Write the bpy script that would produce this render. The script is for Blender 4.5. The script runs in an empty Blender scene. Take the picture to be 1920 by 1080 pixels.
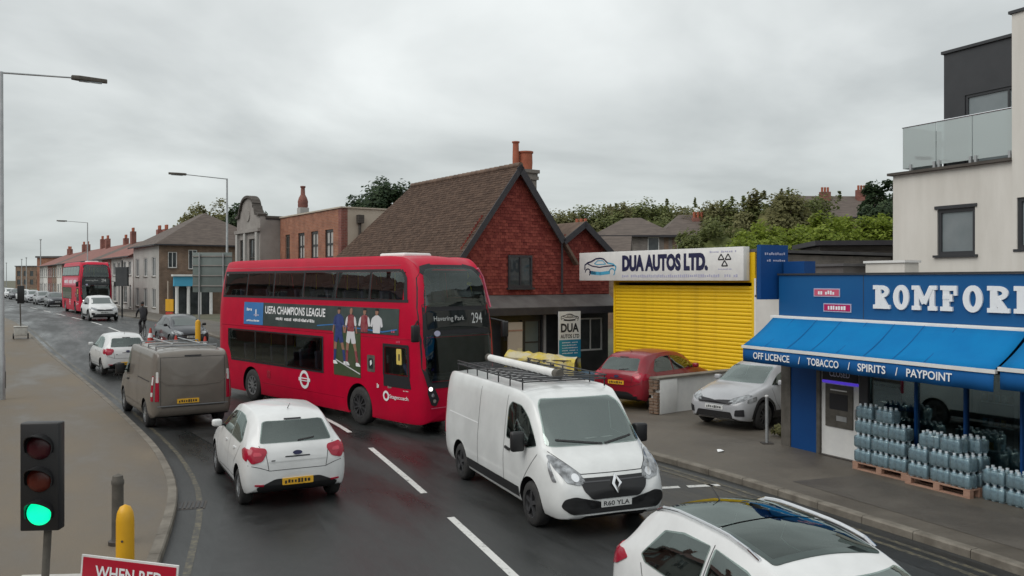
import bpy, bmesh, math, random
import numpy as np
from mathutils import Vector, Matrix
from mathutils.bvhtree import BVHTree

scene = bpy.context.scene
COL = scene.collection
R = math.radians

# ------------------------------------------------------------------ camera
cam_data = bpy.data.cameras.new('camera')
cam_data.lens = 30.0
cam_data.sensor_width = 36.0
cam_data.shift_y = -15.0 / 1920.0
cam_data.clip_end = 6000.0
cam = bpy.data.objects.new('camera', cam_data)
cam.location = (0.0, 0.0, 3.7)
cam.rotation_euler = (R(90), 0, 0)
COL.objects.link(cam)
scene.camera = cam

# ------------------------------------------------------------------ overcast sky
SUN_EL, SUN_AZ = R(48), R(-128)       # azimuth measured from +Y towards +X
world = bpy.data.worlds.new('World')
scene.world = world
world.use_nodes = True
wn, wl = world.node_tree.nodes, world.node_tree.links
wn.clear()
w_out = wn.new('ShaderNodeOutputWorld')
w_bg = wn.new('ShaderNodeBackground')
w_sky = wn.new('ShaderNodeTexSky')
w_sky.sky_type = 'NISHITA'
w_sky.sun_disc = False
w_sky.sun_elevation = SUN_EL
w_sky.sun_rotation = SUN_AZ
w_sky.dust_density = 3.0
w_tc = wn.new('ShaderNodeTexCoord')
w_sep = wn.new('ShaderNodeSeparateXYZ')
w_abs = wn.new('ShaderNodeMath'); w_abs.operation = 'ABSOLUTE'
w_add = wn.new('ShaderNodeMath'); w_add.operation = 'ADD'; w_add.inputs[1].default_value = 0.22
w_dx = wn.new('ShaderNodeMath'); w_dx.operation = 'DIVIDE'
w_dy = wn.new('ShaderNodeMath'); w_dy.operation = 'DIVIDE'
w_cmb = wn.new('ShaderNodeCombineXYZ')
w_n1 = wn.new('ShaderNodeTexNoise'); w_n1.inputs['Scale'].default_value = 0.85
w_n1.inputs['Detail'].default_value = 6.0; w_n1.inputs['Roughness'].default_value = 0.5
w_n1.inputs['Distortion'].default_value = 0.35
w_ramp = wn.new('ShaderNodeValToRGB')
w_ramp.color_ramp.elements[0].position = 0.36
w_ramp.color_ramp.elements[0].color = (0.60, 0.635, 0.635, 1)
w_ramp.color_ramp.elements[1].position = 0.64
w_ramp.color_ramp.elements[1].color = (1.02, 1.06, 1.05, 1)
w_el = wn.new('ShaderNodeValToRGB')          # overcast layer is a little thinner overhead
w_el.color_ramp.elements[0].position = 0.0
w_el.color_ramp.elements[0].color = (0.60, 0.625, 0.625, 1)
w_el.color_ramp.elements[1].position = 0.24
w_el.color_ramp.elements[1].color = (1.0, 1.0, 1.0, 1)
w_mul = wn.new('ShaderNodeMix'); w_mul.data_type = 'RGBA'; w_mul.blend_type = 'MULTIPLY'
w_mul.inputs[0].default_value = 1.0
w_skys = wn.new('ShaderNodeMix'); w_skys.data_type = 'RGBA'; w_skys.blend_type = 'MULTIPLY'
w_skys.inputs[0].default_value = 1.0
w_skys.inputs[7].default_value = (0.10, 0.10, 0.10, 1)
w_mix = wn.new('ShaderNodeMix'); w_mix.data_type = 'RGBA'
w_mix.inputs[0].default_value = 0.93          # cloud cover over the blue
wl.new(w_tc.outputs['Generated'], w_sep.inputs[0])
wl.new(w_sep.outputs[2], w_abs.inputs[0]); wl.new(w_abs.outputs[0], w_add.inputs[0])
wl.new(w_sep.outputs[0], w_dx.inputs[0]); wl.new(w_add.outputs[0], w_dx.inputs[1])
wl.new(w_sep.outputs[1], w_dy.inputs[0]); wl.new(w_add.outputs[0], w_dy.inputs[1])
wl.new(w_dx.outputs[0], w_cmb.inputs[0]); wl.new(w_dy.outputs[0], w_cmb.inputs[1])
wl.new(w_cmb.outputs[0], w_n1.inputs['Vector'])
wl.new(w_n1.outputs[0], w_ramp.inputs[0])
wl.new(w_abs.outputs[0], w_el.inputs[0])
wl.new(w_ramp.outputs[0], w_mul.inputs[6]); wl.new(w_el.outputs[0], w_mul.inputs[7])
wl.new(w_sky.outputs[0], w_skys.inputs[6])
wl.new(w_skys.outputs[2], w_mix.inputs[6]); wl.new(w_mul.outputs[2], w_mix.inputs[7])
wl.new(w_mix.outputs[2], w_bg.inputs[0])
w_bg.inputs[1].default_value = 1.0
wl.new(w_bg.outputs[0], w_out.inputs[0])

sun_data = bpy.data.lights.new('sun', 'SUN')
sun_data.energy = 1.5
sun_data.angle = R(50)
sun_data.color = (1.0, 0.97, 0.93)
sun = bpy.data.objects.new('sun', sun_data)
_sd = Vector((math.cos(SUN_EL) * math.sin(SUN_AZ), math.cos(SUN_EL) * math.cos(SUN_AZ), math.sin(SUN_EL)))
sun.rotation_euler = (-_sd).to_track_quat('-Z', 'Y').to_euler()
COL.objects.link(sun)

scene.view_settings.view_transform = 'Standard'
scene.view_settings.look = 'None'
scene.view_settings.exposure = 0.0
scene.view_settings.gamma = 1.0
scene.view_settings.use_curve_mapping = False
scene.cycles.max_bounces = 6
scene.cycles.transparent_max_bounces = 8

# ------------------------------------------------------------------ materials
def new_mat(name):
    m = bpy.data.materials.new(name); m.use_nodes = True
    nt = m.node_tree; b = nt.nodes['Principled BSDF']
    return m, nt, b

def sset(b, key, val):
    if key in b.inputs: b.inputs[key].default_value = val

def mat(name, col, rough=0.6, col2=None, scale=4.0, metal=0.0, spec=0.5, coat=0.0, bump=0.0,
        bscale=40.0, detail=4.0, stretch=(1, 1, 1), lo=0.35, hi=0.65, rough2=None, coat_rough=0.05):
    m, nt, b = new_mat(name)
    N, Lk = nt.nodes, nt.links
    sset(b, 'Roughness', rough); sset(b, 'Metallic', metal)
    sset(b, 'Specular IOR Level', spec); sset(b, 'Coat Weight', coat); sset(b, 'Coat Roughness', coat_rough)
    b.inputs['Base Color'].default_value = (*col, 1)
    if col2 is not None or bump or rough2 is not None:
        tc = N.new('ShaderNodeTexCoord'); mp = N.new('ShaderNodeMapping')
        mp.inputs['Scale'].default_value = stretch
        Lk.new(tc.outputs['Object'], mp.inputs[0])
        no = N.new('ShaderNodeTexNoise'); no.inputs['Scale'].default_value = scale
        no.inputs['Detail'].default_value = detail; no.inputs['Roughness'].default_value = 0.6
        Lk.new(mp.outputs[0], no.inputs['Vector'])
        if col2 is not None:
            r = N.new('ShaderNodeValToRGB')
            r.color_ramp.elements[0].position = lo; r.color_ramp.elements[0].color = (*col, 1)
            r.color_ramp.elements[1].position = hi; r.color_ramp.elements[1].color = (*col2, 1)
            Lk.new(no.outputs[0], r.inputs[0]); Lk.new(r.outputs[0], b.inputs['Base Color'])
        if rough2 is not None:
            mr = N.new('ShaderNodeMapRange'); mr.inputs[1].default_value = lo; mr.inputs[2].default_value = hi
            mr.inputs[3].default_value = rough; mr.inputs[4].default_value = rough2
            Lk.new(no.outputs[0], mr.inputs[0]); Lk.new(mr.outputs[0], b.inputs['Roughness'])
        if bump:
            n2 = N.new('ShaderNodeTexNoise'); n2.inputs['Scale'].default_value = bscale
            n2.inputs['Detail'].default_value = 3.0
            Lk.new(mp.outputs[0], n2.inputs['Vector'])
            bp = N.new('ShaderNodeBump'); bp.inputs['Strength'].default_value = bump
            bp.inputs['Distance'].default_value = 0.02
            Lk.new(n2.outputs[0], bp.inputs['Height']); Lk.new(bp.outputs[0], b.inputs['Normal'])
    return m

def brick_mat(name, c1, c2, mortar, bw=0.225, bh=0.075, axis='XZ'):
    m, nt, b = new_mat(name)
    N, Lk = nt.nodes, nt.links
    tc = N.new('ShaderNodeTexCoord'); sp = N.new('ShaderNodeSeparateXYZ'); cb = N.new('ShaderNodeCombineXYZ')
    Lk.new(tc.outputs['Object'], sp.inputs[0])
    ad = N.new('ShaderNodeMath'); ad.operation = 'ADD'
    Lk.new(sp.outputs[0], ad.inputs[0]); Lk.new(sp.outputs[1], ad.inputs[1])
    Lk.new(ad.outputs[0], cb.inputs[0]); Lk.new(sp.outputs[2], cb.inputs[1])
    br = N.new('ShaderNodeTexBrick')
    br.inputs['Color1'].default_value = (*c1, 1); br.inputs['Color2'].default_value = (*c2, 1)
    br.inputs['Mortar'].default_value = (*mortar, 1)
    br.inputs['Scale'].default_value = 1.0
    br.inputs['Mortar Size'].default_value = 0.007; br.inputs['Mortar Smooth'].default_value = 0.3
    br.inputs['Brick Width'].default_value = bw; br.inputs['Row Height'].default_value = bh
    Lk.new(cb.outputs[0], br.inputs['Vector'])
    no = N.new('ShaderNodeTexNoise'); no.inputs['Scale'].default_value = 1.6; no.inputs['Detail'].default_value = 6
    Lk.new(tc.outputs['Object'], no.inputs['Vector'])
    mx = N.new('ShaderNodeMix'); mx.data_type = 'RGBA'; mx.blend_type = 'MULTIPLY'
    rp = N.new('ShaderNodeValToRGB')
    rp.color_ramp.elements[0].position = 0.3; rp.color_ramp.elements[0].color = (0.62, 0.6, 0.6, 1)
    rp.color_ramp.elements[1].position = 0.7; rp.color_ramp.elements[1].color = (1.1, 1.08, 1.05, 1)
    Lk.new(no.outputs[0], rp.inputs[0]); mx.inputs[0].default_value = 1.0
    Lk.new(br.outputs[0], mx.inputs[6]); Lk.new(rp.outputs[0], mx.inputs[7])
    Lk.new(mx.outputs[2], b.inputs['Base Color'])
    bp = N.new('ShaderNodeBump'); bp.inputs['Strength'].default_value = 0.5; bp.inputs['Distance'].default_value = 0.01
    bp.invert = True
    Lk.new(br.outputs[1], bp.inputs['Height']); Lk.new(bp.outputs[0], b.inputs['Normal'])
    sset(b, 'Roughness', 0.85)
    return m

def clear_glass(name, tint=(0.75, 0.8, 0.8), gloss=0.12):
    m, nt, b = new_mat(name)
    N, Lk = nt.nodes, nt.links
    N.remove(b)
    out = N['Material Output']
    tr = N.new('ShaderNodeBsdfTransparent'); tr.inputs[0].default_value = (*tint, 1)
    gl = N.new('ShaderNodeBsdfGlossy'); gl.inputs['Roughness'].default_value = 0.02; gl.inputs[0].default_value = (0.88, 1.0, 0.96, 1)
    fr = N.new('ShaderNodeFresnel'); fr.inputs[0].default_value = 1.5
    ad = N.new('ShaderNodeMath'); ad.operation = 'ADD'; ad.inputs[1].default_value = gloss; ad.use_clamp = True
    mx = N.new('ShaderNodeMixShader')
    Lk.new(fr.outputs[0], ad.inputs[0]); Lk.new(ad.outputs[0], mx.inputs[0])
    Lk.new(tr.outputs[0], mx.inputs[1]); Lk.new(gl.outputs[0], mx.inputs[2]); Lk.new(mx.outputs[0], out.inputs[0])
    return m

def emit_mat(name, col, strength):
    m, nt, b = new_mat(name)
    sset(b, 'Base Color', (*col, 1)); sset(b, 'Emission Color', (*col, 1)); sset(b, 'Emission Strength', strength)
    return m

def asphalt(name, c1, c2, r1, r2, scale, bump, along=1.0):
    """tarmac: aggregate grain, broad wet and dry patches, tyre-worn streaks"""
    m, nt, b = new_mat(name)
    N, Lk = nt.nodes, nt.links
    tc = N.new('ShaderNodeTexCoord')
    n1 = N.new('ShaderNodeTexNoise'); n1.inputs['Scale'].default_value = scale; n1.inputs['Detail'].default_value = 8
    n1.inputs['Roughness'].default_value = 0.62
    mp = N.new('ShaderNodeMapping'); mp.vector_type = 'TEXTURE'; mp.inputs['Rotation'].default_value = (0, 0, R(28)); mp.inputs['Scale'].default_value = (1.0, along, 1.0)
    Lk.new(tc.outputs['Object'], mp.inputs[0]); Lk.new(mp.outputs[0], n1.inputs['Vector'])
    n2 = N.new('ShaderNodeTexNoise'); n2.inputs['Scale'].default_value = 90.0; n2.inputs['Detail'].default_value = 2
    Lk.new(tc.outputs['Object'], n2.inputs['Vector'])
    r = N.new('ShaderNodeValToRGB')
    r.color_ramp.elements[0].position = 0.33; r.color_ramp.elements[0].color = (*c1, 1)
    r.color_ramp.elements[1].position = 0.67; r.color_ramp.elements[1].color = (*c2, 1)
    Lk.new(n1.outputs[0], r.inputs[0])
    g = N.new('ShaderNodeMapRange'); g.inputs[1].default_value = 0.3; g.inputs[2].default_value = 0.7
    g.inputs[3].default_value = 0.72; g.inputs[4].default_value = 1.28
    Lk.new(n2.outputs[0], g.inputs[0])
    mx = N.new('ShaderNodeMix'); mx.data_type = 'RGBA'; mx.blend_type = 'MULTIPLY'; mx.inputs[0].default_value = 1
    Lk.new(r.outputs[0], mx.inputs[6]); Lk.new(g.outputs[0], mx.inputs[7]); Lk.new(mx.outputs[2], b.inputs['Base Color'])
    mr = N.new('ShaderNodeMapRange'); mr.inputs[1].default_value = 0.35; mr.inputs[2].default_value = 0.65
    mr.inputs[3].default_value = r1; mr.inputs[4].default_value = r2
    Lk.new(n1.outputs[0], mr.inputs[0]); Lk.new(mr.outputs[0], b.inputs['Roughness'])
    bp = N.new('ShaderNodeBump'); bp.inputs['Strength'].default_value = bump; bp.inputs['Distance'].default_value = 0.01
    Lk.new(n2.outputs[0], bp.inputs['Height']); Lk.new(bp.outputs[0], b.inputs['Normal'])
    return m

def worn_paint(name, col, base, lo, hi):
    m, nt, b = new_mat(name)
    N, Lk = nt.nodes, nt.links
    tc = N.new('ShaderNodeTexCoord')
    n1 = N.new('ShaderNodeTexNoise'); n1.inputs['Scale'].default_value = 9; n1.inputs['Detail'].default_value = 8
    n1.inputs['Roughness'].default_value = 0.7
    Lk.new(tc.outputs['Object'], n1.inputs['Vector'])
    r = N.new('ShaderNodeValToRGB')
    r.color_ramp.elements[0].position = lo; r.color_ramp.elements[0].color = (*base, 1)
    r.color_ramp.elements[1].position = hi; r.color_ramp.elements[1].color = (*col, 1)
    Lk.new(n1.outputs[0], r.inputs[0]); Lk.new(r.outputs[0], b.inputs['Base Color'])
    sset(b, 'Roughness', 0.5)
    return m

M = {}
M['road'] = asphalt('road_asphalt', (0.015, 0.017, 0.017), (0.040, 0.042, 0.042), 0.24, 0.62, 0.85, 0.35, along=5.0)
M['pave'] = asphalt('pavement_asphalt', (0.085, 0.068, 0.050), (0.185, 0.150, 0.108), 0.38, 0.85, 0.55, 0.3, along=2.4)
M['pave_r'] = asphalt('forecourt_asphalt', (0.075, 0.064, 0.051), (0.125, 0.110, 0.090), 0.46, 0.75, 0.6, 0.3)
M['earth'] = mat('earth', (0.07, 0.075, 0.045), 0.9, (0.12, 0.11, 0.075), 0.3)
M['kerb'] = mat('kerb_concrete', (0.12, 0.105, 0.085), 0.8, (0.20, 0.18, 0.15), 3.0, bump=0.2)
M['line'] = worn_paint('road_line_white', (0.62, 0.62, 0.60), (0.09, 0.09, 0.09), 0.30, 0.46)
M['yline'] = worn_paint('road_line_yellow', (0.22, 0.19, 0.11), (0.045, 0.043, 0.038), 0.45, 0.75)
M['iron'] = mat('cast_iron', (0.05, 0.045, 0.042), 0.5, (0.09, 0.075, 0.065), 6, metal=0.4)
M['steel'] = mat('galvanised_steel', (0.33, 0.345, 0.35), 0.45, (0.42, 0.43, 0.435), 3, metal=0.5)
M['dark_metal'] = mat('dark_metal', (0.02, 0.02, 0.022), 0.4)
M['black'] = mat('black_plastic', (0.012, 0.012, 0.013), 0.45)
M['rubber'] = mat('tyre_rubber', (0.018, 0.018, 0.019), 0.75, (0.035, 0.034, 0.033), 8)
M['alloy'] = mat('alloy_wheel', (0.42, 0.43, 0.44), 0.35, metal=0.8)
M['alloy_dark'] = mat('grey_wheel', (0.09, 0.09, 0.095), 0.4, metal=0.6)
M['chrome'] = mat('chrome', (0.75, 0.76, 0.78), 0.15, metal=1.0)
def paint(name, col, rough=0.32, dirt=None):
    return mat(name, col, rough, dirt or tuple(c * 0.86 for c in col), 1.7, coat=0.55, spec=0.45)
M['p_white'] = paint('white_car_paint', (0.72, 0.73, 0.73))
M['p_van'] = paint('white_van_paint', (0.70, 0.715, 0.71))
M['p_far'] = paint('white_far_paint', (0.68, 0.69, 0.69))
M['p_brown'] = paint('taupe_car_paint', (0.136, 0.118, 0.100), 0.42, (0.165, 0.144, 0.123))
M['p_red'] = paint('wine_red_car_paint', (0.24, 0.006, 0.018), 0.35)
M['p_silver'] = paint('silver_car_paint', (0.40, 0.41, 0.43), 0.3)
M['p_dark'] = paint('dark_car_paint', (0.025, 0.027, 0.035), 0.3)
M['p_grey'] = paint('grey_car_paint', (0.22, 0.23, 0.24), 0.3)
M['bus_red'] = paint('bus_red_paint', (0.50, 0.001, 0.030), 0.45, (0.43, 0.001, 0.027))
sset(M['bus_red'].node_tree.nodes['Principled BSDF'], 'Coat Weight', 0.06); sset(M['bus_red'].node_tree.nodes['Principled BSDF'], 'Specular IOR Level', 0.2)
M['glass'] = mat('vehicle_glass', (0.012, 0.016, 0.016), 0.04, spec=0.5)
M['glass_light'] = mat('vehicle_glass_pale', (0.12, 0.14, 0.138), 0.06, spec=0.6)  # sky reflection of screens and rear windows put into a pale base colour
M['glass_bus'] = mat('bus_glass', (0.010, 0.015, 0.014), 0.05, (0.028, 0.036, 0.026), 1.1, spec=0.32)
M['car_glass'] = clear_glass('car_window_glass', (0.55, 0.62, 0.60), 0.10)
M['screen_glass'] = clear_glass('windscreen_glass', (0.68, 0.76, 0.73), 0.19)
M['deck_glass'] = clear_glass('bus_window_glass', (0.76, 0.82, 0.78), 0.035)
M['roof_glass'] = clear_glass('dark_roof_glass', (0.22, 0.25, 0.25), 0.02)
M['cabin'] = mat('cabin_trim', (0.022, 0.024, 0.026), 0.8, (0.035, 0.037, 0.04), 5)
M['seat'] = mat('seat_fabric', (0.03, 0.032, 0.036), 0.85, (0.05, 0.052, 0.058), 12)
M['bus_seat'] = mat('bus_seat_moquette', (0.06, 0.035, 0.07), 0.85, (0.05, 0.06, 0.10), 20)
M['grab_yellow'] = mat('yellow_grab_pole', (0.50, 0.42, 0.02), 0.4)
M['house_glass'] = mat('house_window_glass', (0.035, 0.042, 0.045), 0.04, (0.07, 0.08, 0.085), 1.5, spec=0.5)
M['white_glass'] = mat('grey_window_glass', (0.16, 0.19, 0.20), 0.05, (0.22, 0.25, 0.26), 0.7, spec=0.5)
M['tail'] = mat('tail_lamp_red', (0.34, 0.008, 0.03), 0.2, coat=0.4, spec=0.35)
M['tail_lens'] = mat('tail_lamp_lens', (0.48, 0.03, 0.06), 0.2, coat=0.4)
M['lamp'] = mat('head_lamp', (0.42, 0.44, 0.46), 0.12, (0.12, 0.125, 0.13), 9, coat=1.0, metal=0.3)
M['lamp_on'] = emit_mat('lit_lamp', (1.0, 0.95, 0.9), 1.6)
M['plate_y'] = mat('yellow_plate', (0.72, 0.40, 0.03), 0.4)
M['plate_w'] = mat('white_plate', (0.62, 0.63, 0.62), 0.4)
M['ink'] = mat('black_ink', (0.012, 0.012, 0.015), 0.6)
M['navy'] = mat('navy_ink', (0.012, 0.014, 0.06), 0.55)
M['white'] = mat('white_paint', (0.74, 0.74, 0.72), 0.5, (0.66, 0.66, 0.65), 3)
M['letter'] = mat('white_letters', (0.80, 0.81, 0.82), 0.45)
M['cream'] = mat('cream_render', (0.53, 0.505, 0.46), 0.85, (0.65, 0.625, 0.58), 1.1, bump=0.12, bscale=60, stretch=(1, 1, 0.22), detail=8, lo=0.28, hi=0.60)
M['cream2'] = mat('weathered_white_render', (0.55, 0.54, 0.51), 0.85, (0.64, 0.63, 0.60), 1.2, bump=0.15)
M['yellow'] = mat('yellow_shutter_paint', (0.62, 0.385, 0.010), 0.45, (0.80, 0.515, 0.008), 1.6, stretch=(1, 1, 0.25), detail=8, lo=0.28, hi=0.5)
M['blue'] = mat('shop_blue_panel', (0.008, 0.082, 0.24), 0.45, (0.008, 0.095, 0.26), 0.7, spec=0.3)
M['blue_dark'] = mat('shop_dark_blue_panel', (0.006, 0.052, 0.19), 0.5, (0.006, 0.060, 0.21), 1.5, spec=0.25)
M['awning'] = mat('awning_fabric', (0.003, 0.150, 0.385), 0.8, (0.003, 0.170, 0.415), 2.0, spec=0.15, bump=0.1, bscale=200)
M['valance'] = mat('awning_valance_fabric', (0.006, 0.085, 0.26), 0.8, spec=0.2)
M['anthracite'] = mat('anthracite_panel', (0.028, 0.030, 0.034), 0.5, (0.036, 0.038, 0.042), 2)
M['anthracite_frame'] = mat('anthracite_frame', (0.03, 0.032, 0.036), 0.4)
M['frosted'] = clear_glass('balcony_glass', (0.72, 0.79, 0.79), 0.18)
_n, _l = M['frosted'].node_tree.nodes, M['frosted'].node_tree.links
_df = _n.new('ShaderNodeBsdfDiffuse'); _df.inputs[0].default_value = (0.52, 0.56, 0.56, 1)
_mx = _n.new('ShaderNodeMixShader'); _mx.inputs[0].default_value = 0.55
_o = _n['Material Output']; _src = _o.inputs[0].links[0].from_socket
_l.new(_src, _mx.inputs[1]); _l.new(_df.outputs[0], _mx.inputs[2]); _l.new(_mx.outputs[0], _o.inputs[0])
M['shop_glass'] = clear_glass('shop_glass', (0.55, 0.63, 0.66), 0.10)
M['tile_red'] = mat('hung_tile', (0.155, 0.028, 0.022), 0.8, (0.25, 0.058, 0.040), 3.5, detail=6, lo=0.38, hi=0.62)
M['tile_roof'] = mat('plain_roof_tile', (0.095, 0.062, 0.045), 0.85, (0.165, 0.11, 0.080), 1.6, detail=8, lo=0.36, hi=0.64)
M['roof_brown'] = mat('brown_roof_tile', (0.075, 0.058, 0.05), 0.85, (0.12, 0.095, 0.08), 1.5, stretch=(1, 1, 6))
M['roof_red'] = mat('red_roof_tile', (0.17, 0.07, 0.06), 0.85, (0.24, 0.105, 0.085), 1.5)
M['slate'] = mat('slate_roof', (0.07, 0.068, 0.072), 0.7, (0.11, 0.105, 0.105), 1.5)
M['bargeboard'] = mat('dark_bargeboard', (0.024, 0.022, 0.028), 0.55, (0.035, 0.033, 0.038), 4)
M['dark_shop'] = mat('dark_shop_paint', (0.022, 0.024, 0.028), 0.5, (0.038, 0.04, 0.042), 2)
M['lead'] = mat('lead_canopy', (0.085, 0.075, 0.072), 0.6, (0.12, 0.11, 0.105), 2)
M['pot'] = mat('terracotta_pot', (0.30, 0.085, 0.045), 0.8, (0.36, 0.11, 0.06), 4)
M['brick_orange'] = brick_mat('orange_brick', (0.30, 0.115, 0.065), (0.36, 0.15, 0.085), (0.30, 0.24, 0.20))
M['brick_brown'] = brick_mat('brown_brick', (0.19, 0.125, 0.085), (0.24, 0.155, 0.105), (0.25, 0.22, 0.19))
M['brick_red'] = brick_mat('red_brick', (0.21, 0.065, 0.05), (0.27, 0.09, 0.065), (0.25, 0.2, 0.18))
M['brick_grey'] = brick_mat('grey_brick', (0.19, 0.17, 0.155), (0.24, 0.215, 0.195), (0.25, 0.24, 0.23))
M['stucco_grey'] = mat('grey_stucco', (0.22, 0.20, 0.185), 0.85, (0.30, 0.28, 0.26), 1.0, detail=8)
M['sand'] = mat('sand_render', (0.42, 0.36, 0.29), 0.85, (0.47, 0.41, 0.34), 1.0)
M['grey_render'] = mat('pale_grey_render', (0.34, 0.33, 0.31), 0.85, (0.42, 0.41, 0.39), 0.8)
M['timber_dark'] = mat('dark_timber', (0.050, 0.042, 0.036), 0.8, (0.085, 0.074, 0.064), 2, stretch=(1, 1, 8))
M['wood'] = mat('pallet_wood', (0.28, 0.16, 0.115), 0.8, (0.38, 0.23, 0.165), 6, stretch=(1, 1, 4))
M['bark'] = mat('tree_bark', (0.06, 0.045, 0.03), 0.9, (0.11, 0.085, 0.06), 5)
def leaf(name, a, b, thru=True):
    m, nt, bs = new_mat(name)
    N, Lk = nt.nodes, nt.links
    g = N.new('ShaderNodeNewGeometry'); r = N.new('ShaderNodeValToRGB')
    r.color_ramp.elements[0].color = (*a, 1); r.color_ramp.elements[1].color = (*b, 1)
    Lk.new(g.outputs['Random Per Island'], r.inputs[0]); Lk.new(r.outputs[0], bs.inputs['Base Color'])
    sset(bs, 'Roughness', 0.6); sset(bs, 'Specular IOR Level', 0.25)
    if thru:
        tl = N.new('ShaderNodeBsdfTranslucent'); Lk.new(r.outputs[0], tl.inputs[0])
        ms = N.new('ShaderNodeMixShader'); ms.inputs[0].default_value = 0.45
        Lk.new(bs.outputs[0], ms.inputs[1]); Lk.new(tl.outputs[0], ms.inputs[2]); Lk.new(ms.outputs[0], N['Material Output'].inputs[0])
    return m
M['leaf_bright'] = leaf('bright_foliage', (0.14, 0.20, 0.022), (0.29, 0.35, 0.06))
M['leaf_mid'] = leaf('mid_foliage', (0.115, 0.142, 0.05), (0.215, 0.235, 0.09))
M['leaf_dark'] = leaf('dark_foliage', (0.03, 0.055, 0.03), (0.075, 0.11, 0.052))
M['leaf_olive'] = leaf('olive_foliage', (0.135, 0.135, 0.06), (0.245, 0.235, 0.105))
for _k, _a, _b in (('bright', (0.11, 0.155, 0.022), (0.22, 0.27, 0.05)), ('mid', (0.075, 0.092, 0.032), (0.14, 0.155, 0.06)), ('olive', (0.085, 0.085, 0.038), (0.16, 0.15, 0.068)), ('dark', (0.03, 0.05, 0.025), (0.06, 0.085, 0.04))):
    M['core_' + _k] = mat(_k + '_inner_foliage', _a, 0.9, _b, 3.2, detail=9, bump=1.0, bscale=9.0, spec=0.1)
M['signal_green'] = emit_mat('green_signal_light', (0.0, 1.0, 0.42), 1.1)
M['signal_red_off'] = mat('unlit_red_lens', (0.045, 0.004, 0.008), 0.3)
M['signal_amber_off'] = mat('unlit_amber_lens', (0.085, 0.012, 0.006), 0.3)
M['post_yellow'] = mat('yellow_plastic', (0.62, 0.32, 0.01), 0.45, (0.70, 0.37, 0.012), 3)
M['cart_white'] = mat('white_plastic_cart', (0.55, 0.54, 0.50), 0.5, (0.42, 0.41, 0.38), 6)
M['sign_red'] = mat('sign_red', (0.42, 0.004, 0.025), 0.4)
M['cone'] = mat('cone_red', (0.46, 0.045, 0.03), 0.5)
M['stone_dark'] = mat('dark_concrete', (0.075, 0.068, 0.058), 0.85, (0.12, 0.11, 0.095), 5)
M['water_pack'] = mat('water_pack_film', (0.20, 0.30, 0.36), 0.25, (0.40, 0.52, 0.58), 14, spec=0.5)
M['shrink_film'] = clear_glass('shrink_film', (0.80, 0.90, 0.94), 0.10)
_n, _l = M['shrink_film'].node_tree.nodes, M['shrink_film'].node_tree.links
_df = _n.new('ShaderNodeBsdfDiffuse'); _df.inputs[0].default_value = (0.33, 0.45, 0.51, 1)
_mx = _n.new('ShaderNodeMixShader'); _mx.inputs[0].default_value = 0.27
_o = _n['Material Output']; _src = _o.inputs[0].links[0].from_socket
_l.new(_src, _mx.inputs[1]); _l.new(_df.outputs[0], _mx.inputs[2]); _l.new(_mx.outputs[0], _o.inputs[0])
M['cap'] = mat('bottle_cap', (0.60, 0.66, 0.70), 0.4)
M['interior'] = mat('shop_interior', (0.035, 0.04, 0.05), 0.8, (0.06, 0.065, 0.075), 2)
M['sign_back'] = mat('grey_sign_back', (0.13, 0.16, 0.15), 0.5, (0.16, 0.19, 0.18), 1.5)
M['ad_dark'] = mat('advert_dark', (0.03, 0.045, 0.045), 0.4, (0.055, 0.075, 0.07), 1.2)
M['ad_blue'] = mat('advert_blue', (0.035, 0.16, 0.42), 0.4, (0.045, 0.19, 0.46), 2)
M['ad_green'] = mat('advert_pitch_green', (0.035, 0.075, 0.025), 0.45, (0.07, 0.085, 0.05), 3)
M['skin'] = mat('printed_skin', (0.30, 0.16, 0.11), 0.5)
M['kit_blue'] = mat('kit_blue', (0.02, 0.035, 0.14), 0.5, (0.035, 0.06, 0.2), 7)
M['kit_red'] = mat('kit_red', (0.20, 0.012, 0.03), 0.5, (0.30, 0.10, 0.10), 7)
M['kit_white'] = mat('kit_white', (0.62, 0.62, 0.64), 0.5)
M['teal'] = mat('sign_teal', (0.012, 0.19, 0.36), 0.45, (0.02, 0.28, 0.36), 1.2)
M['sky_ink'] = mat('light_blue_ink', (0.07, 0.36, 0.55), 0.5)
M['pale_ink'] = mat('pale_lilac_ink', (0.42, 0.42, 0.56), 0.5)
M['pink'] = mat('pink_label', (0.58, 0.10, 0.17), 0.4)
M['magenta'] = mat('magenta_label', (0.42, 0.01, 0.10), 0.4)
M['sticker_yellow'] = mat('yellow_driver_notice', (0.66, 0.50, 0.12), 0.5)
M['led'] = emit_mat('destination_led', (0.30, 0.31, 0.30), 0.35)
M['lilac_led'] = emit_mat('door_sign_light', (0.10, 0.05, 0.7), 0.5)
M['cloth_dark'] = mat('dark_clothing', (0.014, 0.014, 0.018), 0.85, (0.03, 0.03, 0.034), 6)
M['hoard_yellow'] = mat('yellow_printed_sheet', (0.60, 0.47, 0.07), 0.5, (0.55, 0.50, 0.34), 2.2, lo=0.42, hi=0.58)
M['bin_blue'] = mat('blue_bin_plastic', (0.05, 0.11, 0.17), 0.5)
M['bin_teal'] = mat('teal_bin_plastic', (0.03, 0.16, 0.16), 0.5)
M['dash'] = mat('windscreen_papers', (0.6, 0.6, 0.58), 0.6)
# ------------------------------------------------------------------ helpers
def tag(o, label=None, cat=None, group=None, kind=None):
    if label: o['label'] = label
    if cat: o['category'] = cat
    if group: o['group'] = group
    if kind: o['kind'] = kind
    return o

def thing(name, label, cat, loc=(0, 0, 0), rz=0.0, group=None):
    o = bpy.data.objects.new(name, None)
    o.empty_display_size = 0.2
    o.location = loc; o.rotation_euler = (0, 0, rz)
    COL.objects.link(o)
    return tag(o, label, cat, group)

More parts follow.
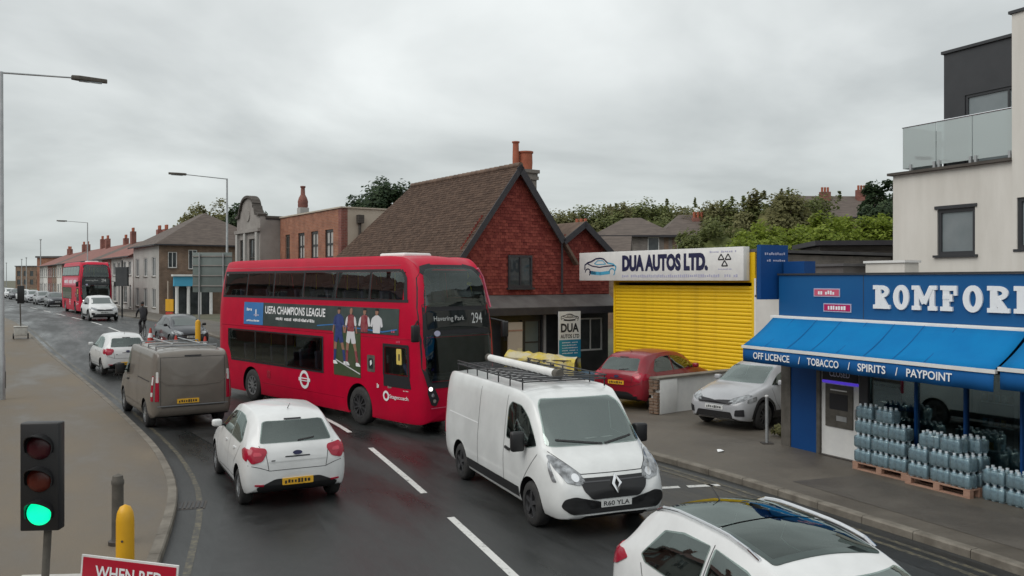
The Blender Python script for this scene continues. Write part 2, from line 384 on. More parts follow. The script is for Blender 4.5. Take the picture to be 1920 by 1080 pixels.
def copy_tree(o, parent=None):
    c = o.copy(); COL.objects.link(c)
    if parent is not None:
        c.parent = parent; c.matrix_parent_inverse = o.matrix_parent_inverse
    for ch in list(o.children): copy_tree(ch, c)
    return c

def link_mesh(name, me, m, parent=None):
    o = bpy.data.objects.new(name, me)
    if m is not None:
        for mm in (m if isinstance(m, (list, tuple)) else [m]): me.materials.append(mm)
    COL.objects.link(o)
    if parent is not None: o.parent = parent
    return o

def smooth(me, angle=35):
    for p in me.polygons: p.use_smooth = True
    try: me.set_sharp_from_angle(angle=R(angle))
    except Exception: pass

class MB:
    """collects boxes, bars, prisms and lathes and links them as one mesh"""
    def __init__(s): s.v = []; s.f = []; s.mi = []; s.cur = 0
    def add(s, vs, fs):
        o = len(s.v); s.v += [tuple(v) for v in vs]
        for f in fs: s.f.append(tuple(i + o for i in f)); s.mi.append(s.cur)
        return s
    def box(s, x0, x1, y0, y1, z0, z1):
        v = [(x0, y0, z0), (x1, y0, z0), (x1, y1, z0), (x0, y1, z0), (x0, y0, z1), (x1, y0, z1), (x1, y1, z1), (x0, y1, z1)]
        return s.add(v, [(0, 3, 2, 1), (4, 5, 6, 7), (0, 1, 5, 4), (1, 2, 6, 5), (2, 3, 7, 6), (3, 0, 4, 7)])
    def obox(s, c, ax, ay, az):
        c, ax, ay, az = Vector(c), Vector(ax), Vector(ay), Vector(az)
        v = [c - ax - ay - az, c + ax - ay - az, c + ax + ay - az, c - ax + ay - az,
             c - ax - ay + az, c + ax - ay + az, c + ax + ay + az, c - ax + ay + az]
        return s.add(v, [(0, 3, 2, 1), (4, 5, 6, 7), (0, 1, 5, 4), (1, 2, 6, 5), (2, 3, 7, 6), (3, 0, 4, 7)])
    def tube(s, a, b, r0, r1=None, n=10, cap=True):
        a, b = Vector(a), Vector(b); r1 = r0 if r1 is None else r1
        d = (b - a).normalized()
        u = d.orthogonal().normalized(); w = d.cross(u)
        vs = []
        for p, r in ((a, r0), (b, r1)):
            for k in range(n):
                t = 2 * math.pi * k / n
                vs.append(p + u * (r * math.cos(t)) + w * (r * math.sin(t)))
        fs = [(k, (k + 1) % n, n + (k + 1) % n, n + k) for k in range(n)]
        if cap: fs += [tuple(range(n))[::-1], tuple(range(n, 2 * n))]
        return s.add(vs, fs)
    def path(s, pts, r, n=8):
        for a, b in zip(pts[:-1], pts[1:]): s.tube(a, b, r, n=n)
        return s
    def lathe(s, prof, org=(0, 0, 0), n=20, axis='Z', caps=True):
        vs = []; m = len(prof)
        for (r, h) in prof:
            for k in range(n):
                t = 2 * math.pi * k / n
                c, q = r * math.cos(t), r * math.sin(t)
                p = (c, q, h) if axis == 'Z' else ((c, h, q) if axis == 'Y' else (h, c, q))
                vs.append((p[0] + org[0], p[1] + org[1], p[2] + org[2]))
        fs = []
        for i in range(m - 1):
            for k in range(n):
                fs.append((i * n + k, i * n + (k + 1) % n, (i + 1) * n + (k + 1) % n, (i + 1) * n + k))
        if caps:
            if prof[0][0] > 1e-4: fs.append(tuple(range(n))[::-1])
            if prof[-1][0] > 1e-4: fs.append(tuple(range((m - 1) * n, m * n)))
        return s.add(vs, fs)
    def prism(s, poly, a, b, plane='XZ'):
        """polygon in a plane, extruded along the third axis from a to b"""
        n = len(poly)
        def mk(p, t):
            if plane == 'XZ': return (p[0], t, p[1])
            if plane == 'YZ': return (t, p[0], p[1])
            return (p[0], p[1], t)
        vs = [mk(p, a) for p in poly] + [mk(p, b) for p in poly]
        fs = [tuple(range(n))[::-1], tuple(range(n, 2 * n))]
        fs += [(k, (k + 1) % n, n + (k + 1) % n, n + k) for k in range(n)]
        return s.add(vs, fs)
    def build(s, name, m, parent=None, sm=None, bevel=0.0):
        me = bpy.data.meshes.new(name)
        me.from_pydata(s.v, [], s.f)
        bm = bmesh.new(); bm.from_mesh(me)
        if isinstance(m, (list, tuple)):
            bm.faces.ensure_lookup_table()
            for f, i in zip(bm.faces, s.mi): f.material_index = i
        bmesh.ops.recalc_face_normals(bm, faces=bm.faces)
        if bevel:
            es = [e for e in bm.edges if len(e.link_faces) == 2 and e.calc_face_angle(0) > 0.6]
            bmesh.ops.bevel(bm, geom=es, offset=bevel, segments=2, profile=0.5, affect='EDGES', clamp_overlap=True)
        bm.to_mesh(me); bm.free()
        if sm: smooth(me, sm)
        return link_mesh(name, me, m, parent)

def boxpart(name, m, parent, *b, bevel=0.0):
    return MB().box(*b).build(name, m, parent, sm=(40 if bevel else None), bevel=bevel)

def quad_sheet(name, rows, m, parent=None):
    """rows: list of rows of points -> one grid sheet"""
    n = len(rows[0]); v = [p for r in rows for p in r]
    f = [(i * n + k, i * n + k + 1, (i + 1) * n + k + 1, (i + 1) * n + k) for i in range(len(rows) - 1) for k in range(n - 1)]
    b = MB(); b.add(v, f)
    return b.build(name, m, parent)

# ------------------------------------------------------------------ flat lettering
_tcache = {}
def text_geo(s, bold=0.0):
    key = (s, bold)
    if key in _tcache: return _tcache[key]
    cu = bpy.data.curves.new('lettering', 'FONT')
    cu.body = s; cu.size = 1.0; cu.offset = bold; cu.resolution_u = 3
    ob = bpy.data.objects.new('lettering', cu); COL.objects.link(ob)
    dg = bpy.context.evaluated_depsgraph_get()
    me = bpy.data.meshes.new_from_object(ob.evaluated_get(dg))
    vs = np.array([v.co[:2] for v in me.vertices]) if len(me.vertices) else np.zeros((0, 2))
    fs = [tuple(p.vertices) for p in me.polygons]
    bpy.data.objects.remove(ob); bpy.data.curves.remove(cu); bpy.data.meshes.remove(me)
    mn, mx = vs.min(0), vs.max(0)
    vs = (vs - mn) / (mx - mn)
    _tcache[key] = (vs, fs)
    return _tcache[key]

def lettering(name, s, m, parent, place, u0, u1, v0, v1, bold=0.0, depth=0.0):
    """text fitted into the rectangle u0..u1, v0..v1; place(u, v) -> 3-D point"""
    vs, fs = text_geo(s, bold)
    pts = [place(u0 + a * (u1 - u0), v0 + b * (v1 - v0)) for a, b in vs]
    me = bpy.data.meshes.new(name); me.from_pydata([tuple(p) for p in pts], [], fs)
    if depth:
        bm = bmesh.new(); bm.from_mesh(me)
        r = bmesh.ops.extrude_face_region(bm, geom=bm.faces[:])
        n = sum((f.normal for f in bm.faces), Vector())
        d = (Vector(place(u0, v0)) - Vector(place(u1, v0))).cross(Vector(place(u0, v1)) - Vector(place(u0, v0))).normalized() * depth
        bmesh.ops.translate(bm, vec=d, verts=[v for v in r['geom'] if isinstance(v, bmesh.types.BMVert)])
        bmesh.ops.recalc_face_normals(bm, faces=bm.faces)
        bm.to_mesh(me); bm.free()
    return link_mesh(name, me, m, parent)

def scribble(name, m, parent, place, u0, u1, v0, v1, n, seed=1):
    """print too small to read: a row of letter-sized strokes"""
    rng = random.Random(abs(seed)); b = MB(); w = (u1 - u0) / n
    for k in range(n):
        if seed != -1 and rng.random() < 0.07: continue
        a0 = u0 + k * w; a1 = a0 + w * rng.uniform(0.55, 0.8)
        b0 = v0 + (v1 - v0) * rng.choice((0, 0, 0, 0.12)); b1 = v0 + (v1 - v0) * rng.uniform(0.65, 1.0)
        b.add([place(a0, b0), place(a1, b0), place(a1, b1), place(a0, b1)], [(0, 1, 2, 3)])
        if rng.random() < 0.5:
            c = (b0 + b1) / 2
    return tag(b.build(name, m, parent), kind='stuff')

# ------------------------------------------------------------------ smooth lofted vehicle bodies
def pchip(x, y, xq):
    x, y, xq = np.asarray(x, float), np.asarray(y, float), np.asarray(xq, float)
    h = np.diff(x); d = np.diff(y) / h; n = len(x); mm = np.zeros(n)
    for i in range(1, n - 1):
        if d[i - 1] * d[i] > 0:
            w1, w2 = 2 * h[i] + h[i - 1], h[i] + 2 * h[i - 1]
            mm[i] = (w1 + w2) / (w1 / d[i - 1] + w2 / d[i])
    mm[0], mm[-1] = d[0], d[-1]
    i = np.clip(np.searchsorted(x, xq) - 1, 0, n - 2)
    t = (xq - x[i]) / h[i]
    return ((2 * t**3 - 3 * t**2 + 1) * y[i] + (t**3 - 2 * t**2 + t) * h[i] * mm[i]
            + (-2 * t**3 + 3 * t**2) * y[i + 1] + (t**3 - t**2) * h[i] * mm[i + 1])

def catmull(P, k):
    P = np.asarray(P, float); out = []
    Q = np.vstack([2 * P[0] - P[1], P, 2 * P[-1] - P[-2]])
    Q[0] = [-P[1][0], P[1][1]]; Q[-1] = [-P[-2][0], P[-2][1]]
    for i in range(1, len(Q) - 2):
        p0, p1, p2, p3 = Q[i - 1], Q[i], Q[i + 1], Q[i + 2]
        for j in range(k):
            t = j / k
            out.append(0.5 * ((2 * p1) + (-p0 + p2) * t + (2 * p0 - 5 * p1 + 4 * p2 - p3) * t * t + (-p0 + 3 * p1 - 3 * p2 + p3) * t**3))
    out.append(P[-1])
    return np.array(out)

class Vehicle:
    """a lofted body; windows, lamps and trim are thin panels that follow its surface"""
    def __init__(s, name, label, cat, st, body_mat, loc, heading, group=None, scale=(1, 1, 1), crown=0.03, z=0.0):
        st = np.array(st, float)
        st[:, 0] *= scale[0]; st[:, 1:5] *= scale[2]; st[:, 5:8] *= scale[1]
        s.sx, s.sy, s.sz = scale
        s.L = st[-1, 0]; s.H = st[:, 4].max(); s.W = st[:, 5].max() * 2
        s.root = thing(name, label, cat, (loc[0], loc[1], z), math.atan2(heading[1], heading[0]), group)
        xs = []
        for a, b in zip(st[:-1, 0], st[1:, 0]):
            n = int(min(8, max(3, math.ceil((b - a) / 0.07))))
            xs += list(np.linspace(a, b, n, endpoint=False))
        xs.append(st[-1, 0]); xs = np.array(xs)
        P = [pchip(st[:, 0], st[:, c], xs) for c in range(1, 8)]
        rings = []
        for i in range(len(xs)):
            zb, zm, zl, zr, wm, wl, wr = [p[i] for p in P]
            h = min(0.09 * s.sz, (zr - zl) * 0.45)
            sec = [(0, zb), (wm * 0.80, zb), (wm * 0.955, zb + 0.06), (wm, zm), (wl, zl),
                   (wr + (wl - wr) * 0.10, zr - h), (wr * 0.80, zr - h * 0.12), (0, zr + crown)]
            c = catmull(sec, 6)
            c[0, 0] = 0; c[-1, 0] = 0
            rings.append([(xs[i] - s.L / 2, -p[0], p[1]) for p in c] + [(xs[i] - s.L / 2, p[0], p[1]) for p in c[-2:0:-1]])
        n = len(rings[0]); b = MB()
        v = [p for r in rings for p in r]
        f = [(i * n + k, i * n + (k + 1) % n, (i + 1) * n + (k + 1) % n, (i + 1) * n + k) for i in range(len(rings) - 1) for k in range(n)]
        c0, c1 = len(v), len(v) + 1
        v += [tuple(np.mean(rings[0], axis=0)), tuple(np.mean(rings[-1], axis=0))]
        f += [(c0, (k + 1) % n, k) for k in range(n)]
        o = (len(rings) - 1) * n
        f += [(c1, o + k, o + (k + 1) % n) for k in range(n)]
        s.v, s.f = v, f
        s.bvh = BVHTree.FromPolygons([Vector(p) for p in v], f)
        s.mat = body_mat
        s.cuts = []; s.holes = []
    def opening(s, side, poly, a, b, shrink=0.018):
        """a window opening through the shell: polygon in template units, from a to b along the third axis (template units)"""
        P = [Vector(s.cv(side, p)) for p in poly]; c = sum(P, Vector((0, 0))) / len(P)
        P = [p + (c - p).normalized() * shrink for p in P]
        m = MB()
        if side in 'RL': m.prism(P, a * s.sy, b * s.sy, plane='XZ')
        elif side in 'FB': m.prism(P, a * s.sx - s.L / 2, b * s.sx - s.L / 2, plane='YZ')
        else: m.prism(P, a * s.sz, b * s.sz, plane='XY')
        s.holes.append(m)
    def finish_body(s, name='body'):
        me = bpy.data.meshes.new(name); me.from_pydata(s.v, [], s.f)
        bm = bmesh.new(); bm.from_mesh(me); bmesh.ops.recalc_face_normals(bm, faces=bm.faces); bm.to_mesh(me); bm.free()
        if s.cuts or s.holes:
            ob = bpy.data.objects.new('tmp', me); COL.objects.link(ob); tmp = []
            for (x, z, r, sg) in s.cuts:
                c = MB(); y0, y1 = (s.W / 2 - 0.27) * sg, (s.W / 2 + 0.3) * sg
                c.tube((x, y0, z), (x, y1, z), r, n=40)
                co = c.build('tmp_cut', None); tmp.append(co)
                md = ob.modifiers.new('cut', 'BOOLEAN'); md.operation = 'DIFFERENCE'; md.object = co; md.solver = 'EXACT'
            for hm in s.holes:
                co = hm.build('tmp_cut', None); tmp.append(co)
                md = ob.modifiers.new('cut', 'BOOLEAN'); md.operation = 'DIFFERENCE'; md.object = co; md.solver = 'EXACT'
            dg = bpy.context.evaluated_depsgraph_get()
            me2 = bpy.data.meshes.new_from_object(ob.evaluated_get(dg))
            for t in tmp + [ob]: bpy.data.objects.remove(t)
            me = me2; me.name = name
        me.materials.clear()
        o = link_mesh(name, me, [s.mat, M['black'], M['cabin']], s.root)
        zmin = min(p[2] for p in s.v)
        for p in me.polygons:
            c = p.center
            q = s.bvh.find_nearest(c); dk = 0
            if q[3] > 0.007:
                dk = 2
                for (x, z, r, sg) in s.cuts:
                    if c.y * sg > 0 and math.hypot(c.x - x, c.z - z) < r * 1.05: dk = 1
            elif p.normal.z < -0.75 and c.z < zmin + 0.25: dk = 1
            p.material_index = dk
        smooth(me, 38)
        return o
    def hit(s, side, a, b, off):
        H = {'R': ((a, -6, b), (0, 1, 0)), 'L': ((a, 6, b), (0, -1, 0)), 'F': ((20, a, b), (-1, 0, 0)),
             'B': ((-20, a, b), (1, 0, 0)), 'T': ((a, b, 9), (0, 0, -1))}[side]
        o, d = Vector(H[0]), Vector(H[1])
        loc, nor, idx, dist = s.bvh.ray_cast(o, d)
        if loc is None:
            q = Vector(o); 
            if side in 'RL': q.y = -s.W / 2 if side == 'R' else s.W / 2
            elif side == 'F': q.x = s.L / 2
            elif side == 'B': q.x = -s.L / 2
            else: q.z = s.H
            loc, nor, idx, dist = s.bvh.find_nearest(q)
            return loc - d * off
        if nor.dot(d) > 0: nor = -nor
        return loc + nor * off * 0.6 - d * off * 0.4
    def cv(s, side, p):
        """template units (s from the rear, half widths, heights) -> body units"""
        if side in 'RL': return (p[0] * s.sx - s.L / 2, p[1] * s.sz)
        if side in 'FB': return (p[0] * s.sy, p[1] * s.sz)
        return (p[0] * s.sx - s.L / 2, p[1] * s.sy)
    def panel(s, name, side, poly, m, off=0.006, rnd=0.03, parent=None, rings=5, per=0.05):
        P = [Vector(s.cv(side, p)) for p in poly]; n = len(P); out = []
        for i in range(n):
            p0, p1, p2 = P[i - 1], P[i], P[(i + 1) % n]
            a, b = p0 - p1, p2 - p1
            r = min(rnd, a.length * 0.45, b.length * 0.45)
            if r > 0.004:
                q0, q1 = p1 + a.normalized() * r, p1 + b.normalized() * r
                for k in range(5):
                    t = k / 4; out.append(q0 * (1 - t)**2 + p1 * 2 * t * (1 - t) + q1 * t * t)
            else: out.append(p1)
        fin = []
        for i in range(len(out)):
            a, b = out[i], out[(i + 1) % len(out)]
            k = max(1, int((b - a).length / per))
            for j in range(k): fin.append(a + (b - a) * (j / k))
        c = sum(fin, Vector((0, 0))) / len(fin); N = len(fin)
        vs = [s.hit(side, c.x, c.y, off)]; fs = []
        for r in range(1, rings + 1):
            t = r / rings
            for p in fin:
                q = c + (p - c) * t; vs.append(s.hit(side, q.x, q.y, off))
        for p in fin: vs.append(s.hit(side, p.x, p.y, -0.012))
        fs += [(0, 1 + k, 1 + (k + 1) % N) for k in range(N)]
        for r in range(rings):
            o = 1 + r * N
            fs += [(o + k, o + (k + 1) % N, o + N + (k + 1) % N, o + N + k) for k in range(N)] if r < rings - 1 + 1 else []
        b = MB(); b.add(vs, fs)
        return b.build(name, m, parent or s.root, sm=50)
    def both(s, name, poly, m, **k):
        return [s.panel(name, sd, poly, m, **k) for sd in 'RL']
    def mirrored(s, name, side, poly, m, **k):
        return [s.panel(name, side, poly, m, **k), s.panel(name, side, [(-p[0], p[1]) for p in poly], m, **k)]
    def strip(s, name, side, pts, w, m, off=0.007, parent=None):
        P = [Vector(s.cv(side, p)) for p in pts]; fin = []
        for a, b in zip(P[:-1], P[1:]):
            k = max(1, int((b - a).length / 0.06))
            for j in range(k): fin.append(a + (b - a) * (j / k))
        fin.append(P[-1]); rows = []
        for i, p in enumerate(fin):
            t = (fin[min(i + 1, len(fin) - 1)] - fin[max(i - 1, 0)]).normalized(); nn = Vector((-t.y, t.x)) * w / 2
            rows.append([s.hit(side, (p + nn).x, (p + nn).y, off), s.hit(side, (p - nn).x, (p - nn).y, off)])
        return quad_sheet(name, rows, m, parent or s.root)
    def surf(s, side, off=0.012):
        """place function for lettering on a side, read from outside"""
        if side == 'R': return lambda u, v: s.hit('R', *s.cv('R', (u, v)), off)
        if side == 'L': return lambda u, v: s.hit('L', *s.cv('L', (-u, v)), off)
        if side == 'F': return lambda u, v: s.hit('F', *s.cv('F', (u, v)), off)
        return lambda u, v: s.hit('B', *s.cv('B', (-u, v)), off)
    def wheel(s, sx_pos, r, side, w=0.2, rim=0.68, spokes=5, rim_mat='alloy', inset=0.02, arch=0.07):
        x = sx_pos * s.sx - s.L / 2; sg = -1 if side == 'R' else 1
        yo = sg * (s.W / 2 - inset); yi = yo - sg * w
        t = MB(); h = abs(w)
        prof = [(r * 0.62, 0), (r * 0.86, 0.0), (r * 0.96, 0.02), (r, 0.045), (r, w - 0.045), (r * 0.96, w - 0.02), (r * 0.86, w), (r * 0.62, w)]
        t.lathe(prof + [prof[0]], (0, 0, 0), 28, 'Y', caps=False)
        o = t.build('wheel', M['rubber'], s.root, sm=40)
        o.location = (x, min(yo, yi), r)
        b = MB(); yf = (0.012 if sg < 0 else w - 0.012); d = 0.03 * sg
        rr = r * rim
        b.cur = 1; b.lathe([(0.0, yf - d), (rr * 0.97, yf - d)], (0, 0, 0), 24, 'Y', caps=False)
        b.cur = 0; b.lathe([(rr * 0.88, yf - d), (rr * 0.90, yf), (rr, yf + 0.004 * sg), (rr * 1.0, yf - d)], (0, 0, 0), 24, 'Y', caps=False)
        b.lathe([(0.0, yf), (rr * 0.22, yf), (rr * 0.24, yf - d)], (0, 0, 0), 12, 'Y', caps=False)
        for k in range(spokes):
            a = 2 * math.pi * k / spokes + 0.3
            dr, tn = Vector((math.cos(a), 0, math.sin(a))), Vector((-math.sin(a), 0, math.cos(a)))
            b.obox(dr * rr * 0.55 + Vector((0, yf - d * 0.45, 0)), dr * rr * 0.38, Vector((0, 0.014, 0)), tn * rr * (0.11 if spokes < 8 else 0.06))
        b.build('rim', [M[rim_mat], M['black']], o, sm=40)
        if arch: s.cuts.append((x, r, r + arch, sg))
        return o
    def seat(s, sx_pos, y, z0, z1, w=0.44, rest=True, m='seat'):
        x = sx_pos * s.sx - s.L / 2
        o = MB().obox((x, y * s.sy, (z0 + z1) / 2 * s.sz), (0.06, 0, 0.0), (0, w / 2, 0), (-0.03, 0, (z1 - z0) / 2 * s.sz)).build('seat', M[m], s.root, bevel=0.03, sm=50)
        if rest: MB().obox((x - 0.03, y * s.sy, z1 * s.sz + 0.09), (0.04, 0, 0), (0, 0.12, 0), (-0.01, 0, 0.07)).build('headrest', M[m], o, bevel=0.03, sm=50)
        return o
    def mirror(s, name, sx_pos, z, side, m, w=0.2, h=0.14, d=0.10):
        sg = -1 if side == 'R' else 1
        x = sx_pos * s.sx - s.L / 2; p = s.hit(side, x, z * s.sz, 0.0)
        b = MB()
        b.obox((p.x, p.y + sg * (w / 2 + 0.05), p.z + 0.04), (d / 2, 0.01 * sg, 0), (0, w / 2, 0), (0, 0, h / 2))
        o = b.build(name, m, s.root, sm=60, bevel=0.035)
        a = MB(); a.obox((p.x, p.y + sg * 0.03, p.z), (0.025, 0, 0), (0, 0.07, 0), (0, 0, 0.02))
        a.build('mirror_arm', M['black'], o)
        return o
# ------------------------------------------------------------------ ground, road, pavements
def gz(y):
    """the road climbs gently ahead"""
    t = min(1.0, max(0.0, (y - 26.0) / 32.0))
    return 0.9 * t * t * (3 - 2 * t)

CENTRE = [(8.8, -14), (4.6, -2), (2.9, 3), (1.0, 8), (-0.41, 11.84), (-2.23, 16.6), (-4.46, 21.8), (-9.7, 30), (-15.9, 39.5), (-21.8, 48), (-33, 64), (-47, 84), (-75, 124), (-140, 217), (-280, 417)]
LEFT = [(2.2, -14), (-1.2, -2), (-2.5, 3), (-3.7, 8), (-4.6, 11.2), (-5.6, 14.3), (-6.97, 17.2), (-10.0, 22.3), (-14.2, 28.9), (-21.8, 40), (-28.2, 49.5), (-39.4, 65.5), (-53.4, 85.5), (-81, 125), (-146, 218), (-286, 418)]
RIGHT = [(15.4, -14), (10.9, -2), (9.0, 3), (7.3, 8), (6.32, 10.8), (5.2, 13.2), (4.05, 15.6), (2.3, 18.6), (-0.6, 22.9), (-5.2, 29.5), (-10.6, 37.4), (-16.2, 46.2), (-27.4, 62.2), (-41.4, 82.2), (-69.4, 122), (-134, 215), (-274, 415)]

def resample(poly, step0=0.9, far=60):
    """arc-length resampling of a smoothed polyline; coarser far away"""
    P = np.array(poly, float)
    d = np.r_[0, np.cumsum(np.hypot(*np.diff(P, axis=0).T))]
    t = 0.0; out = []
    while t < d[-1]:
        x, y = float(pchip(d, P[:, 0], [t])[0]), float(pchip(d, P[:, 1], [t])[0])
        out.append((x, y)); t += step0 if y < far else step0 * 6
    out.append(tuple(P[-1]))
    return out

def interp_x(poly, y):
    P = np.array(poly, float)
    return float(pchip(P[:, 1], P[:, 0], [y])[0])

YS = [float(v) for v in np.r_[np.arange(-14, 70, 1.0), np.arange(70, 140, 5.0), np.arange(140, 415, 25.0)]]
def ribbon(name, xa, xb, dz, m, ys=YS, n=1, kind='structure'):
    rows = []
    for y in ys:
        a, b = xa(y), xb(y)
        rows.append([(a + (b - a) * k / n, y, gz(y) + dz) for k in range(n + 1)])
    o = quad_sheet(name, rows, m)
    if kind: tag(o, kind=kind)
    return o

g = MB()
gy = [-60, -14] + [float(v) for v in np.arange(-10, 70, 2.0)] + [90, 150, 300, 800, 3000]
gxs = [-3000, -400, -100, -40, 0, 40, 100, 400, 3000]
rows = [[(x, y, gz(y) - 0.03) for x in gxs] for y in gy]
tag(quad_sheet('ground', rows, M['earth']), kind='structure')

lx = lambda y: interp_x(LEFT, y)
rx = lambda y: interp_x(RIGHT, y)
cx = lambda y: interp_x(CENTRE, y)
ribbon('road', lx, rx, 0.0, M['road'], n=6)
pavement_l = ribbon('pavement', lambda y: lx(y) - 9.0, lambda y: lx(y) - 0.15, 0.11, M['pave'], n=3)
pavement_r = ribbon('pavement', lambda y: rx(y) + 0.15, lambda y: rx(y) + (9.0 if y < 34 else 3.5), 0.11, M['pave_r'], n=3)

def kerbs(poly, sgn, y_lo, y_hi, name_parent, drop=None):
    pts = [p for p in resample(poly) if y_lo <= p[1] <= y_hi]
    far_mesh = MB()
    for (a, b) in zip(pts[:-1], pts[1:]):
        d = Vector((b[0] - a[0], b[1] - a[1], 0)); L = d.length; d.normalize()
        nrm = Vector((d.y, -d.x, 0)) * sgn
        c = Vector(((a[0] + b[0]) / 2, (a[1] + b[1]) / 2, 0))
        top = 0.118
        if drop and drop[0] < c.y < drop[1]: top = 0.05
        za, zb = gz(a[1]), gz(b[1])
        e = d * (L / 2 - 0.006)
        v = []
        for q, z in ((-e, za), (e, zb)):
            p = c + q
            v += [(*(p - nrm * 0.0).xy, z - 0.06), (*(p - nrm * 0.0).xy, z + top - 0.02), (*(p + nrm * 0.02).xy, z + top), (*(p + nrm * 0.155).xy, z + top), (*(p + nrm * 0.155).xy, z - 0.06)]
        f = [(0, 1, 6, 5), (1, 2, 7, 6), (2, 3, 8, 7), (3, 4, 9, 8), (0, 4, 3, 2, 1), (5, 6, 7, 8, 9)]
        if c.y < 60: MB().add(v, f).build('kerb_stone', M['kerb'], name_parent)
        else: far_mesh.add(v, f)
    if far_mesh.v: tag(far_mesh.build('kerb_stones_beyond', M['kerb'], name_parent), kind='stuff')
kerbs(LEFT, -1, 5, 200, pavement_l)
kerbs(RIGHT, 1, 8, 200, pavement_r)

# centre line dashes, each where the photograph shows one, then on at the same spacing
def dash(name, poly, y0, y1, w, m, dx=0.0, dz=0.004):
    P = [y0 + (y1 - y0) * k / 4 for k in range(5)]
    rows = []
    for y in P:
        x = interp_x(poly, y) + dx
        t = Vector((interp_x(poly, y + 0.2) - interp_x(poly, y - 0.2), 0.4, 0)).normalized(); nn = Vector((t.y, -t.x, 0)) * w / 2
        rows.append([(x - nn.x, y - nn.y, gz(y) + dz), (x + nn.x, y + nn.y, gz(y) + dz)])
    return tag(quad_sheet(name, rows, m), kind='structure')
for y0, y1 in ((5.2, 8.2), (10.6, 13.3), (14.8, 18.8), (20.7, 23.0), (25.4, 28.6), (31.0, 34.2), (37.0, 40.2), (42.5, 46.0), (48.2, 52.0), (53.8, 57.0), (60, 64), (67, 71), (74, 78), (82, 87)):
    dash('centre_line_dash', CENTRE, y0, y1, 0.12, M['line'])
ribbon('kerbside_line', lambda y: lx(y) + 0.32, lambda y: lx(y) + 0.42, 0.004, M['yline'], [v for v in YS if 6 <= v <= 60])
ribbon('kerbside_line', lambda y: rx(y) - 0.40, lambda y: rx(y) - 0.30, 0.004, M['yline'], [v for v in YS if 8 <= v <= 20])
ribbon('kerbside_line', lambda y: rx(y) - 0.64, lambda y: rx(y) - 0.54, 0.004, M['yline'], [v for v in YS if 8 <= v <= 20])
for a, b in ((15.05, 2.7), (15.2, 3.45)):
    q = MB(); q.add([(b - 0.3, a, 0.004), (b + 0.3, a + 0.12, 0.004), (b + 0.28, a + 0.27, 0.004), (b - 0.32, a + 0.15, 0.004)], [(0, 1, 2, 3)])
    tag(q.build('give_way_mark', M['line']), kind='structure')
# tarmac repair patches (they have an outline of their own)
M['patch'] = asphalt('patch_asphalt', (0.017, 0.018, 0.018), (0.028, 0.029, 0.029), 0.30, 0.5, 1.2, 0.3)
M['pave_patch'] = asphalt('pavement_patch', (0.070, 0.061, 0.052), (0.105, 0.094, 0.080), 0.46, 0.7, 0.9, 0.3)
def patch(name, pts, dz, m):
    q = MB(); q.add([(x, y, gz(y) + dz) for x, y in pts], [tuple(range(len(pts)))]); tag(q.build(name, m), kind='structure')
patch('road_repair', [(-3.6, 10.0), (-1.4, 9.2), (-3.9, 15.5), (-5.0, 15.0)], 0.003, M['patch'])
patch('road_repair', [(-6.6, 19.0), (-5.4, 18.8), (-12.0, 28.6), (-13.0, 28.2)], 0.003, M['patch'])
patch('road_repair', [(4.2, 13.4), (4.9, 13.6), (7.1, 9.0), (6.2, 8.7)], 0.003, M['patch'])
patch('pavement_repair', [(5.0, 15.2), (6.4, 15.7), (8.6, 10.6), (7.3, 10.2)], 0.115, M['pave_patch'])

# gully grate by the kerb
gr = thing('drain_grate', 'small iron drain grate in the gutter beside the dark bollard', 'drain', (-5.25, 14.0, 0.0), R(105))
boxpart('frame', M['iron'], gr, -0.25, 0.25, -0.22, 0.22, -0.03, 0.006)
for k in range(6): boxpart('bar', M['dark_metal'], gr, -0.2, 0.2, -0.18 + k * 0.065, -0.145 + k * 0.065, 0.006, 0.014)

# ------------------------------------------------------------------ building kit
def wall(name, m, parent, w, h, holes=(), y=0.0, depth=0.14, x0=0.0, z0=0.0):
    """a wall face in the XZ plane looking along -Y with real openings"""
    xs = sorted({x0, x0 + w} | {v for q in holes for v in (q[0], q[1])})
    zs = sorted({z0, z0 + h} | {v for q in holes for v in (q[2], q[3])})
    b = MB()
    for xa, xb in zip(xs[:-1], xs[1:]):
        for za, zb in zip(zs[:-1], zs[1:]):
            mx, mz = (xa + xb) / 2, (za + zb) / 2
            if any(q[0] < mx < q[1] and q[2] < mz < q[3] for q in holes): continue
            b.add([(xa, y, za), (xb, y, za), (xb, y, zb), (xa, y, zb)], [(0, 1, 2, 3)])
    for (xa, xb, za, zb) in holes:
        for p, q in (((xa, za), (xb, za)), ((xb, za), (xb, zb)), ((xb, zb), (xa, zb)), ((xa, zb), (xa, za))):
            b.add([(p[0], y, p[1]), (q[0], y, q[1]), (q[0], y + depth, q[1]), (p[0], y + depth, p[1])], [(0, 1, 2, 3)])
    return b.build(name, m, parent)

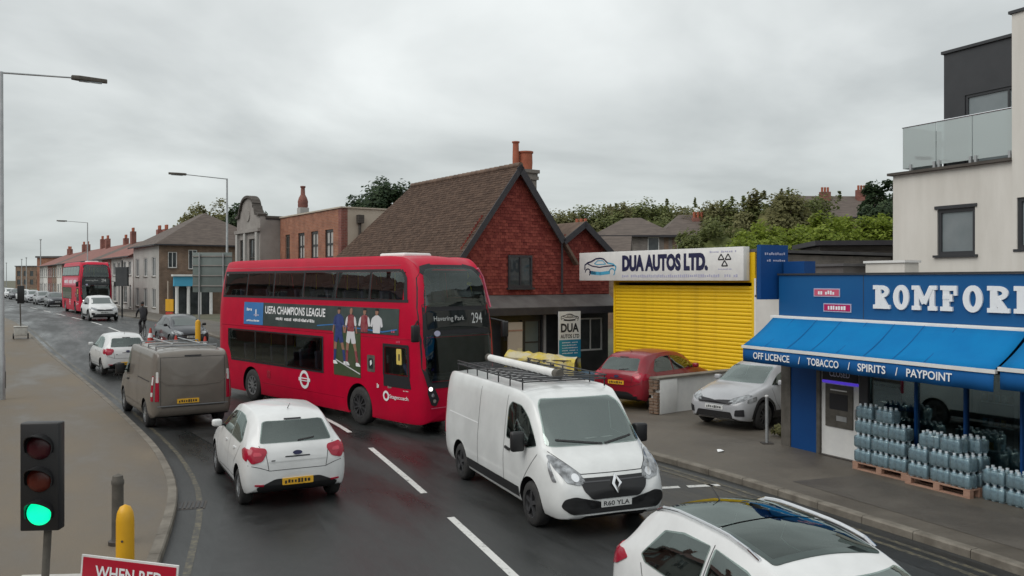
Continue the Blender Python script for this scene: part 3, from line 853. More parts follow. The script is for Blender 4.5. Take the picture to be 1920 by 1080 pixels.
def window(parent, x0, x1, z0, z1, frame, glass, y=0.10, nx=1, nz=1, t=0.06, sill=None, fd=0.05, lab=None):
    b = MB()
    b.box(x0, x1, y - fd, y, z0, z0 + t); b.box(x0, x1, y - fd, y, z1 - t, z1)
    b.box(x0, x0 + t, y - fd, y, z0 + t, z1 - t); b.box(x1 - t, x1, y - fd, y, z0 + t, z1 - t)
    for k in range(1, nx):
        c = x0 + (x1 - x0) * k / nx; b.box(c - t * 0.4, c + t * 0.4, y - fd * 0.9, y, z0 + t, z1 - t)
    for k in range(1, nz):
        c = z0 + (z1 - z0) * k / nz; b.box(x0 + t, x1 - t, y - fd * 0.85, y, c - t * 0.4, c + t * 0.4)
    o = b.build('window', frame, parent)
    boxpart('pane', glass, o, x0 + t * 0.6, x1 - t * 0.6, y - 0.012, y + 0.01, z0 + t * 0.6, z1 - t * 0.6)
    if sill is not None: boxpart('sill', sill, o, x0 - 0.08, x1 + 0.08, -0.07, y - fd - 0.002, z0 - 0.06, z0 - 0.001)
    return o

def shell(parent, m, x0, x1, y0, y1, z0, z1, name='wall', front=False):
    """the other walls of a box building (back and two ends)"""
    b = MB()
    b.add([(x0, y0, z0), (x0, y1, z0), (x0, y1, z1), (x0, y0, z1)], [(0, 1, 2, 3)])
    b.add([(x1, y0, z0), (x1, y1, z0), (x1, y1, z1), (x1, y0, z1)], [(0, 1, 2, 3)])
    b.add([(x0, y1, z0), (x1, y1, z0), (x1, y1, z1), (x0, y1, z1)], [(0, 1, 2, 3)])
    if front: b.add([(x0, y0, z0), (x1, y0, z0), (x1, y0, z1), (x0, y0, z1)], [(0, 1, 2, 3)])
    return b.build(name, m, parent)

def slab_between(b, p0, p1, p2, p3, t):
    """sloping slab with thickness below it"""
    P = [Vector(p) for p in (p0, p1, p2, p3)]
    n = (P[1] - P[0]).cross(P[3] - P[0]).normalized()
    if n.z < 0: n = -n
    b.add(P + [p - n * t for p in P], [(0, 1, 2, 3), (7, 6, 5, 4), (0, 4, 5, 1), (1, 5, 6, 2), (2, 6, 7, 3), (3, 7, 4, 0)])

FAC = math.atan2(-1.0, 0.69)            # facades along the far road
fac_dir = Vector((math.cos(FAC), math.sin(FAC)))
A0 = Vector((-1.8, 30.3))               # street corner of the tile-hung house
def fac(r):                             # point r metres further along the street line
    return (A0.x - fac_dir.x * r, A0.y - fac_dir.y * r)
# ------------------------------------------------------------------ tile-hung house
hs = thing('tile_hung_house', 'red tile-hung gabled house with steep brown roof behind the nearer red bus', 'house', (A0.x, A0.y, 0), math.atan2(0.568, 0.823))
GW = 6.95
prof = [(0, 3.12), (0, 4.74), (2.43, 7.86), (4.46, 5.22), (5.52, 5.84), (GW, 4.75), (GW, 3.12)]
win_hole = (2.02, 3.10, 3.42, 4.62)
b = MB(); b.prism(prof, 0.06, 0.3); b.build('wall', M['tile_red'], hs)
# hung tiles: real lapped tiles in courses over the gable end
def in_prof(x, z):
    if x < 0 or x > GW or z < 3.15: return False
    if x < 2.43: top = 4.74 + (7.86 - 4.74) * x / 2.43
    elif x < 4.46: top = 7.86 - (7.86 - 5.22) * (x - 2.43) / 2.03
    elif x < 5.52: top = 5.22 + 0.62 * (x - 4.46) / 1.06
    else: top = 5.84 - 1.09 * (x - 5.52) / 1.43
    return z < top
rng = random.Random(4)
tb = MB(); row = 0; z = 3.16
while z < 7.8:
    x = -0.085 * (row % 2)
    while x < GW:
        xa, xb = max(0.0, x + 0.004), min(GW, x + 0.166)
        mx = (xa + xb) / 2
        inwin = win_hole[0] - 0.05 < mx < win_hole[1] + 0.05 and win_hole[2] - 0.06 < z + 0.06 < win_hole[3] + 0.04
        if xb - xa > 0.03 and in_prof(mx, z + 0.02) and not inwin:
            o = 0.026 + rng.uniform(-0.006, 0.010); dz = rng.uniform(-0.007, 0.007)
            z0, z1 = z + dz, z + 0.125
            tb.add([(xa, 0.06 - o, z0), (xb, 0.06 - o, z0), (xb, 0.05, z1), (xa, 0.05, z1), (xa, 0.06, z0), (xb, 0.06, z0)],
                   [(0, 1, 2, 3), (0, 4, 5, 1), (0, 3, 4), (1, 5, 2)])
        x += 0.17
    z += 0.115; row += 1
M['tile_red2'] = leaf('red_hung_tiles', (0.150, 0.026, 0.022), (0.270, 0.062, 0.047), False); sset(M['tile_red2'].node_tree.nodes['Principled BSDF'], 'Roughness', 0.8)
tag(tb.build('hung_tiles', M['tile_red2'], hs), kind='stuff')
wd = window(hs, 2.02, 3.10, 3.42, 4.62, M['bargeboard'], M['house_glass'], y=0.03, nx=2, t=0.08, fd=0.06)
boxpart('sill', M['bargeboard'], wd, 1.96, 3.16, -0.10, 0.02, 3.34, 3.418)
# main roof
RZ, EZ = 7.96, 4.72
rf = MB(); OV = 0.22
xe, xr = -0.32, 2.43
ze = 4.74 - 0.32 * 1.325
yr0, yr1, ye1 = -OV, 8.2, 11.6
slab_between(rf, (xe, -OV, ze), (xe, ye1, ze), (xr, yr1, RZ), (xr, -OV, RZ), 0.10)
slab_between(rf, (xr, -OV, RZ), (xr, yr1, RZ), (5.2, ye1, 4.74 - 0.4), (5.2, -OV, 4.34), 0.10)
rf.add([(xe, ye1, ze), (5.2, ye1, 4.34), (xr, yr1, RZ)], [(0, 1, 2)])
roof = rf.build('roof', M['tile_roof'], hs)
M['tile_roof2'] = leaf('brown_plain_tiles', (0.058, 0.036, 0.026), (0.100, 0.064, 0.046), False); sset(M['tile_roof2'].node_tree.nodes['Principled BSDF'], 'Roughness', 0.85)
rt = MB(); sl = Vector((xr - xe, 0, RZ - ze)); SL = sl.length; sl.normalize(); nn = Vector((-sl.z, 0, sl.x))
k = 0; d = 0.0
while d < SL - 0.05:
    yend = ye1 + (yr1 - ye1) * d / SL
    y = -OV - 0.1 * (k % 2)
    sag = 0.0
    while y < yend:
        ya, yb = max(-OV, y + 0.004), min(yend, y + 0.196)
        if yb - ya > 0.04:
            u = 0.016 + rng.uniform(-0.004, 0.006)
            p0 = Vector((xe, 0, ze)) + sl * (d + rng.uniform(-0.008, 0.008)); p1 = Vector((xe, 0, ze)) + sl * (d + 0.14)
            a, c = p0 + nn * u, p1 + nn * 0.004
            rt.add([(a.x, ya, a.z), (a.x, yb, a.z), (c.x, yb, c.z), (c.x, ya, c.z), (p0.x, ya, p0.z), (p0.x, yb, p0.z)],
                   [(0, 1, 2, 3), (0, 4, 5, 1), (0, 3, 4), (1, 5, 2)])
        y += 0.2
    d += 0.125; k += 1
tag(rt.build('roof_tiles', M['tile_roof2'], roof), kind='stuff')
rd = MB(); y = -OV
while y < yr1:
    rd.tube((xr, y, RZ - 0.02), (xr, y + 0.33, RZ - 0.005), 0.11, 0.115, n=10); y += 0.34
tag(rd.build('ridge_tiles', M['tile_roof'], roof, sm=40), kind='stuff')
# small rear gable roof
r2 = MB()
slab_between(r2, (4.40, -OV, 5.20), (4.40, 7, 5.20), (5.52, 7, 5.98), (5.52, -OV, 5.98), 0.09)
slab_between(r2, (5.52, -OV, 5.98), (5.52, 7, 5.98), (GW + 0.3, 7, 4.60), (GW + 0.3, -OV, 4.60), 0.09)
r2.build('side_roof', M['tile_roof'], hs)
def barge(a, b2, w=0.24):
    a, b2 = Vector(a), Vector(b2); d = (b2 - a).normalized(); up = Vector((-d.z, 0, d.x))
    if up.z < 0: up = -up
    m = MB(); m.obox((a + b2) / 2 - up * (w / 2 - 0.02) + Vector((0, -OV - 0.02, 0)), (b2 - a) / 2, (0, 0.02, 0), up * w / 2)
    m.build('bargeboard', M['bargeboard'], hs)
barge((xe, 0, ze), (2.43, 0, 7.96), 0.20); barge((2.43, 0, 7.96), (4.52, 0, 5.22), 0.26)
barge((4.40, 0, 5.22), (5.52, 0, 5.98), 0.22); barge((5.52, 0, 5.98), (GW + 0.3, 0, 4.60), 0.24)
MB().tube((4.46, -0.09, 5.15), (4.46, -0.09, 3.2), 0.045, n=8).build('downpipe', M['bargeboard'], hs)
boxpart('gutter', M['bargeboard'], hs, -0.46, -0.32, -OV, 11.6, ze - 0.12, ze - 0.02)
shell(hs, M['cream2'], 0, GW, 0.28, 11.5, 0, 4.3)
# chimney
ch = MB(); ch.box(3.02, 3.72, 0.55, 1.25, 5.6, 7.55); ch.box(2.96, 3.78, 0.49, 1.31, 7.55, 7.68); ch.box(2.99, 3.75, 0.52, 1.28, 7.68, 7.80); ch.box(2.93, 3.81, 0.46, 1.34, 7.80, 7.93)
chim = ch.build('chimney', M['brick_grey'], hs)
MB().lathe([(0.25, 7.93), (0.27, 8.2), (0.26, 8.58), (0.30, 8.60), (0.30, 8.66), (0.22, 8.66)], (3.45, 0.9, 0), 16).build('chimney_pot', M['pot'], chim, sm=40)
MB().lathe([(0.125, 7.93), (0.13, 8.4), (0.115, 8.95), (0.15, 8.97), (0.15, 9.02), (0.10, 9.02)], (3.02, 0.95, 0), 14).build('chimney_pot', M['pot'], chim, sm=40)
# ground floor shop front under a lead canopy
cn = MB(); cn.prism([(-0.62, 2.60), (-0.62, 2.70), (0.06, 3.14), (0.10, 3.14), (0.10, 2.60)], 0.0, GW, plane='YZ'); cn.build('canopy', M['lead'], hs)
boxpart('fascia', M['bargeboard'], hs, 0.0, GW, -0.66, -0.622, 2.42, 2.68)
wall('shop_front', M['dark_shop'], hs, GW, 2.6, [(1.75, 2.72, 0.1, 2.2), (2.85, 3.6, 0.5, 2.2), (4.9, 6.7, 0.9, 2.2)], y=0.1)
dr = boxpart('door', M['dark_metal'], hs, 1.75, 2.72, 0.2, 0.24, 0.1, 2.2); boxpart('handle', M['steel'], dr, 2.58, 2.61, 0.14, 0.2, 1.0, 1.2)
boxpart('notice', M['interior'], dr, 1.95, 2.35, 0.19, 0.2, 1.45, 1.85)
window(hs, 2.85, 3.6, 0.5, 2.2, M['timber_dark'], M['sign_back'], y=0.22, nz=2)
window(hs, 4.9, 6.7, 0.9, 2.2, M['white'], M['house_glass'], y=0.22, nx=3)
pt = MB(); pt.box(3.68, 3.78, 0.02, 0.1, 0.1, 2.4); pt.build('pilaster', M['grey_render'], hs)

def facade_place(y): return lambda u, v: (u, y, v)

def car_outline(name, parent, place, u0, u1, v0, v1, mats, w=0.05):
    """line drawing of a car on the garage signs"""
    def P(a, b): return (u0 + (u1 - u0) * a, v0 + (v1 - v0) * b)
    def stroke(pts, ww, m, nm):
        bb = MB()
        for (p, q) in zip(pts[:-1], pts[1:]):
            p, q = Vector(P(*p)), Vector(P(*q)); d = (q - p); 
            if d.length < 1e-6: continue
            d.normalize(); n2 = Vector((-d.y, d.x)) * ww / 2; p -= d * ww * 0.2; q += d * ww * 0.2
            bb.add([place(*(p + n2)), place(*(q + n2)), place(*(q - n2)), place(*(p - n2))], [(0, 1, 2, 3)])
        bb.build(nm, m, parent)
    stroke([(0.0, 0.36), (0.0, 0.62), (0.10, 0.76), (0.22, 0.82), (0.36, 0.97), (0.50, 1.0), (0.62, 0.94), (0.74, 0.72)], w, mats[0], 'roof_stroke')
    stroke([(0.74, 0.72), (0.92, 0.64), (1.0, 0.50), (0.98, 0.30)], w, mats[1], 'bonnet_stroke')
    stroke([(0.10, 0.70), (0.24, 0.56), (0.48, 0.48), (0.72, 0.54), (0.95, 0.56)], w * 0.8, mats[0], 'waist_stroke')
    stroke([(0.32, 0.70), (0.42, 0.86), (0.58, 0.86), (0.68, 0.66), (0.40, 0.64), (0.32, 0.70)], w * 0.6, mats[1], 'window_stroke')
    stroke([(0.22, 0.16), (0.50, 0.12), (0.80, 0.18)], w * 2.2, mats[1], 'sill_stroke')
    stroke([(0.16, 0.22), (0.36, 0.15)], w * 2.0, mats[0], 'shadow_stroke')
    for cxx, mm in ((0.10, mats[0]), (0.88, mats[1])):
        pts = [(cxx + 0.085 * math.cos(t), 0.2 + 0.2 * math.sin(t)) for t in np.linspace(math.pi, -0.3 * math.pi, 10)]
        stroke(pts, w * 0.8, mm, 'wheel_stroke')

# ------------------------------------------------------------------ yellow shutter garage
gdir = Vector((3.68, -5.3)).normalized()
ga = thing('shutter_garage', 'flat roofed garage with wide yellow roller shutter', 'garage', (3.72, 31.3, 0), math.atan2(gdir.y, gdir.x))
GL = 6.45
boxpart('lintel', M['yellow'], ga, 0.0, GL, 0.0, 0.25, 3.62, 4.55)
boxpart('jamb', M['yellow'], ga, GL - 0.12, GL, 0.0, 0.2, 0, 3.62)
boxpart('jamb', M['yellow'], ga, 0.0, 0.1, 0.0, 0.2, 0, 3.62)
boxpart('edge_trim', M['white'], ga, GL, GL + 0.07, -0.03, 0.2, 0, 3.75)
shell(ga, M['brick_grey'], 0.0, GL, 0.22, 9.0, 0, 4.5)
boxpart('roof', M['slate'], ga, -0.1, GL + 0.1, 0.0, 9.1, 4.551, 4.65)
boxpart('drainpipe', M['black'], ga, GL + 0.10, GL + 0.2, -0.05, 0.06, 0, 4.5)
z = 0.1; SH = 0.117; k = 0
smb = MB(); n = 6
prof = [(0.042, 0.0), (0.030, 0.010), (0.020, 0.035), (0.017, 0.06), (0.021, 0.085), (0.032, 0.108), (0.042, 0.117)]
vv = [(0.1, p[0], p[1]) for p in prof] + [(GL - 0.12, p[0], p[1]) for p in prof]; m = len(prof)
smb.add(vv, [(i, i + m, i + m + 1, i + 1) for i in range(m - 1)])
slat0 = smb.build('shutter_slat', M['yellow'], ga, sm=60)
nsl = int(3.5 / SH)
for k in range(nsl):
    sl_ = slat0 if k == 0 else slat0.copy()
    if k: COL.objects.link(sl_); sl_.parent = ga
    sl_.location = (0, rng.uniform(-0.004, 0.004), 0.12 + k * SH); sl_.rotation_euler = (rng.uniform(-0.02, 0.02), 0, 0)
boxpart('bottom_rail', M['black'], ga, 0.1, GL - 0.12, 0.01, 0.07, 0.02, 0.12)
# main sign board
sb = thing('garage_sign', 'long white sign board reading DUA AUTOS LTD above the yellow shutter', 'sign', ga.location, ga.rotation_euler.z)
boxpart('board', M['white'], sb, -1.55, 6.30, -0.34, -0.06, 3.68, 4.72, bevel=0.01)
for x in (0.4, 3.0, 5.8): boxpart('bracket', M['dark_metal'], sb, x, x + 0.06, -0.06, 0.0, 3.9, 4.4)
pl = facade_place(-0.345)
car_outline('car_drawing', sb, pl, -1.22, 0.52, 3.86, 4.50, (M['navy'], M['sky_ink']), 0.055)
lettering('lettering', 'DUA AUTOS LTD.', M['navy'], sb, pl, 0.85, 4.88, 4.00, 4.58, bold=0.03)
lettering('lettering', 'DUA AUTOS LTD.', M['navy'], sb, facade_place(-0.3445), 0.87, 4.86, 4.005, 4.575, bold=0.06)
scribble('small_print', M['pale_ink'], sb, pl, 0.85, 6.1, 3.79, 3.89, 58, 3)
scribble('small_print', M['pale_ink'], sb, pl, 4.95, 6.05, 4.56, 4.62, 14, 5)
tri = MB()
for (c, d) in ((5.42, 4.34), (5.70, 4.34), (5.56, 4.14)):
    for s2, w2 in ((0.13, 0), (0.07, 1)):
        pass
    a, e = 0.12, 0.17
    for p, q in (((c - a, d), (c, d + e)), ((c, d + e), (c + a, d)), ((c + a, d), (c - a, d))):
        p, q = Vector(p), Vector(q); dd = (q - p).normalized(); n2 = Vector((-dd.y, dd.x)) * 0.02
        tri.add([pl(*(p + n2)), pl(*(q + n2)), pl(*(q - n2)), pl(*(p - n2))], [(0, 1, 2, 3)])
tri.build('triangle_emblem', M['ink'], sb)
scribble('small_print', M['pale_ink'], sb, pl, 5.3, 5.85, 4.02, 4.06, 9, 6)
# tall board by the shop front
st = thing('standing_sign', 'tall white and blue board reading DUA AUTOS LTD on the dark shop front', 'sign', (A0.x, A0.y, 0), hs.rotation_euler.z)
u0, u1 = 3.80, 4.84
boxpart('board', M['white'], st, u0, u1, -0.75, -0.70, 0.75, 2.52)
boxpart('blue_panel', M['teal'], st, u0 + 0.003, u1 - 0.003, -0.757, -0.751, 0.75, 1.45)
boxpart('post', M['steel'], st, u0 + 0.06, u0 + 0.11, -0.70, -0.65, 0.1, 2.4); boxpart('post', M['steel'], st, u1 - 0.11, u1 - 0.06, -0.70, -0.65, 0.1, 2.4)
pl = facade_place(-0.754)
car_outline('car_drawing', st, pl, u0 + 0.10, u1 - 0.10, 2.15, 2.42, (M['ink'], M['ink']), 0.026)
lettering('lettering', 'DUA', M['ink'], st, pl, u0 + 0.09, u1 - 0.09, 1.73, 2.07, bold=0.04)
lettering('lettering', 'AUTOS LTD', M['ink'], st, pl, u0 + 0.07, u1 - 0.07, 1.51, 1.66, bold=0.03)
for k in range(5): scribble('small_print', M['letter'], st, facade_place(-0.76), u0 + 0.14, u1 - 0.14, 1.33 - 0.10 * k, 1.37 - 0.10 * k, 13, 8 + k)
# cream panel leaning by the doorway
cp = thing('cream_panel', 'cream upright panel leaning at the left of the dark doorway', 'panel', (0.02, 31.05, 0.11), hs.rotation_euler.z)
boxpart('sheet', M['sand'], cp, -0.2, 0.42, -0.03, 0.03, 0, 2.05); boxpart('batten', M['wood'], cp, -0.2, 0.42, -0.045, -0.031, 1.72, 1.78)
boxpart('foot', M['wood'], cp, -0.22, 0.44, -0.08, 0.08, -0.0, 0.05)
boxpart('sticker', M['hoard_yellow'], cp, 0.2, 0.40, -0.037, -0.031, 0.45, 1.1)
# low yellow printed sheet over a stack, and bins
ys = thing('yellow_covered_stack', 'low stack under crumpled yellow printed sheeting behind the white van', 'stack', (0.98, 27.3, 0.11), R(-20))
boxpart('crates', M['timber_dark'], ys, -1.05, 1.05, -0.4, 0.4, 0, 1.08)
rows = []
for i in range(15):
    x = -1.15 + 2.3 * i / 14; r = []
    for (y, zz) in ((-0.5, 0.35), (-0.47, 0.65), (-0.42, 0.95), (-0.2, 1.08), (0.1, 1.1), (0.35, 1.02), (0.48, 0.7), (0.52, 0.4)):
        r.append((x + rng.uniform(-.03, .03), y + rng.uniform(-.05, .05), zz + 0.22 + rng.uniform(-.05, .05) - 0.16 * i / 14))
    rows.append(r)
quad_sheet('sheeting', rows, M['hoard_yellow'], ys)
for k in range(7):
    x = -0.5 + 0.16 * k; boxpart('dark_print', M['ink'], ys, x, x + 0.09, -0.535, -0.525, 0.90 + 0.05 * (k % 3), 0.96 + 0.06 * (k % 2))
for i, (x, y, mm, lb) in enumerate(((2.42, 27.0, 'bin_blue', 'blue plastic crate on the forecourt left of the red car'), (2.35, 26.3, 'bin_teal', 'low teal plastic tub in front of the blue crate by the red car'))):
    bn = thing('storage_crate', lb, 'crate', (x, y, 0.11), R(-25))
    q = MB(); h = 0.62 if i == 0 else 0.3
    q.prism([(-0.34, 0), (0.34, 0), (0.40, h), (-0.40, h)], -0.28, 0.28); q.build('tub', M[mm], bn)
    boxpart('rim', M[mm], bn, -0.43, 0.43, -0.31, 0.31, h, h + 0.05)

# ------------------------------------------------------------------ low white wall with a pier
lw = thing('low_wall', 'low white rendered forecourt wall with broken brick end beside the red car', 'wall', (3.72, 22.75, 0.11), math.atan2(0.62, 0.78))
boxpart('pier', M['white'], lw, 0.16, 0.86, -0.16, 0.16, 0, 0.93, bevel=0.02)
boxpart('coping', M['kerb'], lw, 0.10, 5.2, -0.17, 0.17, 0.933, 0.985)
boxpart('run', M['white'], lw, 0.862, 5.2, -0.10, 0.12, 0, 0.93)
for k in range(11):
    for j in range(2):
        if (k * 7 + j * 3) % 11 == 5: continue
        o = 0.012 * ((k + j) % 3)
        boxpart('brick', M['brick_brown'], lw, 0.07 - o, 0.155, -0.15 + 0.15 * j, -0.008 + 0.15 * j, 0.02 + k * 0.082, 0.092 + k * 0.082)

# thin steel post on the forecourt
ps = thing('steel_post', 'thin pale steel post standing beside the silver car front wheel', 'post', (5.6, 18.75, 0.11))
MB().tube((0, 0, 0), (0, 0, 1.02), 0.035, n=12).build('pole', M['steel'], ps, sm=40)
MB().lathe([(0.045, 1.02), (0.045, 1.05), (0.0, 1.07)], n=12).build('cap', M['white'], ps, sm=40)
boxpart('base', M['iron'], ps, -0.12, 0.12, -0.12, 0.12, 0, 0.02)
# ------------------------------------------------------------------ blue corner shop
SD = math.atan2(-0.894, 0.447)
sh = thing('corner_shop', 'blue fronted convenience shop with ROMFORD lettering on its fascia', 'shop', (5.88, 18.6, 0), SD)
SW = 11.5
boxpart('pilaster', M['stone_dark'], sh, 0.0, 0.27, -0.02, 0.35, 0.0, 2.90)
boxpart('blue_panel', M['blue_dark'], sh, 0.272, 0.98, 0.0, 0.3, 0.11, 2.90)
boxpart('plinth', M['stone_dark'], sh, 0.272, 0.98, -0.012, 0.3, 0.0, 0.108)
dr = boxpart('door', M['white'], sh, 1.10, 2.08, 0.03, 0.09, 0.13, 2.42)
boxpart('door_frame', M['stone_dark'], sh, 1.00, 1.09, -0.02, 0.12, 0.11, 2.90); boxpart('door_frame', M['anthracite'], sh, 2.09, 2.30, -0.02, 0.12, 0.11, 2.90)
boxpart('threshold', M['iron'], sh, 1.09, 2.09, -0.05, 0.12, 0.10, 0.128)
atm = boxpart('cash_machine', M['stone_dark'], dr, 1.22, 1.92, 0.0, 0.028, 0.72, 1.58, bevel=0.008)
boxpart('screen', M['ink'], dr, 1.34, 1.80, -0.008, -0.001, 1.08, 1.40)
boxpart('keypad', M['steel'], dr, 1.52, 1.78, -0.012, -0.001, 0.86, 0.96)
boxpart('card_slot', M['white'], dr, 1.36, 1.78, -0.006, -0.001, 1.46, 1.485)
hl = boxpart('sign_housing', M['ink'], dr, 1.14, 2.04, 0.005, 0.028, 1.66, 1.93)
lettering('lettering', 'CLOSED', M['pale_ink'], dr, facade_place(0.001), 1.33, 1.85, 1.74, 1.86, bold=0.02)
boxpart('light_strip', M['lilac_led'], dr, 1.14, 2.04, 0.0, 0.028, 1.60, 1.65)
boxpart('handle', M['steel'], dr, 2.0, 2.03, -0.04, 0.028, 0.95, 1.15)
# glazed front with mullions, an interior behind
for x0, x1 in ((2.30, 3.32), (3.36, 4.30), (4.34, 5.30), (5.34, 6.6), (6.64, 8.2), (8.24, 9.8), (9.84, 11.4)):
    boxpart('glazing', M['shop_glass'], sh, x0, x1, 0.05, 0.062, 0.45, 2.9)
    boxpart('mullion', M['blue_dark'], sh, x1, x1 + 0.04, 0.0, 0.1, 0.11, 2.9)
boxpart('stall_riser', M['blue_dark'], sh, 2.302, SW, 0.0, 0.3, 0.0, 0.448)
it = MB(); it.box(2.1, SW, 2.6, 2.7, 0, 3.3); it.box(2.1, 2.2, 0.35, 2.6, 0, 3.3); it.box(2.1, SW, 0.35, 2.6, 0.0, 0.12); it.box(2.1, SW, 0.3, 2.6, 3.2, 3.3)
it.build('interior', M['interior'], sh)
bl = boxpart('window_blind', M['blue_dark'], sh, 2.34, 3.30, 0.10, 0.12, 1.25, 2.9)
shell(sh, M['cream2'], 0.0, SW, 0.352, 6.5, 0.0, 3.45)
boxpart('flat_roof', M['slate'], sh, 0.0, SW, 0.0, 6.5, 3.452, 3.54)
fs = boxpart('fascia', M['blue'], sh, 0.06, SW, -0.14, 0.0, 2.94, 3.80)
for _x in (2.3, 5.6, 8.9): boxpart('panel_joint', M['anthracite'], fs, _x, _x + 0.012, -0.1425, -0.1395, 2.945, 3.795)
boxpart('fascia_cap', M['anthracite'], sh, 0.04, SW, -0.17, 0.02, 3.802, 3.84)
boxpart('parapet_end', M['blue_dark'], sh, 0.02, 0.62, 0.03, 0.35, 2.92, 4.10)
boxpart('awning_cassette', M['white'], sh, -0.05, SW, -0.30, -0.142, 2.80, 2.938, bevel=0.02)
pl = facade_place(-0.142)
def slab_letter(ch, x0, x1, z0, z1, parent):
    """chunky letters with slab serifs standing proud of the fascia"""
    w, h = x1 - x0, z1 - z0; t = 0.125 * h / 0.47 * 1.05; sf = 0.075; d0, d1 = -0.142, -0.175
    m = MB()
    cnt = [0]
    def rect(a0, a1, b0, b1): cnt[0] += 1; m.box(a0, a1, d1 - 0.0015 * cnt[0], d0, b0, b1)
    def slant(p, q, ww):
        p, q = Vector((p[0], 0, p[1])), Vector((q[0], 0, q[1])); d = (q - p).normalized(); n2 = Vector((-d.z, 0, d.x))
        cnt[0] += 1; m.obox((p + q) / 2 + Vector((0, (d0 + d1) / 2 - 0.0015 * cnt[0], 0)), (q - p) / 2, (0, (d0 - d1) / 2, 0), n2 * ww / 2)
    def ring(cx2, cz, rx2, rz, tt, a0=0.0, a1=2 * math.pi, nn2=22):
        for k in range(nn2):
            t0, t1 = a0 + (a1 - a0) * k / nn2, a0 + (a1 - a0) * (k + 1) / nn2
            P = []
            for (tt0, f) in ((t0, 1), (t1, 1), (t1, 0), (t0, 0)):
                rr, rq = (rx2, rz) if f else (rx2 - tt, rz - tt * 0.8)
                P.append((cx2 + rr * math.cos(tt0), cz + rq * math.sin(tt0)))
            m.prism(P, d1 + 0.0015, d0)
    if ch == 'O': ring((x0 + x1) / 2, (z0 + z1) / 2, w / 2, h / 2 + 0.01, t * 0.95)
    if ch in 'RFD':
        rect(x0 + 0.05, x0 + 0.05 + t, z0, z1)
        rect(x0, x0 + t + 0.11, z0, z0 + sf); rect(x0, x0 + 0.1, z1 - sf, z1 + 0.002)
    if ch == 'R':
        ring(x0 + 0.05 + t, z1 - h * 0.27, w * 0.50, h * 0.27, t * 0.8, -math.pi / 2, math.pi / 2, 12)
        slant((x0 + 0.05 + t, z0 + h * 0.46), (x1 - 0.07, z0 + 0.03), t * 0.95); rect(x1 - 0.16, x1 + 0.02, z0, z0 + sf)
    if ch == 'F':
        rect(x0 + 0.05, x1 - 0.03, z1 - sf * 1.15, z1 + 0.001); rect(x1 - 0.08, x1 - 0.02, z1 - 0.17, z1 - 0.002)
        rect(x0 + 0.051, x1 - 0.10, z0 + h * 0.46, z0 + h * 0.46 + sf); rect(x1 - 0.16, x1 - 0.10, z0 + h * 0.38, z0 + h * 0.66)
    if ch == 'D': ring(x0 + 0.05 + t, (z0 + z1) / 2, w - 0.05 - t, h / 2, t * 0.85, -math.pi / 2, math.pi / 2, 14)
    if ch == 'M':
        rect(x0 + 0.03, x0 + 0.03 + t * 0.8, z0, z1); rect(x1 - 0.03 - t * 0.8, x1 - 0.03, z0, z1)
        rect(x0 - 0.02, x0 + 0.16, z0 - 0.001, z0 + sf); rect(x1 - 0.16, x1 + 0.02, z0 - 0.001, z0 + sf)
        rect(x0 - 0.02, x0 + 0.10, z1 - sf, z1 + 0.001); rect(x1 - 0.10, x1 + 0.02, z1 - sf, z1 + 0.001)
        slant((x0 + 0.09, z1 - 0.03), ((x0 + x1) / 2, z0 + 0.12), t * 0.75); slant((x1 - 0.09, z1 - 0.03), ((x0 + x1) / 2, z0 + 0.12), t * 0.75)
    return m.build('fascia_letter', M['letter'], parent)
lx0 = 2.56
for chx, w in zip('ROMFORD', (0.36, 0.34, 0.47, 0.34, 0.36, 0.37, 0.37)):
    slab_letter(chx, lx0, lx0 + w, 3.16, 3.60, sh); lx0 += w + 0.085
def label_plate(x0, x1, z0, z1, inner, seed):
    o = boxpart('label_plate', M['pale_ink'], sh, x0, x1, -0.155, -0.142, z0, z1)
    boxpart('label_face', inner, o, x0 + 0.02, x1 - 0.02, -0.159, -0.156, z0 + 0.02, z1 - 0.02)
    scribble('small_print', M['letter'], o, facade_place(-0.1595), x0 + 0.12, x1 - 0.12, z0 + 0.045, z1 - 0.045, 7, seed)
label_plate(1.06, 1.74, 3.36, 3.53, M['pink'], 21); label_plate(1.32, 2.02, 3.06, 3.23, M['magenta'], 22)
# projecting board
pj = boxpart('projecting_board', M['blue_dark'], sh, -0.14, -0.02, -0.58, 0.20, 3.28, 4.46)
pp = lambda u, v: (-0.143 + 0.0 * u, u, v)
boxpart('board_bracket', M['dark_metal'], pj, -0.20, -0.142, -0.25, -0.15, 3.5, 4.2)
fp = lambda u, v: (-0.016, -0.02 + (u - 1) * 0.8, v)
for k, (a, bz) in enumerate(((4.24, 4.30), (4.10, 4.15))): scribble('small_print', M['pale_ink'], pj, lambda u, v: (-0.0165, -0.50 + u * 0.64, v), 0.05, 0.98, a, bz, 10, 30 + k)
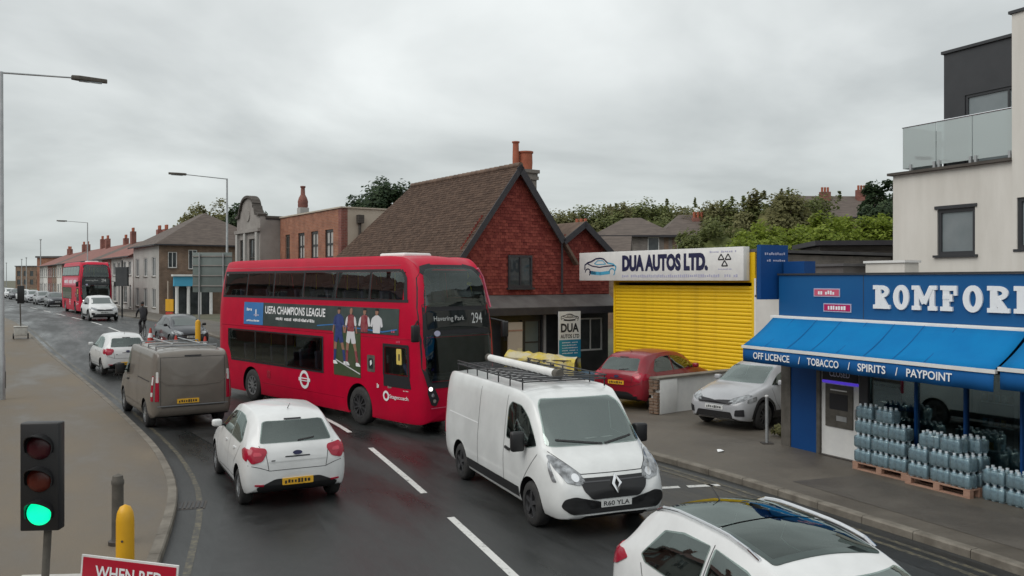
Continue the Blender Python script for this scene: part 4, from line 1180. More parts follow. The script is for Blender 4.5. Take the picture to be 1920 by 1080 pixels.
# awning: sloping fabric, front bar, valance with lettering
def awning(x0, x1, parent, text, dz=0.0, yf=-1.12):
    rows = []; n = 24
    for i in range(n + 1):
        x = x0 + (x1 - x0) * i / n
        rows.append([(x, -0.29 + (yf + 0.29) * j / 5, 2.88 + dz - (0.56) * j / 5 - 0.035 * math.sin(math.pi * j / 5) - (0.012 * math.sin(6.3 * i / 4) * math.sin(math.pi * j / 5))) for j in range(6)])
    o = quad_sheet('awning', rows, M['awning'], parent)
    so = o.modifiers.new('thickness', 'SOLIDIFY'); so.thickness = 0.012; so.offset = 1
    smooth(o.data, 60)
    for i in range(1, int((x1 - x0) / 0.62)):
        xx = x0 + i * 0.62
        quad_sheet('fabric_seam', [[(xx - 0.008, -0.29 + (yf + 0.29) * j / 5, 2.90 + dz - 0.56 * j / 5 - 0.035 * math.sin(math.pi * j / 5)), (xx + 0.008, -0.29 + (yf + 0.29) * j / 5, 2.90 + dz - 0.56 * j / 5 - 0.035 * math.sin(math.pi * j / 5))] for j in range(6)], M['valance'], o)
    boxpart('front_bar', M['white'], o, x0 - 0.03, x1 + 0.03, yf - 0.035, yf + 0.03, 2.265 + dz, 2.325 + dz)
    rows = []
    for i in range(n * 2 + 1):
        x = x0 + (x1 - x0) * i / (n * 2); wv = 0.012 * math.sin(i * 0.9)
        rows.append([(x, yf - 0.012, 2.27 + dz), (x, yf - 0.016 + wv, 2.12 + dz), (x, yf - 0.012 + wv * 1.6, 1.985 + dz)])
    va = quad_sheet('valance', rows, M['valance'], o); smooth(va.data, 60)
    sv = va.modifiers.new('thickness', 'SOLIDIFY'); sv.thickness = 0.008; sv.offset = 0
    for xx in (x0 + 0.6, (x0 + x1) / 2, x1 - 0.6):
        MB().path([(xx, -0.25, 2.82 + dz), (xx + 0.25, -0.7, 2.5 + dz), (xx, yf, 2.28 + dz)], 0.02).build('folding_arm', M['steel'], o)
    for (tx, a, b2) in text:
        lettering('lettering', tx, M['letter'], va, lambda u, v: (u, yf - 0.04, v + dz), a, b2, 2.065, 2.205, bold=0.018)
    return o
awning(0.05, 5.62, sh, (('OFF LICENCE', 0.38, 1.40), ('/', 1.63, 1.68), ('TOBACCO', 1.86, 2.63), ('/', 2.84, 2.89), ('SPIRITS', 3.06, 3.66), ('/', 3.86, 3.91), ('PAYPOINT', 4.08, 4.93)))
awning(5.72, 11.3, sh, (), 0.05)
# shop shelves and cold cabinets seen through the glass
for k in range(3):
    x = 3.5 + k * 0.82; cb = thing('drinks_cabinet', ['left', 'middle', 'right'][k] + 'most of three glass door drinks cabinets inside the blue shop', 'cabinet', sh.location, SD, 'drinks cabinets in the shop')
    boxpart('carcass', M['sign_back'], cb, x, x + 0.78, 1.6, 2.2, 0.13, 2.35)
    boxpart('door_frame', M['steel'], cb, x + 0.70, x + 0.77, 1.55, 1.598, 0.2, 2.3)
    for j in range(4):
        boxpart('shelf', M['white'], cb, x + 0.05, x + 0.69, 1.56, 1.598, 0.5 + j * 0.45, 0.53 + j * 0.45)
        for i in range(5):
            mm = M[('kit_red', 'sky_ink', 'plate_y', 'kit_white', 'ad_green')[(i * 2 + j + k) % 5]]
            boxpart('drink_can', mm, cb, x + 0.08 + i * 0.12, x + 0.16 + i * 0.12, 1.565, 1.597, 0.535 + j * 0.45, 0.66 + j * 0.45)

# water packs stacked against the window, some of them on pallets
pk = MB(); PW, PD, PH = 0.37, 0.27, 0.27
for i in range(3):
    for j in range(2):
        cxp, cyp = -PW / 2 + (i + 0.5) * PW / 3, -PD / 2 + (j + 0.5) * PD / 2
        pk.lathe([(0.05, 0.0), (0.060, 0.01), (0.060, 0.06), (0.055, 0.08), (0.060, 0.10), (0.060, 0.17), (0.045, 0.215), (0.022, 0.24), (0.022, 0.262)], (cxp, cyp, 0), 8, caps=True)
pk_me = pk.build('water_pack', M['water_pack'], None, sm=50)
pk_mesh = pk_me.data; bpy.data.objects.remove(pk_me)
fl = MB(); fl.box(-PW / 2, PW / 2, -PD / 2, PD / 2, 0.010, 0.222)
fl_o = fl.build('film', M['shrink_film'], None, bevel=0.03, sm=50); fl_mesh = fl_o.data; bpy.data.objects.remove(fl_o)
cpb = MB()
for i in range(3):
    for j in range(2):
        cpb.lathe([(0.026, 0.245), (0.026, 0.272), (0.0, 0.274)], (-PW / 2 + (i + 0.5) * PW / 3, -PD / 2 + (j + 0.5) * PD / 2, 0), 8)
cap_o = cpb.build('caps', M['cap'], None); cap_mesh = cap_o.data; bpy.data.objects.remove(cap_o)
cs, sn = math.cos(SD), math.sin(SD)
def shop_pt(x, y, z): return (5.88 + x * cs - y * sn, 18.6 + x * sn + y * cs, z)
def water_pack(x, y, z, r, lab, grp):
    o = thing('water_pack', lab, 'water bottles', shop_pt(x, y, z), SD + r, grp)
    for nm, me in (('bottles', pk_mesh), ('film', fl_mesh), ('caps', cap_mesh)):
        c = bpy.data.objects.new(nm, me); COL.objects.link(c); c.parent = o
        if nm != 'film': c['kind'] = 'stuff'
rw = random.Random(9)
def pallet(name, lab, x0, x1, y0, y1, loose=False):
    o = thing(name, lab, 'pallet', shop_pt(x0, y0, 0.11), SD)
    w, d = x1 - x0, y1 - y0
    for k in range(5):
        a = k * (w - 0.1) / 4 if False else 0
        boxpart('top_board', M['wood'], o, 0, w, k * (d - 0.1) / 4, k * (d - 0.1) / 4 + 0.095, 0.122, 0.144)
    for k in range(3):
        boxpart('bottom_board', M['wood'], o, 0, w, k * (d - 0.1) / 2, k * (d - 0.1) / 2 + 0.095, 0.0, 0.022)
    for i in range(3):
        for j in range(3):
            boxpart('block', M['wood'], o, i * (w - 0.12) / 2, i * (w - 0.12) / 2 + 0.12, j * (d - 0.1) / 2 + 0.002, j * (d - 0.1) / 2 + 0.092, 0.0225, 0.1215)
    return o
pallet('wooden_pallet', 'reddish wooden pallet under the right hand water packs in front of the shop', 3.62, 4.86, -0.62, -0.04)
pallet('wooden_pallet', 'pale wooden pallet under the left hand water packs next to the shop door', 2.36, 3.56, -0.50, -0.04)
TIER = ('bottom', 'second', 'third', 'fourth', 'fifth', 'sixth')
COLN = ('left', 'middle', 'right')
for k in range(3):
    for i in range(3):
        water_pack(2.57 + i * 0.385 + rw.uniform(-.015, .015), -0.36 + rw.uniform(-.015, .015), 0.256 + k * 0.275, rw.uniform(-.04, .04),
                   f'{COLN[i]} water bottle pack in the {TIER[k]} tier of the stack nearest the shop door', 'water packs by the shop door')
for i, (xx, kk, nm) in enumerate(((2.58, 3, 'left'), (3.06, 3, 'middle'))):
    water_pack(xx, -0.34 + rw.uniform(-.03, .03), 0.256 + kk * 0.275, rw.uniform(-.08, .08), f'{nm} loose water bottle pack in the {TIER[kk]} tier, topping the stack nearest the shop door', 'water packs by the shop door')
for k in range(2):
    for i in range(3):
        water_pack(3.86 + i * 0.40 + rw.uniform(-.015, .015), -0.47 + rw.uniform(-.02, .02), 0.256 + k * 0.275, rw.uniform(-.05, .05),
                   f'{COLN[i]} water bottle pack in the {TIER[k]} tier at the front of the reddish pallet', 'water packs on the wooden pallet')
        water_pack(3.86 + i * 0.40, -0.19, 0.256 + k * 0.275, rw.uniform(-.03, .03), f'{COLN[i]} water bottle pack in the {TIER[k]} tier of the back row on the reddish pallet', 'water packs on the wooden pallet')
for xx, yy, nm in ((4.02, -0.42, 'left'), (4.45, -0.44, 'right'), (4.62, -0.16, 'rearmost')): water_pack(xx, yy, 0.256 + 2 * 0.275, rw.uniform(-.2, .2), f'{nm} tilted water bottle pack on top of the reddish pallet stack', 'water packs on the wooden pallet')
for k in range(2):
    for i in range(2): water_pack(5.12 + i * 0.40, -0.30, 0.11 + k * 0.275, rw.uniform(-.05, .05), f'{("left", "right")[i]} water bottle pack of the {("lower", "upper")[k]} pair on the pavement right of the reddish pallet', 'water packs on the pavement')

# cream wall between garage and shop
cw = thing('yard_wall', 'cream rendered yard wall between the yellow shutter and the blue shop', 'wall', ga.location, ga.rotation_euler.z)
boxpart('render', M['cream2'], cw, GL + 0.21, GL + 3.0, -0.20, 0.05, 0, 3.18); boxpart('coping', M['stone_dark'], cw, GL + 0.19, GL + 3.0, -0.24, 0.09, 3.182, 3.25)

# ------------------------------------------------------------------ modern cream building
mb = thing('modern_building', 'cream rendered modern block with glass balcony above the blue shop', 'building', (10.27, 23.0, 0), SD)
LW = 3.33
wall('wall', M['cream'], mb, LW, 6.5, [(1.33, 2.37, 4.33, 5.50)], depth=0.12)
window(mb, 1.33, 2.37, 4.33, 5.50, M['anthracite_frame'], M['white_glass'], y=0.10, t=0.09, fd=0.06, sill=M['anthracite_frame'])
boxpart('window_head', M['anthracite_frame'], mb, 1.27, 2.43, -0.03, -0.002, 5.50, 5.58)
wall('tower_wall', M['cream'], mb, 8.0, 9.93, [(0.12 + LW, 1.4 + LW, 4.42, 5.62), (2.6 + LW, 3.9 + LW, 4.42, 5.62)], x0=LW, y=-0.05, depth=0.12)
for a in (0.12, 2.6): window(mb, LW + a, LW + a + 1.29, 4.42, 5.62, M['anthracite_frame'], M['white_glass'], y=0.05, nx=2, t=0.09, fd=0.06, sill=M['anthracite_frame'])
shell(mb, M['cream'], 0, LW, 0.0, 9, 0, 6.5); shell(mb, M['cream'], LW, LW + 8, -0.05, 9, 0, 9.93)
boxpart('tower_coping', M['anthracite'], mb, LW - 0.06, LW + 8.05, -0.10, 9.05, 9.932, 10.0)
boxpart('coping', M['timber_dark'], mb, -0.10, LW - 0.002, -0.12, 0.45, 6.502, 6.57)
boxpart('terrace_floor', M['slate'], mb, 0.0, LW - 0.002, 0.452, 9, 6.502, 6.55)
gp = [(0.28, 1.26), (1.28, 2.26), (2.28, 3.32)]
for a, c in gp:
    bg = boxpart('balcony_glass', M['frosted'], mb, a, c, 0.04, 0.055, 6.66, 7.74)
boxpart('balcony_glass', M['frosted'], mb, 0.26, 0.275, 0.06, 1.6, 6.66, 7.74)
MB().tube((0.26, 0.047, 7.76), (LW, 0.047, 7.76), 0.022, n=8).build('handrail', M['chrome'], mb)
MB().tube((0.26, 0.047, 7.76), (0.26, 1.6, 7.76), 0.022, n=8).build('handrail', M['chrome'], mb)
for x in (0.5, 1.2, 1.34, 2.2, 2.34, 3.2): boxpart('clamp', M['steel'], mb, x, x + 0.06, 0.0, 0.10, 6.571, 6.75)
wall('upper_storey', M['anthracite'], mb, 6.0, 3.3, [(0.62 + 0.41, 3.4, 6.75, 8.62)], x0=0.41, z0=6.55, y=1.5, depth=0.1)
window(mb, 1.03, 3.4, 6.75, 8.62, M['anthracite_frame'], M['white_glass'], y=1.58, nx=2, t=0.07)
shell(mb, M['anthracite'], 0.41, 6.41, 1.5, 8.5, 6.55, 9.85, name='upper_wall')
boxpart('upper_roof', M['anthracite'], mb, 0.36, 6.45, 1.44, 8.55, 9.852, 9.93)
boxpart('dark_recess', M['dark_shop'], mb, 0.02, 0.75, -0.03, -0.002, 3.55, 4.08)  # dark panel on the wall, shade of a door recess given as colour
# round table added to stand in for the dark oval reflected in the glass
tb2 = thing('terrace_table', 'dark round table added to stand in for the oval reflection in the balcony glass', 'table', (10.27 + 1.0 * cs - 0.75 * sn, 23.0 + 1.0 * sn + 0.75 * cs, 6.55), SD)
MB().lathe([(0.42, 0.70), (0.45, 0.72), (0.45, 0.76), (0.0, 0.78)], n=24).build('table_top', M['dark_metal'], tb2, sm=40)
MB().tube((0, 0, 0), (0, 0, 0.7), 0.04, n=10).build('pedestal', M['dark_metal'], tb2); MB().lathe([(0.26, 0.0), (0.26, 0.02), (0.05, 0.05)], n=18).build('foot', M['dark_metal'], tb2)
# flat-roofed odds and ends between shop roof and trees
rb = thing('roof_parapet', 'white parapet box on the flat roof beside the cream block', 'parapet', (8.95, 21.6, 3.4), SD)
boxpart('upstand', M['cream'], rb, 0.0, 1.15, 0, 0.5, 0, 0.72); boxpart('coping', M['white'], rb, -0.04, 1.19, -0.04, 0.54, 0.722, 0.78)
rb2 = thing('roof_plant_room', 'low grey brown plant room with white vent on the flat roof', 'roof box', (7.9, 22.6, 3.2), SD)
boxpart('casing', M['lead'], rb2, -0.4, 1.1, 0, 0.8, 0, 0.85); boxpart('vent', M['white'], rb2, -0.15, 0.15, -0.06, -0.002, 0.62, 0.80); boxpart('lid', M['slate'], rb2, -0.45, 1.15, -0.05, 0.85, 0.852, 0.92)
sd2 = thing('timber_outbuilding', 'dark brown timber clad outbuilding with flat roof below the bright green bushes', 'outbuilding', (11.0, 30.5, 0), R(-8))
for k in range(28): boxpart('cladding_board', M['timber_dark'], sd2, 0.0, 5.6, -0.012 * (k % 2), 0.04, 0.1 + k * 0.172, 0.1 + k * 0.172 + 0.165)
shell(sd2, M['timber_dark'], 0.0, 5.6, 0.042, 4, 0, 4.9); boxpart('roof', M['bargeboard'], sd2, -0.2, 5.8, -0.25, 4.2, 4.93, 5.10)
# ------------------------------------------------------------------ buildings up the street
def turn(o, loc, rz): o.location = loc; o.rotation_euler = (0, 0, rz); return o
def street(r, back=0.0):
    p = fac(r); nrm = Vector((0.823, 0.568)); return (p[0] + nrm.x * back, p[1] + nrm.y * back, 0.0)

bb = thing('brick_building', 'orange brick flat roofed building left of the steep brown roof', 'building', street(20.1, 0.5), FAC)
BW = 8.4
bw_px = ((0.85, 1.5), (2.75, 3.65), (4.55, 5.5), (6.4, 7.4))
wall('wall', M['brick_orange'], bb, BW, 7.1, [(a, b2, 4.75, 6.15) for a, b2 in bw_px] + [(1, 3, 0.8, 2.8), (4.6, 7.4, 0.8, 2.8)])
for i, (a, b2) in enumerate(bw_px): window(bb, a, b2, 4.75, 6.15, M['dark_metal'] if i else M['timber_dark'], M['house_glass'] if i == 0 else M['grey_render'], nx=2, nz=2, t=0.11, sill=M['brick_red'])
window(bb, 1, 3, 0.8, 2.8, M['white'], M['house_glass'], nx=2); window(bb, 4.6, 7.4, 0.8, 2.8, M['white'], M['house_glass'], nx=3)
shell(bb, M['sand'], 0, BW, 0.0, 8, 0, 7.1)
boxpart('coping', M['sand'], bb, -0.05, BW + 0.06, -0.06, 8.05, 7.102, 7.17)
boxpart('corner_quoin', M['brick_red'], bb, BW - 0.35, BW + 0.012, -0.015, 0.3, 0, 7.1)
MB().tube((BW + 0.08, 0.9, 3), (BW + 0.08, 0.9, 6.4), 0.07, n=8).build('rainwater_pipe', M['timber_dark'], bb); boxpart('rainwater_hopper', M['timber_dark'], bb, BW + 0.02, BW + 0.25, 0.75, 1.05, 6.4, 6.8)

gb = thing('gabled_grey_building', 'grey stucco building with curved parapet gable next to the orange brick building', 'building', street(24.3, -0.6), FAC)
W2 = 4.15
wall('wall', M['stucco_grey'], gb, W2, 7.0, [(0.55, 1.35, 3.9, 6.0), (2.2, 3.4, 3.9, 6.0), (0.6, 3.5, 0.5, 2.8)])
window(gb, 0.55, 1.35, 3.9, 6.0, M['timber_dark'], M['house_glass'], nz=2); window(gb, 2.2, 3.4, 3.9, 6.0, M['timber_dark'], M['house_glass'], nx=2, nz=2); window(gb, 0.6, 3.5, 0.5, 2.8, M['dark_metal'], M['house_glass'], nx=3)
for x in (0.08, 1.55, 3.62): boxpart('pilaster', M['grey_render'], gb, x, x + 0.32, -0.13, -0.002, 3.3, 6.35)
boxpart('string_course', M['stucco_grey'], gb, -0.05, W2 + 0.05, -0.16, -0.002, 6.36, 6.55)
pp2 = [(0.0, 7.0), (0.0, 7.25), (0.55, 7.3), (0.75, 7.75)] + [(W2 / 2 - 0.05 + 1.15 * math.cos(t), 7.72 + 0.62 * math.sin(t)) for t in np.linspace(math.pi, 0, 12)] + [(W2 - 0.85, 7.75), (W2 - 0.6, 7.3), (W2, 7.2), (W2, 7.0)]
MB().prism(pp2, 0.0, 0.3).build('parapet_gable', M['stucco_grey'], gb)
arc = MB()
P3 = pp2[1:-1]
for a, c in zip(P3[:-1], P3[1:]):
    a, c = Vector((a[0], 0.12, a[1])), Vector((c[0], 0.12, c[1])); d = (c - a)
    if d.length < 0.02: continue
    d.normalize(); n2 = Vector((-d.z, 0, d.x)); arc.obox((a + c) / 2 + n2 * 0.06, (c - a) / 2 * 1.05, (0, 0.24, 0), n2 * 0.07)
arc.build('gable_coping', M['timber_dark'], gb)
MB().lathe([(0.34, -0.06), (0.36, -0.02), (0.36, 0.0)], (W2 / 2, 0, 7.35), 16, 'Y').build('roundel', M['stucco_grey'], gb)
shell(gb, M['stucco_grey'], 0, W2, 0, 9, 0, 7.0); boxpart('roof', M['slate'], gb, 0, W2, 0.302, 9, 7.0, 7.08)
boxpart('coping', M['timber_dark'], gb, W2 - 0.2, W2 + 0.08, 0.302, 9, 7.082, 7.22)
chb = MB().box(-0.05, 0.50, 3.65, 4.2, 6.5, 8.1).build('chimney', M['grey_render'], gb)
MB().lathe([(0.28, 8.1), (0.31, 8.2), (0.30, 8.38), (0.32, 8.45), (0.25, 8.7), (0.14, 8.9), (0.12, 9.3), (0.16, 9.33), (0.16, 9.42), (0.08, 9.42)], (0.22, 3.92, 0), 12).build('chimney_pot', M['brick_red'], chb, sm=40)
wl_ = boxpart('wall_lamp', M['white'], gb, W2 + 0.002, W2 + 0.14, 1.4, 1.75, 5.1, 5.45)

def hipped(name, label, loc, rz, w, d, eave, ridge, wm, side_m, roof_m, holes, side_holes, cat='house', z=0.0, ov=0.35, hip=True, chim=(), frame=None, grp=None, hipl=None):
    o = thing(name, label, cat, (loc[0], loc[1], z), rz, grp); frame = frame or M['white']
    wall('wall', wm, o, w, eave, holes)
    for q in holes: window(o, q[0], q[1], q[2], q[3], frame, M['house_glass'], nx=2 if q[1] - q[0] > 0.9 else 1, sill=M['kerb'])
    turn(wall('side_wall', side_m, o, d, eave, side_holes), (w, 0, 0), math.pi / 2)
    for q in side_holes: turn(window(o, q[0], q[1], q[2], q[3], frame, M['house_glass'], nx=2, sill=M['kerb']), (w, 0, 0), math.pi / 2)
    b = MB(); b.add([(0, 0, 0), (0, d, 0), (0, d, eave), (0, 0, eave)], [(0, 1, 2, 3)]); b.add([(0, d, 0), (w, d, 0), (w, d, eave), (0, d, eave)], [(0, 1, 2, 3)]); b.build('rear_wall', side_m, o)
    r = MB(); hl = (hipl or d / 2) if hip else -ov
    e = eave - 0.02
    r0, r1 = ((hl, d / 2, ridge), (w - hl, d / 2, ridge)) if hip else ((-0.05, d / 2, ridge), (w + 0.05, d / 2, ridge))
    xo = ov if hip else 0.05
    c0, c1, c2, c3 = (-xo, -ov, e), (w + xo, -ov, e), (w + xo, d + ov, e), (-xo, d + ov, e)
    r.add([c0, c1, r1, r0], [(0, 1, 2, 3)]); r.add([c2, c3, r0, r1], [(0, 1, 2, 3)])
    r.add([c1, c2, r1], [(0, 1, 2)]); r.add([c3, c0, r0], [(0, 1, 2)]); r.add([c0, c3, c2, c1], [(0, 1, 2, 3)])
    rf2 = r.build('roof', roof_m, o)
    boxpart('gutter', M['bargeboard'], o, -xo, w + xo, -ov - 0.09, -ov - 0.002, e - 0.12, e - 0.01)
    if hip: boxpart('gutter', M['bargeboard'], o, w + xo + 0.002, w + xo + 0.09, -ov, d + ov, e - 0.12, e - 0.01)
    for (x, y, zt) in chim:
        c = boxpart('chimney', M['brick_red'], rf2, x, x + 0.9, y, y + 0.5, ridge - 0.9, zt)
        for k in range(3): MB().lathe([(0.10, zt), (0.11, zt + 0.4), (0.08, zt + 0.42)], (x + 0.18 + k * 0.27, y + 0.25, 0), 8).build('chimney_pot', M['pot'], rf2)
    return o
hh = hipped('hip_roofed_house', 'brown brick house with hipped roof and pale front beyond the side street', street(57.4), FAC, 10.2, 9.5, 6.65, 9.6, M['grey_render'], M['brick_brown'], M['roof_brown'],
            [(1.0, 2.4, 4.0, 5.6), (4.4, 5.8, 4.0, 5.6), (7.6, 9.0, 4.0, 5.6), (1.0, 2.4, 1.4, 3.0), (4.4, 5.8, 1.4, 3.0), (7.6, 9.0, 1.4, 3.0)],
            [(0.7, 1.4, 4.7, 6.0), (2.3, 3.0, 4.6, 6.2)], hipl=4.2)
# little shop with white columns at the house's flank
fsq = thing('column_shop', 'small shop front with white columns and pale blue fascia at the brown brick house', 'shop', (street(47.2)[0] + 0.95, street(47.2)[1] + 0.3, 0.7), FAC + math.pi / 2)
boxpart('fascia', M['sky_ink'], fsq, 0.0, 3.2, -0.7, -0.3, 2.5, 3.3); boxpart('cornice', M['white'], fsq, -0.15, 3.3, -0.85, -0.28, 3.302, 3.45)
for k in range(4): MB().lathe([(0.17, 0.0), (0.14, 0.12), (0.13, 2.3), (0.18, 2.5)], (0.25 + k * 0.9, -0.5, 0), 12).build('column', M['white'], fsq, sm=40)
boxpart('glazing', M['house_glass'], fsq, 0.05, 3.15, -0.12, -0.05, 0, 2.5)

rows_m = [('brick_red', 'roof_red'), ('grey_render', 'roof_red'), ('cream2', 'roof_red'), ('brick_red', 'roof_red'), ('brick_brown', 'roof_red'), ('cream', 'roof_brown')]
ords = ['nearest', 'second', 'third', 'fourth', 'fifth', 'sixth', 'seventh', 'eighth', 'ninth', 'tenth', 'eleventh', 'twelfth', 'thirteenth', 'farthest']
for k in range(14):
    a, c = rows_m[(k * 5 + 2) % 6] if k else ('cream2', 'roof_red')
    nm = {'brick_red': 'red brick', 'grey_render': 'grey rendered', 'cream2': 'white fronted', 'brick_brown': 'brown brick', 'cream': 'cream'}[a]
    hipped('terraced_house', f'{nm} terraced house, {ords[k]} of the row behind the farther bus', street(57.6 + 5.4 * (k + 1)), FAC, 5.38, 8.0, 5.7, 7.7, M[a], M['brick_red'], M[c],
           [(0.7, 2.2, 3.9, 5.2), (3.2, 4.6, 3.9, 5.2), (0.7, 2.6, 1.3, 2.9), (3.6, 4.5, 0.9, 3.0)], [], z=0.25 + 0.0 * k, hip=False, chim=((2.0 + 0.37 * (k * 7 % 4), 3.3 + 0.3 * (k % 3), 8.35 + 0.17 * (k * 5 % 4)),) if k % 3 != 2 else (), grp='terrace up the street')
# far blocks that close the view
def far_block(name, label, X0, X1, Y, h, m, nwin):
    o = thing(name, label, 'building', (X0, Y, 0), R(-6))
    w = X1 - X0; holes = []
    for k in range(nwin):
        for j in range(2):
            x = (k + 0.25) * w / nwin; holes.append((x, x + w / nwin * 0.5, 2.2 + j * (h - 2.5) / 2, 2.2 + j * (h - 2.5) / 2 + (h - 2.5) * 0.3))
    wall('wall', m, o, w, h, holes)
    for q in holes: boxpart('pane', M['house_glass'], o, q[0], q[1], 0.10, 0.14, q[2], q[3])
    shell(o, m, 0, w, 0.0, 10, 0, h); boxpart('roof', M['slate'], o, -0.2, w + 0.2, -0.2, 10.2, h + 0.002, h + 0.3)
far_block('brick_block', 'orange brown flat roofed block far up the road left of the farther bus', -83.5, -74, 150, 7.6, M['brick_orange'], 4)
far_block('low_block', 'long low brown block at the far left end of the road', -160, -140, 275, 8.0, M['brick_brown'], 9)
for k, (px, Y, h) in enumerate(((60, 190, 7.2), (69, 185, 7.4), (30, 210, 6.8), (17, 215, 6.6), (100, 148, 9.5))):
    X = (px - 960) / 1600 * Y
    o = thing('distant_pole', f'thin pale pole far up the road, {["second", "third", "fourth", "fifth", "first"][k]} from the farther bus', 'pole', (X, Y - 4, 0.9), 0, 'distant poles')
    MB().tube((0, 0, 0), (0, 0, h), 0.11, 0.07, n=8).build('shaft', M['steel'], o)
    boxpart('cap', M['steel'], o, -0.12, 0.12, -0.12, 0.12, h, h + 0.2)

# houses on the slope behind
hipped('hillside_house', 'grey brick house with dark hipped roof showing above the garage sign', (6.0, 60, 0), R(-6), 5.2, 7, 6.85, 8.3, M['brick_grey'], M['brick_brown'], M['roof_brown'], [(1.2, 2.2, 5.5, 6.5), (3.5, 4.3, 5.3, 6.7)], [], hipl=2.0)
hipped('hillside_house', 'tan brick house with brown roof right of the grey brick house above the garage sign', (10.6, 59.5, 0), R(-3), 6.5, 7, 6.8, 8.5, M['brick_brown'], M['brick_brown'], M['roof_brown'], [(0.9, 2.1, 5.75, 6.4), (3.0, 4.7, 5.8, 6.5)], [], hipl=1.5, chim=((2.3, 2.2, 8.2),))
hipped('hillside_house', 'brown roofed house with pale chimneys above the bright green bushes', (25.2, 74, 0), R(4), 9.5, 8, 9.2, 11.4, M['brick_brown'], M['brick_brown'], M['roof_brown'], [], [], hip=False, chim=((3.0, 3.0, 11.7), (6.4, 3.0, 11.9)))
hipped('hillside_house', 'small roof with tall chimney pot peeping over the twin gable', (2.9, 52, 0), R(-10), 4.2, 6, 4.8, 6.5, M['brick_brown'], M['brick_brown'], M['roof_brown'], [], [], hip=False, chim=((0.6, 2.6, 7.2),))

# ------------------------------------------------------------------ trees
def tree(name, label, x, y, h, cr, leafm, n=46, per=120, base=None, squash=0.8, size=0.26, seed=0, sprigs=0, cat='tree', grp=None, trunk=True, z0=None, core=0.0):
    rg = np.random.default_rng(seed + int(abs(x) * 13 + y * 7)); z0 = gz(y) - 0.05 if z0 is None else z0
    o = thing(name, label, cat, (x, y, z0), 0, grp)
    n = int(n * (2.3 if core else 1.5)); per = int(per * 1.7); size *= 0.62
    ch_ = h - (base if base is not None else h * 0.35); cz = h - ch_ / 2
    cen = []
    for k in range(n):
        u = rg.normal(size=3); u /= np.linalg.norm(u); r = rg.uniform(0.60, 1.0)**0.6 if core else rg.uniform(0.35, 1.0)**0.55
        cen.append((u[0] * cr * r * rg.uniform(.8, 1.08), u[1] * cr * r, cz + u[2] * ch_ / 2 * r * rg.uniform(0.86, 1.03)))
    C_ = np.repeat(np.array(cen), per, axis=0); cs_ = np.repeat(rg.uniform(0.15, 0.30, n) * min(cr, ch_), per)
    q = rg.normal(size=(n * per, 3)); q = q / np.linalg.norm(q, axis=1)[:, None] * (rg.uniform(0, 1, n * per)**0.45 * cs_)[:, None]
    pos = C_ + q
    if sprigs:
        sp_ = []
        for k in range(sprigs):
            t0 = np.array([rg.uniform(-.8, .8) * cr, rg.uniform(-.5, .5) * cr, h * 0.93]); L_ = rg.uniform(0.5, 1.3); m_ = 70
            tt = rg.uniform(0, 1, m_)
            sp_.append(t0 + np.c_[rg.normal(size=m_) * 0.16 * (1.1 - tt), rg.normal(size=m_) * 0.16 * (1.1 - tt), L_ * tt])
        pos = np.vstack([pos] + sp_)
    N_ = len(pos)
    out = pos - np.array([0, 0, cz]); out /= np.linalg.norm(out, axis=1)[:, None] + 1e-6
    nrm = out * 0.9 + np.array([0, 0, 0.7]) + rg.normal(size=(N_, 3)) * 0.55
    a = np.cross(nrm, rg.normal(size=(N_, 3))); a /= np.linalg.norm(a, axis=1)[:, None]
    b_ = np.cross(nrm, a); b_ /= np.linalg.norm(b_, axis=1)[:, None]
    s1 = (size * rg.uniform(0.5, 1.15, N_))[:, None]; s2 = s1 * rg.uniform(0.5, 0.8, N_)[:, None]
    VV = np.stack([pos - a * s1, pos + b_ * s2, pos + a * s1, pos - b_ * s2], axis=1).reshape(-1, 3).astype(np.float32)
    me = bpy.data.meshes.new('crown'); me.vertices.add(len(VV)); me.vertices.foreach_set('co', VV.ravel())
    me.loops.add(4 * N_); me.loops.foreach_set('vertex_index', np.arange(4 * N_, dtype=np.int32))
    me.polygons.add(N_); me.polygons.foreach_set('loop_start', np.arange(0, 4 * N_, 4, dtype=np.int32))
    me.update(calc_edges=True); me.validate()
    link_mesh('crown', me, leafm, o)
    if core:  # solid lump added inside the crown to brighten its dark gaps
        bmx = bmesh.new(); bmesh.ops.create_icosphere(bmx, subdivisions=4, radius=1.0)
        ph = rg.uniform(0, 6, 6)
        for w_ in bmx.verts:
            u = w_.co.copy(); k_ = core * (1 + 0.13 * math.sin(4.1 * u.x + ph[0]) * math.sin(3.7 * u.z + ph[1]) + 0.10 * math.sin(7.3 * u.y + ph[2]) * math.sin(6.6 * u.x + ph[3]) + 0.06 * math.sin(15 * u.z + ph[4]) * math.sin(14 * u.x + ph[5]))
            w_.co = Vector((u.x * cr * k_, u.y * cr * k_, cz + u.z * ch_ / 2 * k_))
        cm = bpy.data.meshes.new('inner_foliage'); bmx.to_mesh(cm); bmx.free(); smooth(cm, 180)
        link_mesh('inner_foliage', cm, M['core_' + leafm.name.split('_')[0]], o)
    if trunk:
        t = MB(); tr_ = max(0.10, h * 0.022)
        t.tube((0, 0, 0), (0.05, 0.02, h * 0.45), tr_ * 1.5, tr_, n=8)
        for c in cen[:7]:
            st_ = Vector((0.05, 0.02, h * 0.42)); mid = (st_ + Vector(c)) / 2 + Vector((0, 0, -0.2)); t.tube(st_, mid, tr_ * 0.8, tr_ * 0.5, n=6); t.tube(mid, c, tr_ * 0.5, tr_ * 0.2, n=6)
        t.build('trunk', M['bark'], o, sm=40)
    return o
tree('tree', 'dark green tree rising behind the orange brick building', -9.1, 62, 9.8, 3.0, M['leaf_dark'], 60, 110, base=5, sprigs=0, seed=1)
